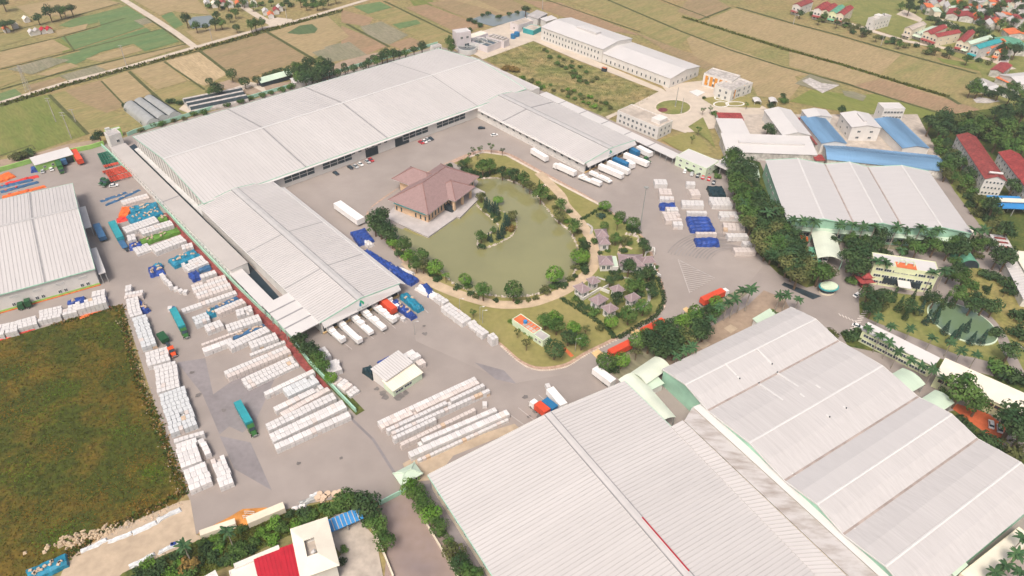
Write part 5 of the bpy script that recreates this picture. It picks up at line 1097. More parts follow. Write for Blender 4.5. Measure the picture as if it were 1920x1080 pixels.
tarp('red crumpled sheet below the orange tarpaulin', 'red_tarp', z2(245, 335), z2(355, 310), z2(240, 290), .7, 0, low=.7)
tarp('teal tarpaulin left of the loaf shaped row', 'teal_tarp', z3(870, 450), z3(945, 420), z3(832, 400), 2.4, 4)
tarp('long narrow blue tarpaulin between block rows, upper', 'box_blue', z3(950, 390), z3(1150, 300), z3(935, 355), 1.8, 7)
tarp('long narrow blue tarpaulin between block rows, lower', 'box_blue', z3(1110, 675), z3(1400, 555), z3(1095, 650), 2.0, 8)
tarp('blue heap with tan weights at the meadow edge', 'blue_tarp', z3(235, 425), z3(300, 395), z3(205, 310), 1.8, 5, low=.5)
tarp('blue tarpaulin beside the left hall front', 'blue_tarp', (127, 569), (158, 560), (125, 562), 2.0, 2)
tarp('blue tarpaulin pile behind the longest left hall pile', 'blue_tarp', (170, 566), (198, 558), (168, 561), 2.2, 0)
tarp('orange red sheets trailing below the left hall piles', 'orange_tarp', (150, 596), (206, 576), (149, 592), .6, 0, low=.8)
tarp('red blue scraps trailing below the leftmost piles', 'red_tarp', (0, 636), (64, 616), (0, 632), .6, 0, low=.8)
tarp('blue tarpaulin on the left column of the right yard', 'blue_tarp', zr(480, 280), zr(650, 280), zr(485, 228), 2.8, 0)
for i, (y0, y1) in enumerate(((425, 385), (460, 425), (500, 460), (535, 500))):
    tarp(['top', 'second', 'third', 'bottom'][i]+' bar of the four bar blue tarpaulin stack in the right yard', 'blue_tarp', zr(785+i*12, y0), zr(1035+i*18, y0), zr(775+i*12, y1), 2.6, 0, low=.12)
tarp('lowest blue tarpaulin stack of the right yard', 'blue_tarp', zr(888, 690), zr(1140, 690), zr(890, 618), 2.6, 0, low=.15)
tarp('dark green black tarpaulin beside the tree belt', 'black_tarp', zr(1050, 140), zr(1215, 140), zr(1042, 40), 3.0, 0, low=.3)
tarp('black tarpaulin heap behind the yard shed', 'black_tarp', (697, 700), (709, 692), (687, 683), 3.6, 0, low=.3)
tarp('crumpled blue sheet behind the yard shed', 'blue_tarp', (712, 681), (733, 671), (709, 676), 1.2, 0, low=.7)
tarp('crumpled red sheet behind the yard shed', 'red_tarp', (718, 684), (737, 674), (716, 681), .9, 0, low=.7)
tarp('blue cover at the head of the lane by the pond', 'blue_tarp', (673, 455), (700, 447), (663, 432), 2.2, 0)
tarp('white bundles showing between the lane tarpaulins', 'wrap_white', (690, 459), (700, 455), (676, 441), 2.0, 0)
tarp('long blue tarpaulin stretched along the lane by the pond', 'blue_tarp', (771, 529), (785, 520), (692, 462), 2.4, 0)
tarp('white strip along the pond side of the long blue tarpaulin', 'wrap_white', (772, 512), (776, 508), (704, 456), 2.0, 0)
tarp('blue and white tarpaulin below the long blue one', 'wrap_white', (812, 556), (822, 549), (787, 532), 2.0, 0)
tarp('blue sheet laid over the white lane bundles', 'blue_tarp', (803, 550), (815, 546), (789, 531), 2.3, 0)
tarp('blue tarpaulin load right of the docks, left one', 'blue_tarp', (771, 592), (780, 587), (743, 558), 2.8, 8)
tarp('blue tarpaulin load right of the docks, right one', 'teal_tarp', (782, 578), (794, 572), (756, 548), 2.8, 2)
tarp('blue tarpaulin with tan weights at the bottom left corner', 'teal_tarp', (50, 1088), (124, 1056), (40, 1070), 2.0, 12)
tarp('orange tarpaulin at the upper left edge', 'orange_tarp', (0, 338), (27, 328), (0, 326), 1.6, 0)
tarp('blue heap beside the green garage', 'blue_tarp', (57, 319), (68, 317), (54, 311), 1.8, 0)
for i, (a, b, m) in enumerate((((10, 345), (71, 330), 'red_tarp'), ((-5, 352), (60, 337), 'box_blue'), ((2, 360), (71, 341), 'box_blue'), ((5, 369), (84, 349), 'orange_tarp'))):
    tarp(['first', 'second', 'third', 'lowest'][i]+' of the long thin bundles above the left hall roof', m, a, b, (a[0]-1, a[1]-3), .9, 2, low=.6, bagm='red_tarp')
for i, (a, b) in enumerate((((190, 377), (237, 361)), ((200, 384), (262, 356)))):
    tarp(['upper', 'lower'][i]+' thin blue strip laid across the upper yard', 'box_blue', a, b, (a[0]-1, a[1]-2.4), .7, 3, low=.4)
for i, (a, b, w_) in enumerate((((152, 1034), (198, 1012), 5), ((203, 1016), (245, 1000), 4), ((250, 1000), (292, 980), 6), ((296, 976), (338, 956), 6), ((243, 1062), (288, 1040), 5), ((298, 1036), (338, 1016), 5))):
    tarp(['leftmost pale plastic sheeting heap on the sand track', 'second pale sheeting heap on the sand track', 'third pale sheeting heap on the sand track', 'pale sheeting heap nearest the block piles', 'lower pale sheeting roll beside the verge', 'white sheet over sacks beside the verge palm'][i], 'wrap_cool', a, b, (a[0]-1, a[1]-w_), .9, 2 if i > 4 else 0, 'plastic_sheeting', 'blue_tarp', low=.75)
# ------------------------------------------------------------------ vehicles
def wheel(t, x, y, r=.5, w_=.35):
    wh = MB().tube((x, y-w_/2, r), (x, y+w_/2, r), r, r, 10).build('wheel', M['rubber'], t)
    MB().tube((x, y-w_/2-.02, r), (x, y+w_/2+.02, r), r*.5, r*.5, 8).build('rim', M['steel'], wh)
def cab(t, x, m, bonnet=False):
    "cab with its nose at x, facing +x"
    b = MB()
    if bonnet:
        b.hexa([(x-1.9, -.85, .7), (x, -.8, .7), (x, .8, .7), (x-1.9, .85, .7)], [(x-1.9, -.85, 1.75), (x-.1, -.75, 1.55), (x-.1, .75, 1.55), (x-1.9, .85, 1.75)])
        b.hexa([(x-4.2, -1.2, .7), (x-1.9, -1.15, .7), (x-1.9, 1.15, .7), (x-4.2, 1.2, .7)], [(x-4.2, -1.15, 3.1), (x-2.5, -1.05, 2.95), (x-2.5, 1.05, 2.95), (x-4.2, 1.15, 3.1)]); o = b.build('cab', M[m], t)
        g = MB(); g.hexa([(x-2.02, -.95, 1.85), (x-1.9, -.95, 1.85), (x-1.9, .95, 1.85), (x-2.02, .95, 1.85)], [(x-2.5, -.95, 2.8), (x-2.4, -.95, 2.8), (x-2.4, .95, 2.8), (x-2.5, .95, 2.8)]); g.build('windscreen', M['glass'], o)
        MB().box(x-.04, x+.06, -.6, .6, .75, 1.4).build('grille', M['steel'], o)
    else:
        b.hexa([(x-2.3, -1.2, .6), (x, -1.2, .6), (x, 1.2, .6), (x-2.3, 1.2, .6)], [(x-2.2, -1.15, 3.1), (x-.25, -1.15, 3.0), (x-.25, 1.15, 3.0), (x-2.2, 1.15, 3.1)]); o = b.build('cab', M[m], t)
        g = MB(); g.hexa([(x-.16, -1.0, 1.75), (x+.0, -1.0, 1.75), (x+.0, 1.0, 1.75), (x-.16, 1.0, 1.75)], [(x-.3, -1.0, 2.75), (x-.17, -1.0, 2.75), (x-.17, 1.0, 2.75), (x-.3, 1.0, 2.75)]); g.build('windscreen', M['glass'], o)
    for s in (-1, 1): MB().box(x-.03, x+.05, s*.95-.15, s*.95+.15, .8, 1.05).build('headlight', M['trim'], o)
    for s in (-1, 1): wheel(t, x-1.0, s*1.05); wheel(t, x-3.6, s*1.05)
def ribbed_box(t, x0, x1, wd, z0, z1, m, name='box'):
    o = MB().box(x0, x1, -wd/2, wd/2, z0, z1).build(name, M[m], t); n = max(3, int((x1-x0)/1.2)); b = MB()
    for i in range(n+1):
        x = x0+.05+(x1-x0-.15)*i/n
        for s in (-1, 1): b.box(x, x+.12, s*wd/2-.03, s*wd/2+.05 if s > 0 else s*wd/2+.03, z0+.05, z1-.05) if s > 0 else b.box(x, x+.12, -wd/2-.05, -wd/2+.03, z0+.05, z1-.05)
    tag(b.build('wall_rib', M[m], o), kind='stuff'); return o
def truck(label, rear, front, cabm=None, boxm=None, name='truck', cat='truck', bonnet=False, wd=2.5, load=None, boxlen=None, flat_tail=0, z=3.9, L=None):
    a, b = G(*rear), G(*front); d = b-a; ln = L or d.length; t = thing(name, label, cat, (a.x, a.y, .07), math.atan2(d.y, d.x))
    cl = (4.3 if bonnet else 2.6) if cabm else 0
    MB().box(.1, ln-(.4 if cabm else .1), -.5, .5, .75, 1.05).build('chassis', M['dark'], t)
    if cabm: cab(t, ln, cabm, bonnet)
    x1 = ln-cl-.3 if cabm else ln
    if boxm: ribbed_box(t, flat_tail, x1 if not boxlen else flat_tail+boxlen, wd, 1.2, z, boxm, 'box')
    if flat_tail: MB().box(0, flat_tail-.05, -wd/2, wd/2, 1.1, 1.3).build('flatbed', M['box_blue'], t)
    if load:
        MB().box(0, x1, -wd/2, wd/2, 1.05, 1.25).build('flatbed', M['steel'], t); n = int(x1/1.5)
        for i in range(n):
            h = random.choice((2.6, 2.6, 3.2, 3.2, 2.0)); MB().box(x1*i/n+.04, x1*(i+1)/n-.04, -wd/2+.1+random.uniform(0, .1), wd/2-.1, 1.26, h).build('load_bale', M[load], t)
    for x in (1.2, 2.5, 3.8):
        if x < x1-2:
            for s in (-1, 1): wheel(t, x, s*1.0)
    return t
def zd(x, y): return (430+x/4.8, 470+y/4.8)
DOCK = [(zd(885, 712), zd(1035, 845)), (zd(985, 668), zd(1185, 852)), (zd(1090, 600), zd(1285, 775)), (zd(1195, 565), zd(1400, 735)), (zd(1300, 520), zd(1495, 665)), (zd(1435, 470), zd(1515, 545))]
for i, (a, b) in enumerate(DOCK): truck(nth(i, 6)+' of the white loaded trailers at the left wing docks', a, b, None, None, 'loaded_trailer', 'trailer', load='box_white')
truck('red container trailer between white ones at the docks', zd(1365, 480), zd(1490, 585), None, 'box_red', 'container_trailer', 'trailer', wd=2.8)
def zu(x, y): return (640+x/3, y/3)
D2 = [(zu(1335, 1005), zu(1460, 1055)), (zu(1398, 985), zu(1515, 1038)), (zu(1450, 958), zu(1580, 1015)), (zu(1498, 940), zu(1615, 992)), (zu(1590, 895), zu(1722, 948))]
for i, (a, b) in enumerate(D2): truck(nth(i, 5)+' of the white loaded trailers at the right wing docks', a, b, None, None if i < 2 else 'box_white', 'loaded_trailer', 'trailer', load='box_white' if i < 2 else None, wd=2.7)
truck('blue container trailer among white ones at the right wing', zu(1530, 920), zu(1608, 955), None, 'box_bright_blue', 'container_trailer', 'trailer', wd=2.9)
truck('short white box right of the blue container', zu(1605, 935), zu(1640, 958), None, 'box_white', 'container_trailer', 'trailer', wd=2.8)
truck('truck with green cab and blue box at the far dock', zu(1625, 865), zu(1735, 925), 'cab_green', 'box_bright_blue', wd=2.8, bonnet=True, boxlen=6)
truck('white box trailer at the far end of the docks', zu(1665, 855), zu(1738, 893), None, 'box_white', 'container_trailer', 'trailer', wd=3.2)
truck('white trailer parked against the right wing wall', zu(1072, 868), zu(1155, 918), None, 'box_white', 'container_trailer', 'trailer', wd=2.6)
truck('white trailer truck with dark cab beside the right wing', zu(1315, 1000), zu(1195, 945), 'cab_white', 'box_white', wd=2.6)
truck('teal trailer truck with green bonnet in the block yard', (323, 580), (352, 637), 'cab_green', 'box_teal', bonnet=True, flat_tail=4.5)
truck('teal box truck with green bonnet on dark tarmac', (449, 766), (480, 821), 'cab_green', 'box_teal', bonnet=True)
truck('orange bonneted truck beside the meadow piles', (305, 632), (329, 672), 'cab_orange', None, bonnet=True); _t = bpy.context.scene.objects
t_ = truck('dark green dumper body standing behind the orange truck', (303, 633), (313, 646), None, 'cab_dark_green', 'dump_body', 'truck', wd=2.9, z=2.8)
truck('blue grey open trailer beside the left hall', (184, 430), (196, 455), None, 'box_blue', 'open_trailer', 'trailer', wd=3.0, z=3.2)
truck('long teal tipper trailer in the upper yard', (213, 425), (229, 455), None, 'box_teal', 'open_trailer', 'trailer', wd=3.0, z=3.2)
truck('teal flat trailer behind the teal tipper', (226, 452), (240, 474), None, None, 'flat_trailer', 'trailer', flat_tail=9)
truck('red container on the road, lower left one', (1142, 673), (1180, 654), None, 'box_red', 'shipping_container', 'container', wd=2.9)
truck('red container on the road beside the tree row middle', (1203, 633), (1242, 612), None, 'box_red', 'shipping_container', 'container', wd=2.9)
truck('red container truck with white cab beside the palms', (1314, 574), (1362, 552), 'cab_white', 'box_red', wd=2.9)
truck('long white trailer beside the pond restaurant', (634, 392), (678, 424), None, 'box_white', 'container_trailer', 'trailer', wd=4.2, z=4.2)
truck('white box trailer behind the near factory eave', (1056, 772), (1030, 741), None, 'box_white', 'container_trailer', 'trailer', wd=3.0)
truck('orange red container truck with white cab at the factory eave', (1026, 784), (996, 760), 'cab_white', 'box_red', wd=2.9)
truck('blue container beside the orange red container truck', (1040, 778), (1020, 762), None, 'box_bright_blue', 'container_trailer', 'trailer', wd=2.9)
truck('white trailer beside the pale mint roofs', (1148, 728), (1114, 702), None, 'box_white', 'container_trailer', 'trailer', wd=3.0)
truck('green truck in front of the green garage', (112, 311), (118, 327), 'cab_green', 'cab_green', wd=2.6)
truck('dark blue box truck parked at the garage', (118, 300), (123, 313), None, 'box_blue', 'container_trailer', 'trailer', wd=3.0)
truck('red container beside the green garage', (142, 292), (154, 311), None, 'box_red', 'shipping_container', 'container', wd=3.0)
truck('dark green tractor unit beside the orange frames, left', (204, 338), (188, 350), 'cab_dark_green', None, bonnet=True)
truck('dark green tractor unit beside the orange frames, right', (208, 342), (194, 353), 'cab_dark_green', None, bonnet=True)
truck('dark green truck in front of the left hall wall', (62, 575), (36, 581), 'cab_dark_green', 'cab_dark_green', wd=2.5)
truck('white truck inside the arched gate canopy', (1552, 470), (1544, 494), 'cab_white', 'box_white')
truck('orange yellow small truck near the palms', (1512, 455), (1497, 453), 'cab_orange', 'orange_tarp', z=2.6)
def chassis_trailer(label, a, b, m, group):
    a, b = G(*a), G(*b); d = b-a; ln = d.length; t = thing('chassis_trailer', label, 'trailer', (a.x, a.y, .07), math.atan2(d.y, d.x), group)
    for s in (-1, 1): MB().box(0, ln, s*.7-.18, s*.7+.18, .9, 1.3).build('rail', M[m], t)
    for i in range(6): MB().box(ln*i/5.2, ln*i/5.2+.35, -1.25, 1.25, 1.0, 1.25).build('crossbeam', M[m], t)
    for x in (1.0, 2.3, 3.6):
        for s in (-1, 1): wheel(t, x, s*1.0)
def zl(x, y): return (x/4.8, 230+y/4.8)
gr = [((885, 305), (990, 278)), ((895, 325), (1010, 296)), ((905, 345), (1030, 316)), ((915, 365), (1050, 338)), ((925, 384), (1062, 358))]
for i, (a, b) in enumerate(gr): chassis_trailer(['topmost', 'second', 'third', 'fourth', 'lowest'][i]+' of the green skeletal trailers by the long shed', zl(*a), zl(*b), 'steel_green', 'green skeletal trailers')
gr = [((940, 412), (1070, 380)), ((930, 462), (1110, 414)), ((960, 478), (1130, 430)), ((975, 498), (1150, 448)), ((990, 522), (1180, 468)), ((1000, 542), (1190, 490))]
for i, (a, b) in enumerate(gr): chassis_trailer(['topmost', 'second', 'third', 'fourth', 'fifth', 'lowest'][i]+' of the orange skeletal trailers by the long shed', zl(*a), zl(*b), 'steel_red', 'orange skeletal trailers')
def make_car(m):
    t = thing('parked_car', 'car', 'car'); b = MB()
    prof = [(-2.15, .35), (-2.2, .8), (-1.9, .95), (-1.3, 1.0), (.9, .95), (1.9, .85), (2.15, .7), (2.15, .35)]
    n = len(prof); vs = [(x, -.88, z) for x, z in prof]+[(x, .88, z) for x, z in prof]
    b.add(vs, [tuple(range(n-1, -1, -1)), tuple(range(n, 2*n))]+[(i, (i+1) % n, (i+1) % n+n, i+n) for i in range(n)]); bo = b.build('body', M[m], t)
    c = MB(); c.hexa([(-1.75, -.8, .96), (1.0, -.8, .94), (1.0, .8, .94), (-1.75, .8, .96)], [(-1.2, -.62, 1.46), (.25, -.62, 1.46), (.25, .62, 1.46), (-1.2, .62, 1.46)]); c.build('glasshouse', M['glass'], t)
    MB().box(-1.2, .25, -.63, .63, 1.45, 1.52).build('roof', M[m], t)
    for x in (-1.35, 1.35):
        for s in (-1, 1): wheel(t, x, s*.8, .32, .22)
    for s in (-1, 1): MB().box(2.1, 2.18, s*.6-.2, s*.6+.2, .6, .75).build('headlight', M['trim'], bo)
    return t
CARS = {}
def car(label, m, x, y, yaw, group=None):
    if m not in CARS: CARS[m] = make_car(m); o = CARS[m]
    else: o = copy_tree(CARS[m])
    o.location = G(x, y)+Vector((0, 0, .12)); o.rotation_euler = (0, 0, yaw); o['label'] = label
    o['group'] = group or 'parked cars'
cc = 'parked cars'
for x, y, m, lb in ((790, 269, 'car_red', 'red car, leftmost of four by the main hall doorway'), (796, 267, 'car_white', 'white car right of the red one by the doorway'), (802, 264, 'car_silver', 'silver car in the doorway row of four'), (808, 262, 'car_dark', 'dark car at the right of the doorway row'),
                    (657, 316, 'car_dark', 'dark car leftmost of five below the main hall'), (667, 314, 'car_silver', 'silver car second of five below the main hall'), (676, 310, 'car_white', 'white car in the middle of five below the main hall'), (689, 305, 'car_silver', 'silver car beside the red one below the main hall'), (696, 302, 'car_red', 'red car at the right end below the main hall'),
                    (903, 242, 'car_dark', 'dark car in the courtyard inner corner'), (630, 327, 'car_dark', 'dark car alone near the left wing roof')):
    car(lb, m, x, y, R(-46) if x < 900 else R(10))
car('white car crossing the courtyard corner', 'car_white', 927, 255, R(20)); car('white car below the orange skeletal trailers', 'car_white', 214, 350, R(20))
car('silver car in front of the garage', 'car_silver', 81, 323, R(120)); car('white van like car beside the garage silver car', 'car_white', 97, 319, R(130))
for x, y, m, lb in ((1284, 323, 'car_white', 'white car nearest the pale green lodge corner'), (1297, 328, 'car_silver', 'silver car second in the lodge row'), (1308, 331, 'car_dark', 'dark car third in the lodge row'), (1318, 334, 'car_red', 'left red car in the lodge row'), (1329, 337, 'car_red', 'right red car in the lodge row'), (1338, 344, 'car_dark', 'dark car at the lower end of the lodge row')):
    car(lb, m, x, y, R(70))
car('white car at the gate lane beside the shrubs', 'car_white', 1606, 555, R(40)); car('white car waiting near the zebra crossing', 'car_white', 1607, 614, R(-30))
car('left white car on the red plaza', 'car_white', 1857, 798, R(65)); car('right white car on the red plaza', 'car_white', 1873, 806, R(65)); car('dark car under the right car shelter', 'car_dark', 1449, 192, R(10))
# ------------------------------------------------------------------ trees
rt = random.Random(11)
def leaves(mb, c, r, n, size, flat_=1.0, rough=.25):
    "n leaf sized faces spread over a lumpy ellipsoid at c with radii r"
    for _ in range(n):
        z = rt.uniform(-.75, 1); a = rt.uniform(0, 2*math.pi); q = math.sqrt(max(0, 1-z*z)); d = Vector((q*math.cos(a), q*math.sin(a), z))
        k = 1-abs(rt.gauss(0, rough)); p = Vector((c[0]+d.x*r[0]*k, c[1]+d.y*r[1]*k, c[2]+d.z*r[2]*k))
        nn = (d+Vector((rt.uniform(-.7, .7), rt.uniform(-.7, .7), rt.uniform(-.2, .9)))).normalized(); u = nn.orthogonal().normalized(); u = (u*math.cos(a*7)+nn.cross(u)*math.sin(a*7)); v = nn.cross(u)
        s = size*rt.uniform(.6, 1.3); b = s*rt.uniform(.5, .9)
        mb.add([p-u*s*.5, p-v*b*.5, p+u*s*.5, p+v*b*.5], [(0, 1, 2, 3)])
TREE = {}
def tree_meshes(kind, lm, var):
    "trunk and crown meshes of a tree 1 unit of crown radius wide; heights follow the kind"
    k = (kind, lm, var)
    if k in TREE: return TREE[k]
    tr, cr = MB(), MB()
    if kind == 'broad':
        tr.tube((0, 0, 0), (0, 0, 1.2), .10, .07, 6)
        for i in range(4):
            a = i*1.6+var; tr.tube((0, 0, .9), (math.cos(a)*.5, math.sin(a)*.5, 1.7), .05, .02, 5)
        for i in range(7):
            a = i*2.4+var; q = .52 if i else 0; leaves(cr, (math.cos(a)*q, math.sin(a)*q, 1.55+rt.uniform(-.25, .35)+(0 if i else .4)), [rt.uniform(.42, .58)]*2+[rt.uniform(.36, .5)], 110, .19)
    elif kind == 'round':
        tr.tube((0, 0, 0), (0, 0, 1.0), .09, .07, 6)
        leaves(cr, (0, 0, 1.45), (.95, .95, .78), 420, .2, rough=.12)
        for i in range(5):
            a = i*1.3+var; leaves(cr, (math.cos(a)*.55, math.sin(a)*.55, 1.5+rt.uniform(-.2, .3)), (.45, .45, .4), 50, .2)
    elif kind == 'bush':
        tr.tube((0, 0, 0), (0, 0, .4), .06, .04, 5)
        for i in range(5):
            a = i*1.9+var; q = .5 if i else 0; leaves(cr, (math.cos(a)*q, math.sin(a)*q, .5+rt.uniform(-.12, .2)), [rt.uniform(.42, .6)]*2+[rt.uniform(.35, .5)], 80, .24)
    elif kind == 'sparse':
        tr.tube((0, 0, 0), (0, 0, 1.6), .06, .04, 6)
        for i in range(5):
            a = i*1.3+var; tr.tube((0, 0, 1.0), (math.cos(a)*.6, math.sin(a)*.6, 1.9+.2*(i % 2)), .035, .015, 4); leaves(cr, (math.cos(a)*.5, math.sin(a)*.5, 1.75+.25*(i % 3)), (.4, .4, .3), 45, .2, rough=.4)
    elif kind == 'cone':
        tr.tube((0, 0, 0), (0, 0, 3.0), .12, .03, 6)
        for i in range(9):
            z = .5+i*.42; r = .95*(1-i/9.6); leaves(cr, (0, 0, z), (r, r, .34), int(75*r)+20, .26, rough=.2)
    TREE[k] = (tr.mesh('trunk', M['trunk']), cr.mesh('crown', M[lm]))
    return TREE[k]
HT = {'broad': 2.4, 'round': 2.2, 'bush': 1.0, 'sparse': 2.3, 'cone': 4.3}
def palm_meshes(var):
    k = ('palm', var)
    if k in TREE: return TREE[k]
    tr, cr = MB(), MB(); tr.tube((0, 0, 0), (.1, 0, 5), .26, .2, 7); tr.tube((.1, 0, 5), (.0, 0, 10), .2, .16, 7); tr.tube((0, 0, 10), (0, 0, 11), .22, .14, 7)
    for i in range(15):
        a = i*2.4+var; el = rt.uniform(-.15, 1.15); pts = []; ln = rt.uniform(2.7, 4.1); n = 5
        x = z = 0.0
        for s in range(n+1):
            pts.append((x, z)); an = el-s/n*(1.2+.5*(i % 3)/2); x += ln/n*math.cos(an); z += ln/n*math.sin(an)
        ca, sa = math.cos(a), math.sin(a)
        for s in range(n):
            w0, w1 = .62*(1-abs(s/n-.4)), .62*(1-abs((s+1)/n-.4)) if s < n-1 else .08
            (xa, za), (xb, zb) = pts[s], pts[s+1]
            for sd_ in (-1, 1):
                q = [(xa, 0, za), (xb, 0, zb), (xb, sd_*w1, zb-.42*w1), (xa, sd_*w0, za-.42*w0)]
                cr.add([(px*ca-py*sa, px*sa+py*ca, pz+10.9) for px, py, pz in q], [(0, 1, 2, 3) if sd_ > 0 else (3, 2, 1, 0)])
    TREE[k] = (tr.mesh('trunk', M['palm_trunk']), cr.mesh('crown', M['leaf_palm'])); return TREE[k]
def plant(kind, x, y, r, lm, label, group, hs=1.0, name=None):
    "tree whose crown is seen at photograph position (x, y)"
    if kind == 'palm':
        h = r; p = G(x, y, h*.98); tm, cm = palm_meshes(rt.randrange(7)); s = (h/11,)*3; s = (max(s[0], .8), max(s[0], .8), h/11); nm = 'palm_tree'
    else:
        h = HT[kind]*r*hs; p = G(x, y, h*.6); tm, cm = tree_meshes(kind, lm, rt.randrange(3)); j = rt.uniform(.92, 1.1); s = (r*j, r/j, r*hs*rt.uniform(.92, 1.08)); nm = {'bush': 'shrub', 'cone': 'conifer', 'round': 'clipped_tree', 'sparse': 'young_tree'}.get(kind, 'leafy_tree')
    t = thing(name or nm, label, 'palm' if kind == 'palm' else ('shrub' if kind == 'bush' else 'tree'), (p.x, p.y, .12), rt.uniform(0, 6.28), group); t.scale = s
    link('trunk', tm, t); link('crown', cm, t); return t
def zone(where, items, group):
    "items: (kind, x, y, radius or palm height, leaf, height stretch); labels count from left to right per kind"
    words = {'broad': 'leafy tree', 'round': 'clipped round tree', 'bush': 'shrub', 'sparse': 'thin young tree', 'cone': 'dark conifer', 'palm': 'palm tree'}
    tone = {'leaf_dark': 'dark ', 'leaf_bright': 'bright ', 'leaf_olive': 'olive ', 'leaf_rust': 'rusty ', 'leaf_mid': '', 'leaf_blue': 'bluish ', 'leaf_palm': ''}
    by = {}
    for it in items: by.setdefault((it[0], it[4] if len(it) > 4 else 'leaf_palm'), []).append(it)
    for (k, lm), L in by.items():
        L.sort(key=lambda t: t[1])
        for i, it in enumerate(L):
            w_ = tone[lm]+words[k]; n = nth(i, len(L)); plant(k, it[1], it[2], it[3], lm, (n+' '+w_ if n else 'lone '+w_)+' '+where, group, it[5] if len(it) > 5 else 1.0)
def inside(p, poly):
    c = False; j = len(poly)-1
    for i in range(len(poly)):
        a, b = poly[i], poly[j]
        if (a[1] > p[1]) != (b[1] > p[1]) and p[0] < (b[0]-a[0])*(p[1]-a[1])/(b[1]-a[1])+a[0]: c = not c
        j = i
    return c
def scatter(poly, n, dmin, kinds, rr, leafs, hs=1.0):
    out = []; xs = [p[0] for p in poly]; ys = [p[1] for p in poly]; tries = 0
    while len(out) < n and tries < n*80:
        tries += 1; p = (rt.uniform(min(xs), max(xs)), rt.uniform(min(ys), max(ys)))
        if inside(p, poly) and all((p[0]-o[1])**2+((p[1]-o[2])*1.35)**2 > dmin*dmin for o in out): out.append((rt.choice(kinds), p[0], p[1], rt.uniform(*rr), rt.choice(leafs), hs))
    return out
D_, B_, MD, O_, RU, BL = 'leaf_dark', 'leaf_bright', 'leaf_mid', 'leaf_olive', 'leaf_rust', 'leaf_blue'
zone('in the dark clump left of the restaurant', [('broad', 704, 412, 5, D_), ('broad', 713, 424, 5.2, D_), ('broad', 724, 434, 5, D_), ('broad', 715, 408, 4.4, D_), ('broad', 728, 441, 4.4, D_), ('broad', 703, 425, 4, MD)], 'trees left of the restaurant')
zone('on the pond bank beside the lane', [('round', 735, 455, 2.8, B_), ('broad', 757, 461, 4.2, MD), ('bush', 748, 474, 3, D_), ('broad', 766, 480, 3.6, B_), ('broad', 790, 478, 3.8, MD), ('broad', 780, 496, 3.6, MD), ('broad', 793, 496, 3.6, O_), ('round', 816, 503, 4, B_), ('bush', 820, 520, 2.6, D_), ('bush', 808, 512, 2, D_), ('sparse', 836, 520, 2.4, B_), ('bush', 858, 537, 2.2, D_), ('round', 872, 525, 3.2, B_, .8), ('bush', 877, 535, 2.4, MD), ('broad', 906, 546, 3.8, MD), ('bush', 882, 549, 2, D_), ('bush', 893, 556, 1.8, O_), ('bush', 930, 562, 1.6, D_)], 'trees on the pond bank by the lane')
zone('on the lower pond bank', [('round', 963, 546, 4.4, MD), ('bush', 972, 565, 1.8, MD), ('bush', 990, 562, 1.5, O_), ('bush', 1005, 558, 1.8, O_), ('bush', 1022, 544, 3, O_), ('round', 1040, 516, 4.3, B_), ('bush', 1045, 533, 2.8, D_), ('bush', 1056, 533, 2.6, D_), ('bush', 1036, 537, 2, MD), ('bush', 1078, 517, 1.8, D_), ('bush', 1070, 522, 2.2, O_)], 'trees on the lower pond bank')
zone('on the right pond bank', [('round', 1088, 480, 4.5, B_), ('bush', 1096, 500, 2.8, D_), ('bush', 1093, 493, 2.4, MD), ('broad', 1077, 425, 3.8, MD), ('bush', 1097, 458, 3.2, D_), ('bush', 1092, 450, 2.4, MD), ('broad', 1049, 404, 3.6, O_), ('broad', 1052, 383, 3.4, MD), ('bush', 1063, 414, 2.2, B_), ('broad', 1014, 364, 4.4, MD), ('bush', 1031, 370, 2.2, MD), ('bush', 1038, 369, 2.2, O_), ('bush', 1080, 500, 2.4, O_), ('bush', 1068, 395, 2, D_), ('bush', 1085, 435, 1.8, O_), ('bush', 1040, 388, 2, O_), ('bush', 1098, 508, 2.2, D_), ('broad', 1098, 468, 2.4, D_)], 'trees on the right pond bank')
zone('on the far pond bank', [('broad', 866, 308, 2.8, D_), ('broad', 876, 305, 2.8, MD), ('broad', 905, 315, 4.2, MD), ('broad', 918, 312, 4, MD), ('broad', 942, 324, 3.4, D_), ('broad', 955, 325, 3, MD), ('broad', 964, 328, 3.8, D_), ('bush', 972, 333, 2.4, D_), ('broad', 982, 336, 3.8, MD), ('broad', 994, 348, 3.6, O_), ('cone', 1011, 347, 1.7, MD), ('bush', 870, 316, 3, D_), ('bush', 880, 320, 3, D_), ('bush', 890, 323, 3, D_), ('bush', 900, 326, 3, D_), ('bush', 912, 326, 2.8, D_), ('bush', 925, 322, 2.4, MD), ('bush', 843, 310, 2.2, D_), ('bush', 935, 318, 2, O_), ('bush', 1006, 358, 2.2, O_)], 'trees on the far pond bank')
zone('at the courtyard tip of the lawn', [('sparse', 887, 284, 2, MD), ('sparse', 900, 281, 2.2, MD), ('sparse', 921, 278, 2.6, MD), ('sparse', 942, 284, 2, D_), ('sparse', 895, 294, 1.6, MD), ('sparse', 880, 292, 1.6, MD)], 'young trees at the lawn tip')
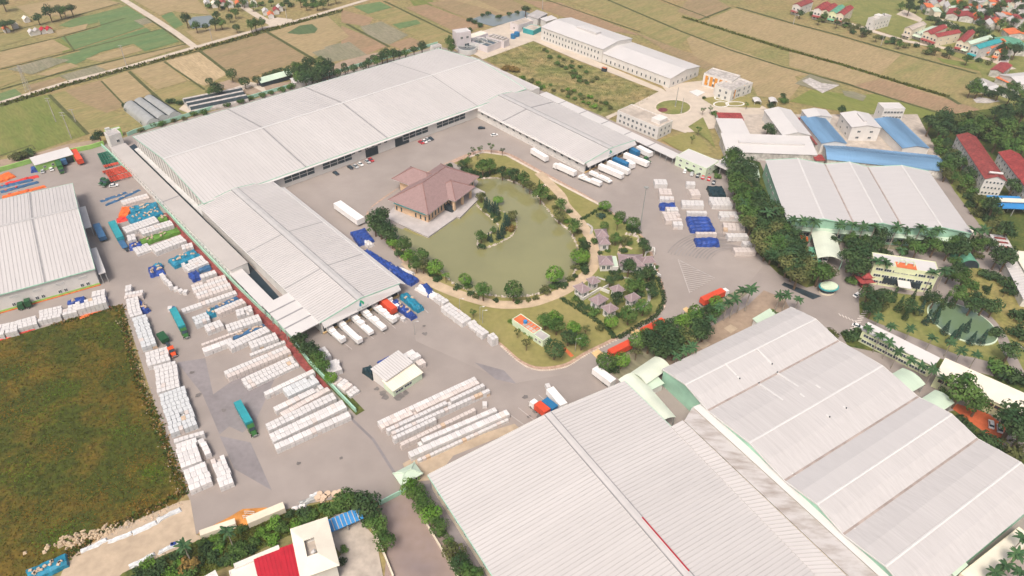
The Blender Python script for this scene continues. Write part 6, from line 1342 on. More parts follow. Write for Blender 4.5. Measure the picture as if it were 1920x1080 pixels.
zone('on the pond islet', [('cone', 913, 379, 1.7, BL), ('cone', 918, 383, 1.9, BL), ('cone', 923, 387, 1.8, BL), ('cone', 928, 384, 1.7, BL), ('cone', 933, 391, 1.8, BL), ('cone', 909, 383, 1.4, BL), ('cone', 947, 408, 1.9, BL), ('cone', 951, 411, 2.1, BL), ('cone', 955, 415, 1.8, BL), ('cone', 934, 436, 1.7, BL), ('cone', 940, 433, 1.8, BL), ('cone', 944, 427, 1.6, BL), ('cone', 916, 442, 1.3, BL), ('cone', 921, 444, 1.3, BL), ('broad', 960, 402, 3.2, O_), ('bush', 957, 428, 3, RU), ('broad', 902, 368, 3, O_), ('round', 934, 376, 3, B_, .6), ('broad', 902, 443, 3.2, MD), ('bush', 902, 461, 2.4, D_), ('bush', 925, 403, 2, D_), ('bush', 930, 413, 2, D_), ('bush', 935, 409, 1.8, D_), ('broad', 925, 432, 1.8, MD), ('bush', 910, 395, 1.8, O_)], 'planting on the pond islet')
zone('among the garden villas', [('round', 1134, 386, 3.3, B_, .8), ('round', 1163, 405, 3, MD), ('round', 1187, 419, 3.6, MD), ('bush', 1186, 428, 3.2, D_), ('sparse', 1158, 420, 3, B_), ('round', 1133, 424, 2.4, MD), ('bush', 1127, 404, 2.8, BL), ('broad', 1155, 447, 3, MD), ('sparse', 1149, 451, 2.4, O_), ('bush', 1174, 449, 3, O_), ('bush', 1170, 456, 2, O_), ('bush', 1180, 455, 2, MD), ('broad', 1208, 464, 3.4, D_), ('bush', 1207, 452, 2.8, D_), ('bush', 1168, 469, 2.4, D_), ('broad', 1179, 502, 3.8, D_), ('broad', 1199, 517, 3.8, D_), ('broad', 1218, 511, 3.6, D_), ('bush', 1220, 520, 2.6, D_), ('broad', 1144, 526, 3, D_), ('bush', 1159, 519, 2.6, D_), ('broad', 1183, 538, 3.6, MD), ('broad', 1197, 535, 3.4, MD), ('round', 1224, 550, 2.6, D_)], 'garden trees among the villas')
zone('in the lower villa garden', [('bush', 1221, 534, 3.2, D_), ('broad', 1157, 560, 3.4, D_), ('round', 1207, 576, 3.8, MD), ('round', 1179, 592, 4, MD), ('round', 1146, 603, 3.2, B_), ('bush', 1114, 584, 3, MD), ('bush', 1200, 551, 2.6, D_), ('bush', 1116, 452, 2.4, MD), ('bush', 1080, 560, 2.2, MD), ('bush', 1090, 570, 2.2, D_), ('bush', 1102, 576, 2, D_), ('bush', 1160, 508, 2.2, D_), ('bush', 1148, 510, 2, D_), ('bush', 1186, 570, 1.6, MD), ('bush', 1192, 570, 1.6, MD), ('bush', 1160, 590, 1.8, D_), ('bush', 1231, 500, 1.4, MD), ('bush', 1125, 474, 1.6, D_), ('bush', 1140, 470, 1.6, MD), ('bush', 1172, 580, 2, O_)], 'garden plants among the lower villas')
zone('on the lawn below the pond', [('broad', 1022, 601, 3.6, MD), ('broad', 1041, 596, 3.6, B_), ('broad', 1044, 611, 3.6, MD), ('broad', 1066, 631, 3.6, D_), ('bush', 1077, 638, 2.6, D_), ('broad', 1091, 640, 3.4, MD), ('broad', 1076, 616, 3.4, B_), ('round', 1040, 654, 4.4, D_), ('sparse', 887, 588, 2, MD), ('sparse', 987, 646, 2.6, O_), ('bush', 1125, 615, 2.2, O_), ('sparse', 1098, 620, 2.4, O_), ('sparse', 970, 626, 1.8, O_)], 'trees on the lawn below the pond')
zone('in the row beside the red containers', [('round', 1196, 640, 4, MD), ('broad', 1218, 640, 4.6, D_), ('broad', 1235, 618, 3.6, D_), ('broad', 1253, 612, 3.6, D_), ('broad', 1250, 624, 4, D_), ('broad', 1231, 650, 4.4, D_), ('broad', 1258, 640, 5.4, D_), ('broad', 1242, 658, 4.4, D_), ('broad', 1277, 604, 4, B_), ('broad', 1273, 628, 4.8, D_), ('broad', 1288, 632, 4.8, O_), ('broad', 1298, 603, 4.2, MD), ('round', 1304, 589, 3.6, B_), ('broad', 1310, 613, 4.4, D_), ('broad', 1321, 620, 4.2, D_), ('broad', 1304, 628, 4.4, D_), ('round', 1166, 676, 3.4, B_), ('sparse', 1193, 662, 3, O_), ('round', 1342, 569, 3.2, B_), ('broad', 1327, 588, 4, D_), ('broad', 1340, 586, 3.6, MD), ('round', 1137, 679, 4.2, MD), ('bush', 1150, 690, 3, D_), ('broad', 1211, 628, 3, MD), ('broad', 1263, 655, 4.2, D_)], 'roadside trees beside the red containers')
zone('in the row beside the red containers', [('palm', 1365, 568, 10), ('palm', 1350, 575, 9.5), ('palm', 1378, 560, 11), ('palm', 1393, 547, 12), ('palm', 1408, 543, 12), ('palm', 1285, 658, 9), ('palm', 1298, 652, 10), ('palm', 1268, 668, 9), ('palm', 1335, 600, 9)], 'palms beside the red containers')
zone('at the junction beside the gabled factory', [('palm', 1462, 555, 9), ('palm', 1476, 554, 9.5), ('palm', 1497, 562, 7)], 'palms at the junction')
zone('beside the gabled factory eave hut', [('bush', 1449, 590, 3, MD)], 'shrub at the site hut')
BELT = [(1366, 292), (1388, 284), (1412, 315), (1424, 372), (1455, 395), (1478, 438), (1500, 452), (1520, 500), (1500, 522), (1472, 498), (1440, 474), (1428, 462), (1404, 418), (1386, 374), (1372, 338)]
bl = scatter(BELT, 62, 11.5, ['broad', 'broad', 'broad', 'round'], (4.2, 5.8), [D_, D_, MD, O_])
up = [b for b in bl if b[2] < 385]; lo = [b for b in bl if b[2] >= 385]
zone('in the upper half of the dense tree belt', up, 'trees of the upper belt'); zone('in the lower half of the dense tree belt', lo, 'trees of the lower belt')
zone('rising from the dense tree belt', [('palm', 1440, 400, 13), ('palm', 1452, 396, 12), ('palm', 1395, 380, 11), ('palm', 1482, 470, 11), ('palm', 1470, 450, 11)], 'palms in the tree belt')
zone('beside the guard house', [('broad', 1537, 513, 6.2, MD, .8), ('broad', 1550, 508, 5, O_, .85), ('broad', 1528, 507, 4.6, D_, .85)], 'trees beside the guard house')
zone('in the palm row before the green factory', [('palm', x, y, h) for x, y, h in ((1488, 414, 13), (1507, 416, 12), (1527, 416, 12), (1577, 422, 12), (1600, 422, 12.5), (1619, 426, 11), (1641, 426, 12), (1682, 427, 12.5), (1702, 431, 10), (1727, 428, 12.5), (1745, 440, 10), (1759, 432, 12), (1827, 433, 12), (1845, 432, 12))], 'palms before the green factory')
zone('under the palms before the green factory', scatter([(1560, 440), (1650, 440), (1860, 452), (1860, 478), (1720, 474), (1560, 472)], 26, 12, ['broad', 'bush', 'broad'], (3.2, 4.6), [D_, D_, MD]), 'trees under the palms')
zone('beside the pale green office', [('broad', 1598, 482, 6, D_), ('broad', 1614, 492, 5.6, D_), ('broad', 1604, 503, 5, D_), ('broad', 1625, 480, 5, D_), ('broad', 1605, 465, 4.6, D_), ('bush', 1598, 525, 3.2, MD), ('palm', 1646, 490, 12), ('palm', 1661, 494, 12), ('palm', 1749, 512, 11), ('palm', 1772, 508, 12), ('broad', 1790, 492, 3.6, MD), ('palm', 1690, 470, 10)], 'trees beside the office')
zone('around the oval pond', [('cone', x, y, 1.9, BL) for x, y in ((1742, 592), (1758, 590), (1777, 610), (1800, 618), (1817, 606), (1827, 630), (1846, 630), (1788, 628), (1730, 574))], 'conifers around the oval pond')
zone('in the office garden', [('broad', 1628, 552, 4.2, D_), ('broad', 1643, 563, 4.2, D_), ('broad', 1660, 556, 4, D_), ('cone', 1680, 548, 2.1, D_), ('cone', 1690, 566, 2.1, D_), ('broad', 1706, 574, 3.6, D_), ('cone', 1713, 555, 2.1, D_), ('cone', 1740, 548, 2.1, D_), ('broad', 1752, 563, 3.6, D_), ('cone', 1773, 562, 2, D_), ('cone', 1790, 560, 2, D_), ('broad', 1800, 552, 4.6, MD), ('broad', 1806, 525, 4.8, MD), ('broad', 1795, 507, 4, D_), ('broad', 1781, 515, 3.6, D_), ('broad', 1830, 562, 4.2, D_), ('broad', 1845, 574, 4, D_), ('broad', 1822, 574, 4, D_), ('bush', 1655, 575, 3, O_), ('bush', 1720, 585, 2.6, O_), ('cone', 1702, 585, 1.7, D_), ('bush', 1625, 572, 3, D_), ('broad', 1635, 580, 3.6, D_), ('cone', 1762, 578, 1.8, D_)], 'trees of the office garden')
zone('on the grassy mound', [('bush', 1846, 512, 3.6, D_), ('bush', 1858, 513, 3.6, D_), ('bush', 1870, 518, 3.6, D_), ('bush', 1893, 530, 4.6, D_), ('bush', 1905, 540, 4.6, D_), ('cone', 1856, 540, 1.4, D_), ('bush', 1882, 545, 1.8, D_), ('sparse', 1885, 548, 2.2, D_), ('broad', 1864, 576, 4, D_), ('bush', 1826, 535, 3, MD), ('broad', 1872, 482, 5, D_), ('broad', 1888, 486, 5, D_), ('bush', 1915, 590, 5, D_), ('bush', 1912, 620, 5, D_), ('bush', 1834, 478, 3, O_), ('bush', 1850, 540, 2.2, D_)], 'plants on the mound')
zone('along the garden road', [('palm', x, y, h) for x, y, h in ((1647, 595, 8), (1672, 612, 8), (1707, 617, 8), (1748, 634, 8), (1803, 658, 8), (1832, 666, 8), (1784, 642, 8), (1627, 616, 8), (1650, 630, 9), (1668, 642, 9), (1685, 660, 9), (1707, 675, 9), (1728, 686, 8), (1750, 693, 9), (1770, 710, 8), (1810, 712, 8))], 'palms along the garden road')
zone('along the garden road', [('broad', 1896, 656, 4.6, D_), ('bush', 1869, 622, 3.6, D_), ('bush', 1610, 626, 4, D_), ('bush', 1560, 625, 3, O_), ('bush', 1596, 628, 3.6, D_), ('bush', 1872, 690, 5, MD), ('bush', 1890, 700, 5, D_), ('bush', 1910, 706, 5, D_)], 'shrubs along the garden road')
zone('around the red plaza', [('broad', 1803, 732, 6.4, MD), ('broad', 1835, 758, 4.6, MD), ('broad', 1905, 788, 6.5, D_), ('broad', 1915, 815, 6, D_), ('broad', 1893, 800, 5, D_), ('bush', 1848, 822, 4.5, D_), ('bush', 1860, 830, 4.5, D_), ('bush', 1800, 790, 3.6, D_), ('bush', 1815, 803, 3.4, D_), ('bush', 1905, 845, 5, O_), ('bush', 1770, 740, 3.4, MD)], 'trees around the red plaza')
zone('at the bottom right corner', [('palm', 1906, 1040, 9), ('palm', 1885, 1062, 9), ('palm', 1866, 1075, 8), ('palm', 1918, 1010, 9), ('palm', 1912, 1075, 9)], 'palms at the bottom right corner')
zone('in the wood beyond the dormitories', scatter([(1735, 226), (1800, 218), (1870, 205), (1925, 195), (1925, 282), (1880, 280), (1850, 262), (1790, 245), (1740, 245)], 36, 13, ['broad', 'broad', 'bush'], (4.5, 6.5), [D_, D_, MD, O_]), 'trees of the wood')
zone('on the bank beside the dormitories', scatter([(1755, 262), (1785, 265), (1806, 300), (1835, 352), (1880, 410), (1870, 440), (1830, 400), (1790, 340), (1760, 318)], 26, 12, ['bush', 'broad', 'bush'], (3.2, 4.6), [D_, MD, O_])+[('broad', 1788, 302, 6, D_), ('broad', 1776, 312, 5, MD), ('broad', 1862, 390, 5.4, D_), ('broad', 1886, 436, 5, D_), ('broad', 1900, 350, 5, D_)], 'trees on the dormitory bank')
zone('behind the blue shed', [('bush', x, 297, 3.6, D_) for x in (1560, 1572, 1584, 1596)]+[('bush', 1610, 296, 3.4, RU), ('broad', 1440, 240, 3.4, D_), ('broad', 1446, 250, 3, D_), ('bush', 1495, 293, 2.6, O_), ('broad', 1578, 208, 3, D_), ('bush', 1356, 232, 3, O_), ('bush', 1348, 220, 3, MD), ('bush', 1340, 212, 2.6, MD), ('bush', 1352, 245, 2.6, D_), ('bush', 1450, 255, 2.4, D_)], 'trees of the old works')
zone('near the modern office', [('broad', 1445, 200, 3, D_), ('bush', 1470, 188, 3.4, MD), ('sparse', 1400, 198, 2, MD), ('sparse', 1318, 208, 2.2, MD), ('sparse', 1332, 206, 2, MD), ('sparse', 1310, 245, 2.4, MD), ('bush', 1368, 178, 1.8, D_), ('bush', 1320, 183, 1.6, D_), ('sparse', 1298, 262, 2, MD), ('broad', 1468, 180, 2.4, D_), ('bush', 1380, 176, 1.6, MD)], 'trees near the modern office')
zone('around the parked cars and lodge', [('bush', 1292, 317, 2, D_), ('bush', 1348, 312, 3, D_), ('bush', 1345, 330, 2.6, MD), ('bush', 1340, 320, 2.4, D_), ('bush', 1300, 320, 1.8, MD)], 'shrubs around the lodge')
zone('in the village by the paddy road', scatter([(1500, 14), (1560, 30), (1690, 74), (1800, 98), (1860, 118), (1850, 124), (1780, 108), (1680, 86), (1560, 46), (1490, 24)], 38, 7, ['bush', 'bush', 'broad'], (2.6, 3.6), [D_, MD, O_]), 'bushes by the paddy road')
zone('between the village houses', scatter([(1760, 35), (1800, 55), (1850, 60), (1880, 80), (1885, 110), (1860, 95), (1840, 62), (1790, 60), (1740, 30)], 26, 9, ['broad', 'bush'], (3, 4.6), [D_, D_, MD]), 'trees between village houses')
zone('in the far village', scatter([(1690, 0), (1920, 0), (1920, 60), (1880, 55), (1800, 30), (1690, 22)], 36, 13, ['broad', 'bush'], (3, 5), [D_, D_, MD]), 'trees of the far village')
zone('around the village works yard', scatter([(1820, 150), (1850, 165), (1920, 160), (1920, 185), (1880, 180), (1820, 170)], 16, 9, ['broad', 'bush'], (3, 4.6), [D_, D_, MD])+[('broad', 1890, 88, 5, D_), ('broad', 1905, 95, 5, D_), ('broad', 1880, 100, 4, D_)], 'trees around the village works yard')
zone('along the far hall fence', [('bush', 285, 233, 2.6, MD), ('bush', 303, 231, 2.8, MD), ('bush', 264, 243, 2.4, O_), ('bush', 325, 225, 2.2, O_), ('bush', 363, 213, 2.6, MD), ('bush', 382, 210, 2.8, MD), ('bush', 345, 222, 2, O_), ('bush', 425, 196, 2.6, MD), ('bush', 452, 190, 2.8, MD), ('bush', 470, 184, 2.2, MD), ('bush', 492, 178, 2.6, MD), ('bush', 508, 173, 2.2, MD), ('bush', 528, 167, 3, MD), ('bush', 546, 161, 3.4, MD), ('broad', 186, 255, 3.4, D_), ('bush', 176, 258, 2.6, BL), ('bush', 238, 196, 3, D_), ('bush', 318, 188, 3.4, D_), ('bush', 335, 192, 2.6, D_), ('bush', 240, 205, 2.4, D_), ('bush', 268, 228, 2, D_), ('bush', 40, 290, 4, O_), ('bush', 52, 285, 4, D_), ('bush', 28, 293, 4, O_)], 'shrubs along the far hall fence')
zone('in the orchard behind the hall', [('round', 434, 140, 4, D_), ('round', 458, 153, 3.8, D_), ('round', 481, 149, 3.2, D_), ('round', 392, 152, 2.6, D_), ('broad', 406, 166, 4.6, D_), ('broad', 395, 172, 3, MD), ('round', 498, 143, 2.6, D_), ('round', 507, 140, 2.6, D_), ('round', 516, 137, 2.6, D_), ('round', 526, 134, 3, D_)]+scatter([(535, 130), (590, 112), (618, 122), (625, 140), (600, 150), (545, 150)], 15, 10, ['broad', 'round'], (4, 5.2), [D_, D_, MD])+[('round', 632, 138, 3.2, D_)], 'trees of the orchard')
zone('behind the hall back eave', [('broad', 725, 101, 5, D_), ('broad', 738, 104, 4.4, D_), ('broad', 716, 106, 4, D_), ('broad', 791, 89, 4.4, D_), ('broad', 776, 95, 3.6, D_), ('broad', 760, 99, 3.2, MD), ('broad', 706, 114, 3.6, MD), ('round', 663, 128, 3.2, D_), ('round', 647, 132, 3, D_), ('round', 681, 125, 3, D_), ('round', 645, 124, 2.2, D_), ('broad', 843, 78, 4, MD), ('broad', 847, 90, 3.6, MD), ('broad', 748, 103, 3.4, D_), ('broad', 690, 118, 3.4, D_), ('round', 700, 108, 2.6, D_)], 'trees behind the hall back eave')
zone('around the farm ponds', [('broad', 349, 37, 4.5, D_), ('broad', 367, 48, 4, MD), ('round', 385, 50, 2.6, D_), ('broad', 402, 44, 4, D_), ('broad', 414, 42, 4, MD), ('round', 430, 33, 3, D_), ('round', 443, 52, 3, D_), ('broad', 470, 47, 4, MD), ('broad', 478, 45, 4, MD), ('broad', 490, 43, 3.6, MD), ('broad', 405, 28, 3.6, D_), ('broad', 440, 24, 3.4, MD), ('bush', 880, 36, 3, D_), ('bush', 890, 40, 3, D_), ('bush', 900, 46, 3, D_), ('bush', 915, 24, 3, D_), ('bush', 935, 30, 3, D_), ('bush', 955, 25, 2.6, D_), ('broad', 986, 17, 4.4, D_), ('bush', 880, 55, 3, D_), ('bush', 970, 22, 2.6, D_), ('bush', 905, 27, 2.6, D_)], 'trees around the farm ponds')
zone('in the upper left hamlet', [('broad', 92, 25, 5, D_), ('broad', 110, 20, 4.4, D_), ('broad', 133, 17, 4.4, D_), ('broad', 7, 47, 4.4, D_), ('broad', 20, 43, 4, D_), ('broad', 70, 33, 4, D_), ('broad', 5, 5, 5, D_), ('broad', 120, 22, 4, MD)]+scatter([(375, 5), (500, 0), (640, -6), (640, 4), (560, 18), (500, 8), (420, 20)], 22, 9, ['broad', 'bush'], (2.6, 3.6), [D_, MD, MD]), 'trees of the hamlets')
zone('in the scrub field', [('bush', 960, 128, 3.6, RU), ('bush', 952, 125, 3.4, RU), ('bush', 968, 130, 3.2, RU), ('bush', 945, 128, 3, RU)]+scatter([(1010, 85), (1080, 118), (1120, 145), (1100, 160), (1040, 120)], 22, 7, ['bush'], (1.6, 2.6), [MD, O_])+scatter([(960, 140), (1060, 165), (1140, 190), (1150, 212), (1080, 190), (1000, 160)], 24, 8, ['bush'], (1.6, 2.8), [MD, O_, B_]), 'scrub bushes')
zone('beside the courtyard house verge', [('palm', 345, 1024, 9), ('palm', 426, 998, 9), ('bush', 352, 1058, 3.4, RU), ('broad', 688, 950, 4.8, D_), ('broad', 678, 943, 4, D_), ('broad', 652, 940, 4, MD), ('bush', 640, 938, 3, MD), ('broad', 706, 985, 3.6, MD), ('broad', 722, 1015, 3.4, MD), ('bush', 695, 975, 3, MD), ('bush', 712, 1000, 2.2, MD), ('bush', 645, 1030, 1.6, MD), ('bush', 643, 1052, 1.6, D_)], 'trees by the courtyard house')
zone('on the steep verge', scatter([(240, 1072), (380, 1014), (560, 955), (640, 938), (650, 950), (560, 985), (500, 1020), (380, 1080), (260, 1080)], 40, 13, ['bush'], (1.8, 3.2), [MD, D_, B_, MD]), 'shrubs on the steep verge')
zone('in the hedge row beside the near factory', [('broad', 771, 916, 3.6, B_), ('broad', 780, 926, 3.4, MD), ('broad', 790, 942, 3.4, MD), ('broad', 799, 955, 3.2, MD), ('broad', 808, 967, 3.6, B_), ('broad', 821, 987, 3.2, MD), ('broad', 852, 1036, 3.8, O_), ('broad', 862, 1056, 3.6, D_), ('broad', 874, 1070, 3.4, MD), ('broad', 890, 1080, 3, MD), ('bush', 830, 1000, 2, MD), ('bush', 842, 1015, 2, MD)], 'hedge trees beside the near factory')
zone('in the hedge below the white canopy', [('broad', 561, 639, 3.6, D_), ('broad', 574, 655, 3.6, D_), ('broad', 585, 657, 3.4, D_), ('broad', 597, 674, 3.4, MD), ('broad', 605, 686, 3.4, MD), ('round', 620, 709, 2.6, B_), ('bush', 567, 648, 2.4, D_), ('bush', 612, 695, 2.6, MD)], 'hedge trees below the white canopy')
# tall grass tufts of the meadow and scrub
def tufts(name, label, poly, n, size, mats, z=.1):
    q = [G(*p) for p in poly]; xs = [p.x for p in q]; ys = [p.y for p in q]; pol = [(p.x, p.y) for p in q]; mb = MB(); k = 0
    while k < n:
        x, y = rt.uniform(min(xs), max(xs)), rt.uniform(min(ys), max(ys))
        if not inside((x, y), pol): continue
        k += 1; s = size*rt.uniform(.5, 1.4); mi = int((math.sin(x*.09)+math.sin(y*.11+1)+rt.uniform(-1.2, 1.2)+2)*len(mats)/4.4) % len(mats)
        for j in range(2):
            a = rt.uniform(0, 3.14); dx, dy = math.cos(a)*s*.5, math.sin(a)*s*.5
            mb.add([(x-dx, y-dy, z), (x+dx, y+dy, z), (x+dx*.3+rt.uniform(-.3, .3)*s, y+dy*.3+rt.uniform(-.3, .3)*s, z+s*rt.uniform(.25, .55))], [(0, 1, 2)], mi)
    tag(mb.build(name, [M[m] for m in mats]), label, 'grass', kind='stuff')
MM('grass_a', (.078, .08, .008), .95, .3, .5); MM('grass_b', (.165, .105, .012), .95, .3, .5); MM('grass_c', (.10, .135, .014), .95, .3, .5); MM('grass_d', (.21, .115, .012), .95, .3, .5)
tufts('meadow_grass', 'long dark green and rust brown grass of the meadow', [(-60, 655), (0, 640), (90, 614), (226, 575), (240, 640), (262, 720), (300, 800), (325, 870), (343, 922), (190, 996), (120, 1046), (60, 1090), (-60, 1100)], 18000, .6, ['grass_a', 'grass_c', 'grass_a', 'grass_b', 'grass_d'])
tufts('scrub_grass', 'tall green and straw grass of the scrub field', [(908, 109), (995, 78), (1080, 117), (1236, 173), (1200, 198), (1138, 220), (1012, 166)], 4000, .6, ['grass_c', 'grass_a', 'grass_c', 'grass_b'])
tufts('verge_grass', 'green grass of the steep verge at the bottom', [(250, 1078), (380, 1012), (560, 954), (645, 938), (620, 975), (530, 1008), (380, 1083)], 6000, .8, ['grass_c', 'grass_a', 'grass_c'])

def edge_tufts(name, label, pts, n, spread, size, mats):
    mb = MB(); q = [G(*p) for p in pts]
    for _ in range(n):
        i = rt.randrange(len(q)-1); c = q[i].lerp(q[i+1], rt.random()); x, y = c.x+rt.gauss(0, spread), c.y+rt.gauss(0, spread*.6); mi = rt.randrange(len(mats))
        for j in range(3):
            s = size*rt.uniform(.5, 1.5); a = rt.uniform(0, 3.14); dx, dy = math.cos(a)*s*.5, math.sin(a)*s*.5
            mb.add([(x-dx, y-dy, .1), (x+dx, y+dy, .1), (x+rt.uniform(-.4, .4)*s, y+rt.uniform(-.4, .4)*s, .1+s*rt.uniform(.4, .8))], [(0, 1, 2)], mi)
    tag(mb.build(name, [M[m] for m in mats]), label, 'grass', kind='stuff')
edge_tufts('edge_weeds', 'ragged weeds along the meadow edge', [(100, 611), (226, 574), (240, 640), (262, 720), (300, 800), (325, 870), (345, 925), (190, 998), (120, 1050)], 2600, .9, .8, ['grass_a', 'grass_c', 'leaf_mid', 'grass_b', 'orange_fibre'])
edge_tufts('lane_weeds', 'weeds along the field lanes and ditches', [(0, 198), (130, 158), (370, 94), (505, 56), (640, 20)], 1500, 1.6, 1.2, ['grass_a', 'grass_c', 'leaf_olive'])
edge_tufts('lane_weeds', 'weeds along the paddy ditch right of the works', [(1280, 32), (1400, 70), (1480, 95), (1572, 120), (1687, 155), (1776, 181)], 1500, 1.2, 1.2, ['grass_a', 'grass_c', 'leaf_olive'])

MM('grass_fresh', (.10, .185, .010), .95, .3, .5); mb = MB()
for cx_, cy_, sg, mi in ((80, 780, 5, 0), (45, 885, 4.5, 0), (232, 805, 4, 0), (105, 1005, 3.5, 0), (192, 618, 5, 0), (120, 735, 4, 0), (285, 885, 2.5, 0), (60, 700, 6, 0), (262, 868, 4, 1), (10, 775, 4, 1), (205, 690, 5, 1), (170, 930, 5, 1), (110, 840, 4, 1), (270, 945, 3, 1), (60, 960, 4, 1)):
    c = G(cx_, cy_)
    for _ in range(900):
        x, y = c.x+rt.gauss(0, sg), c.y+rt.gauss(0, sg*.8); s = rt.uniform(.25, .7); a = rt.uniform(0, 3.14); dx, dy = math.cos(a)*s*.5, math.sin(a)*s*.5
        mb.add([(x-dx, y-dy, .12), (x+dx, y+dy, .12), (x+rt.uniform(-.5, .5)*s, y+rt.uniform(-.5, .5)*s, .12+s*rt.uniform(.2, .45))], [(0, 1, 2)], mi)
tag(mb.build('meadow_clumps', [M['grass_fresh'], M['grass_d']]), 'fresh green and rusty clumps in the meadow', 'grass', kind='stuff')
# ------------------------------------------------------------------ fences, hedges, rocks
def wall_line(name, label, pts, wd, h, m, cat='wall', z=.05):
    return tag(strip(name, pts, wd, z, M[m], kind=None, h=h), label, cat)
FE = [(192, 276), (200, 283), (276, 357), (313, 398), (337, 425), (377, 468), (417, 510), (440, 534), (487, 580), (545, 634), (580, 681), (625, 729), (668, 774)]
wall_line('boundary_wall', 'long mint boundary wall between the block yard and long shed', FE, .5, 2.0, 'mint_trim')
strip('planter_bed', [(p[0]-7, p[1]+4) for p in FE[3:11]]+[(618, 731)], 3.4, .1, M['rust_roof'])
strip('tree_bed', [(p[0]+8, p[1]+1) for p in FE[9:]], 3.5, .1, M['verge'])
wall_line('boundary_wall', 'green boundary wall left of the garage', [(-20, 330), (0, 323), (60, 306)], .6, 2.4, 'green_wall'); wall_line('boundary_wall', 'green boundary wall right of the garage', [(134, 287), (170, 280), (196, 272)], .6, 2.4, 'green_wall')
wall_line('back_fence', 'mint fence along the back of the main hall', [(240, 256), (253, 250), (400, 205), (560, 160), (700, 117), (821, 84)], .4, 2.2, 'mint_trim', 'fence')
wall_line('works_gate', 'green barred gate at the bottom of the yard', [(712, 948), (735, 936), (764, 921)], .3, 2.0, 'mint_trim', 'gate')
wall_line('boundary_wall', 'low wall between the forecourt and lower works road', [(695, 985), (722, 1045), (738, 1085)], .5, 1.4, 'cream_wall')
wall_line('boundary_wall', 'low wall below the hedge row by the near factory', [(800, 985), (845, 1060), (862, 1090)], .4, 1.2, 'cream_wall')
wall_line('boundary_wall', 'long cream bin wall at the yard lower corner', [(378, 1008), (444, 985)], 2.0, 2.2, 'cream_wall'); wall_line('boundary_wall', 'cream store wall beside the spilt soil', [(466, 985), (535, 956)], 2.6, 2.4, 'cream_wall')
for pts, lb in (([(1055, 563), (1095, 588), (1135, 615), (1150, 634)], 'clipped hedge along the lower left villa garden edge'), ([(1092, 412), (1127, 392)], 'clipped hedge at the top of the villa garden'), ([(1130, 393), (1180, 425), (1198, 438)], 'dark hedge behind the tall lamp mast'), ([(1160, 634), (1200, 612), (1232, 590), (1244, 560), (1234, 525)], 'low hedge along the road bend of the villa garden'), ([(958, 604), (998, 634)], 'low bright hedge at the hut foot')):
    q = smooth(pts, 6, False); mb = MB(); t = thing('clipped_hedge', lb, 'hedge', G(*q[0]))
    for p in q:
        for s in range(3):
            a = G(p[0]+rt.uniform(-2, 2), p[1]+rt.uniform(-1, 1))-t.location; leaves(mb, (a.x, a.y, .8), (1.2, 1.2, .8), 40, .5)
    mb.build('foliage', M['leaf_dark' if 'bright' not in lb else 'leaf_bright'], t)
mb = MB()
def rocks(pts, closed, per, s0, s1):
    q = smooth(pts, per, closed) if per else pts
    for p in q:
        c = G(*p); s = rt.uniform(s0, s1); n = rt.randrange(5, 8); a0 = rt.uniform(0, 6)
        b = [(c.x+math.cos(a0+i*6.283/n)*s*rt.uniform(.7, 1.2)+rt.uniform(-.4, .4), c.y+math.sin(a0+i*6.283/n)*s*rt.uniform(.7, 1.2), .15) for i in range(n)]
        cx_ = sum(v[0] for v in b)/n; cy_ = sum(v[1] for v in b)/n
        tp = [(cx_+(x-cx_)*.6, cy_+(y-cy_)*.6, .2+s*rt.uniform(.6, .9)) for x, y, z in b]
        mb.add(b+tp, [(i, (i+1) % n, (i+1) % n+n, i+n) for i in range(n)]+[tuple(range(n, 2*n))])
rocks([(735, 425), (750, 462), (785, 490), (820, 505), (855, 535), (905, 552), (960, 558), (1010, 552), (1050, 535), (1075, 515), (1083, 490), (1082, 465), (1068, 435), (1042, 413), (1020, 385), (1000, 363), (965, 343), (930, 335), (905, 336)], False, 9, .4, .95)
rocks(ISLE, True, 2, .4, .9); rocks([(1175, 440), (1195, 445), (1198, 455), (1190, 440)], False, 3, .6, 1.2)
tag(mb.build('shore_rocks', M['rock']), 'pale weathered rocks edging the pond and islet', 'rocks', kind='stuff')
mb = MB(); K = smooth([(940, 650), (975, 681), (1010, 695), (1060, 689), (1100, 666), (1160, 636), (1235, 591), (1248, 560)], 12, False)
for p in K:
    c = G(*p); mb.rbox((c.x, c.y), .75, .5, .1, .42, rt.uniform(0, .3), 0)
tag(mb.build('kerb_stones', M['kerb']), 'pale kerb stones dotted round the lawn edge', 'kerb', kind='stuff')
mb = MB()
for _ in range(260):
    f = rt.random(); x = 236+f*110+rt.gauss(0, 5); y = 600+f*325; c = G(x-8, y); s = rt.uniform(.15, .5); mb.rbox((c.x, c.y), s, s*.7, .1, .1+s*.5, rt.uniform(0, 3), rt.randrange(3), .7)
for _ in range(110):
    c = G(rt.uniform(150, 350), 0 or 1000-(rt.uniform(0, 1))*0+rt.uniform(-12, 12)-(0)); x = rt.uniform(180, 345); c = G(x, 1012-(x-180)*.42+rt.gauss(0, 4)); s = rt.uniform(.2, .7); mb.rbox((c.x, c.y), s, s*.7, .1, .1+s*.5, rt.uniform(0, 3), rt.randrange(3), .7)
tag(mb.build('rubble', [M['rock'], M['wrap_tan'], M['sand_road']]), 'rubble and litter scattered along the meadow edge', 'rubble', kind='stuff')
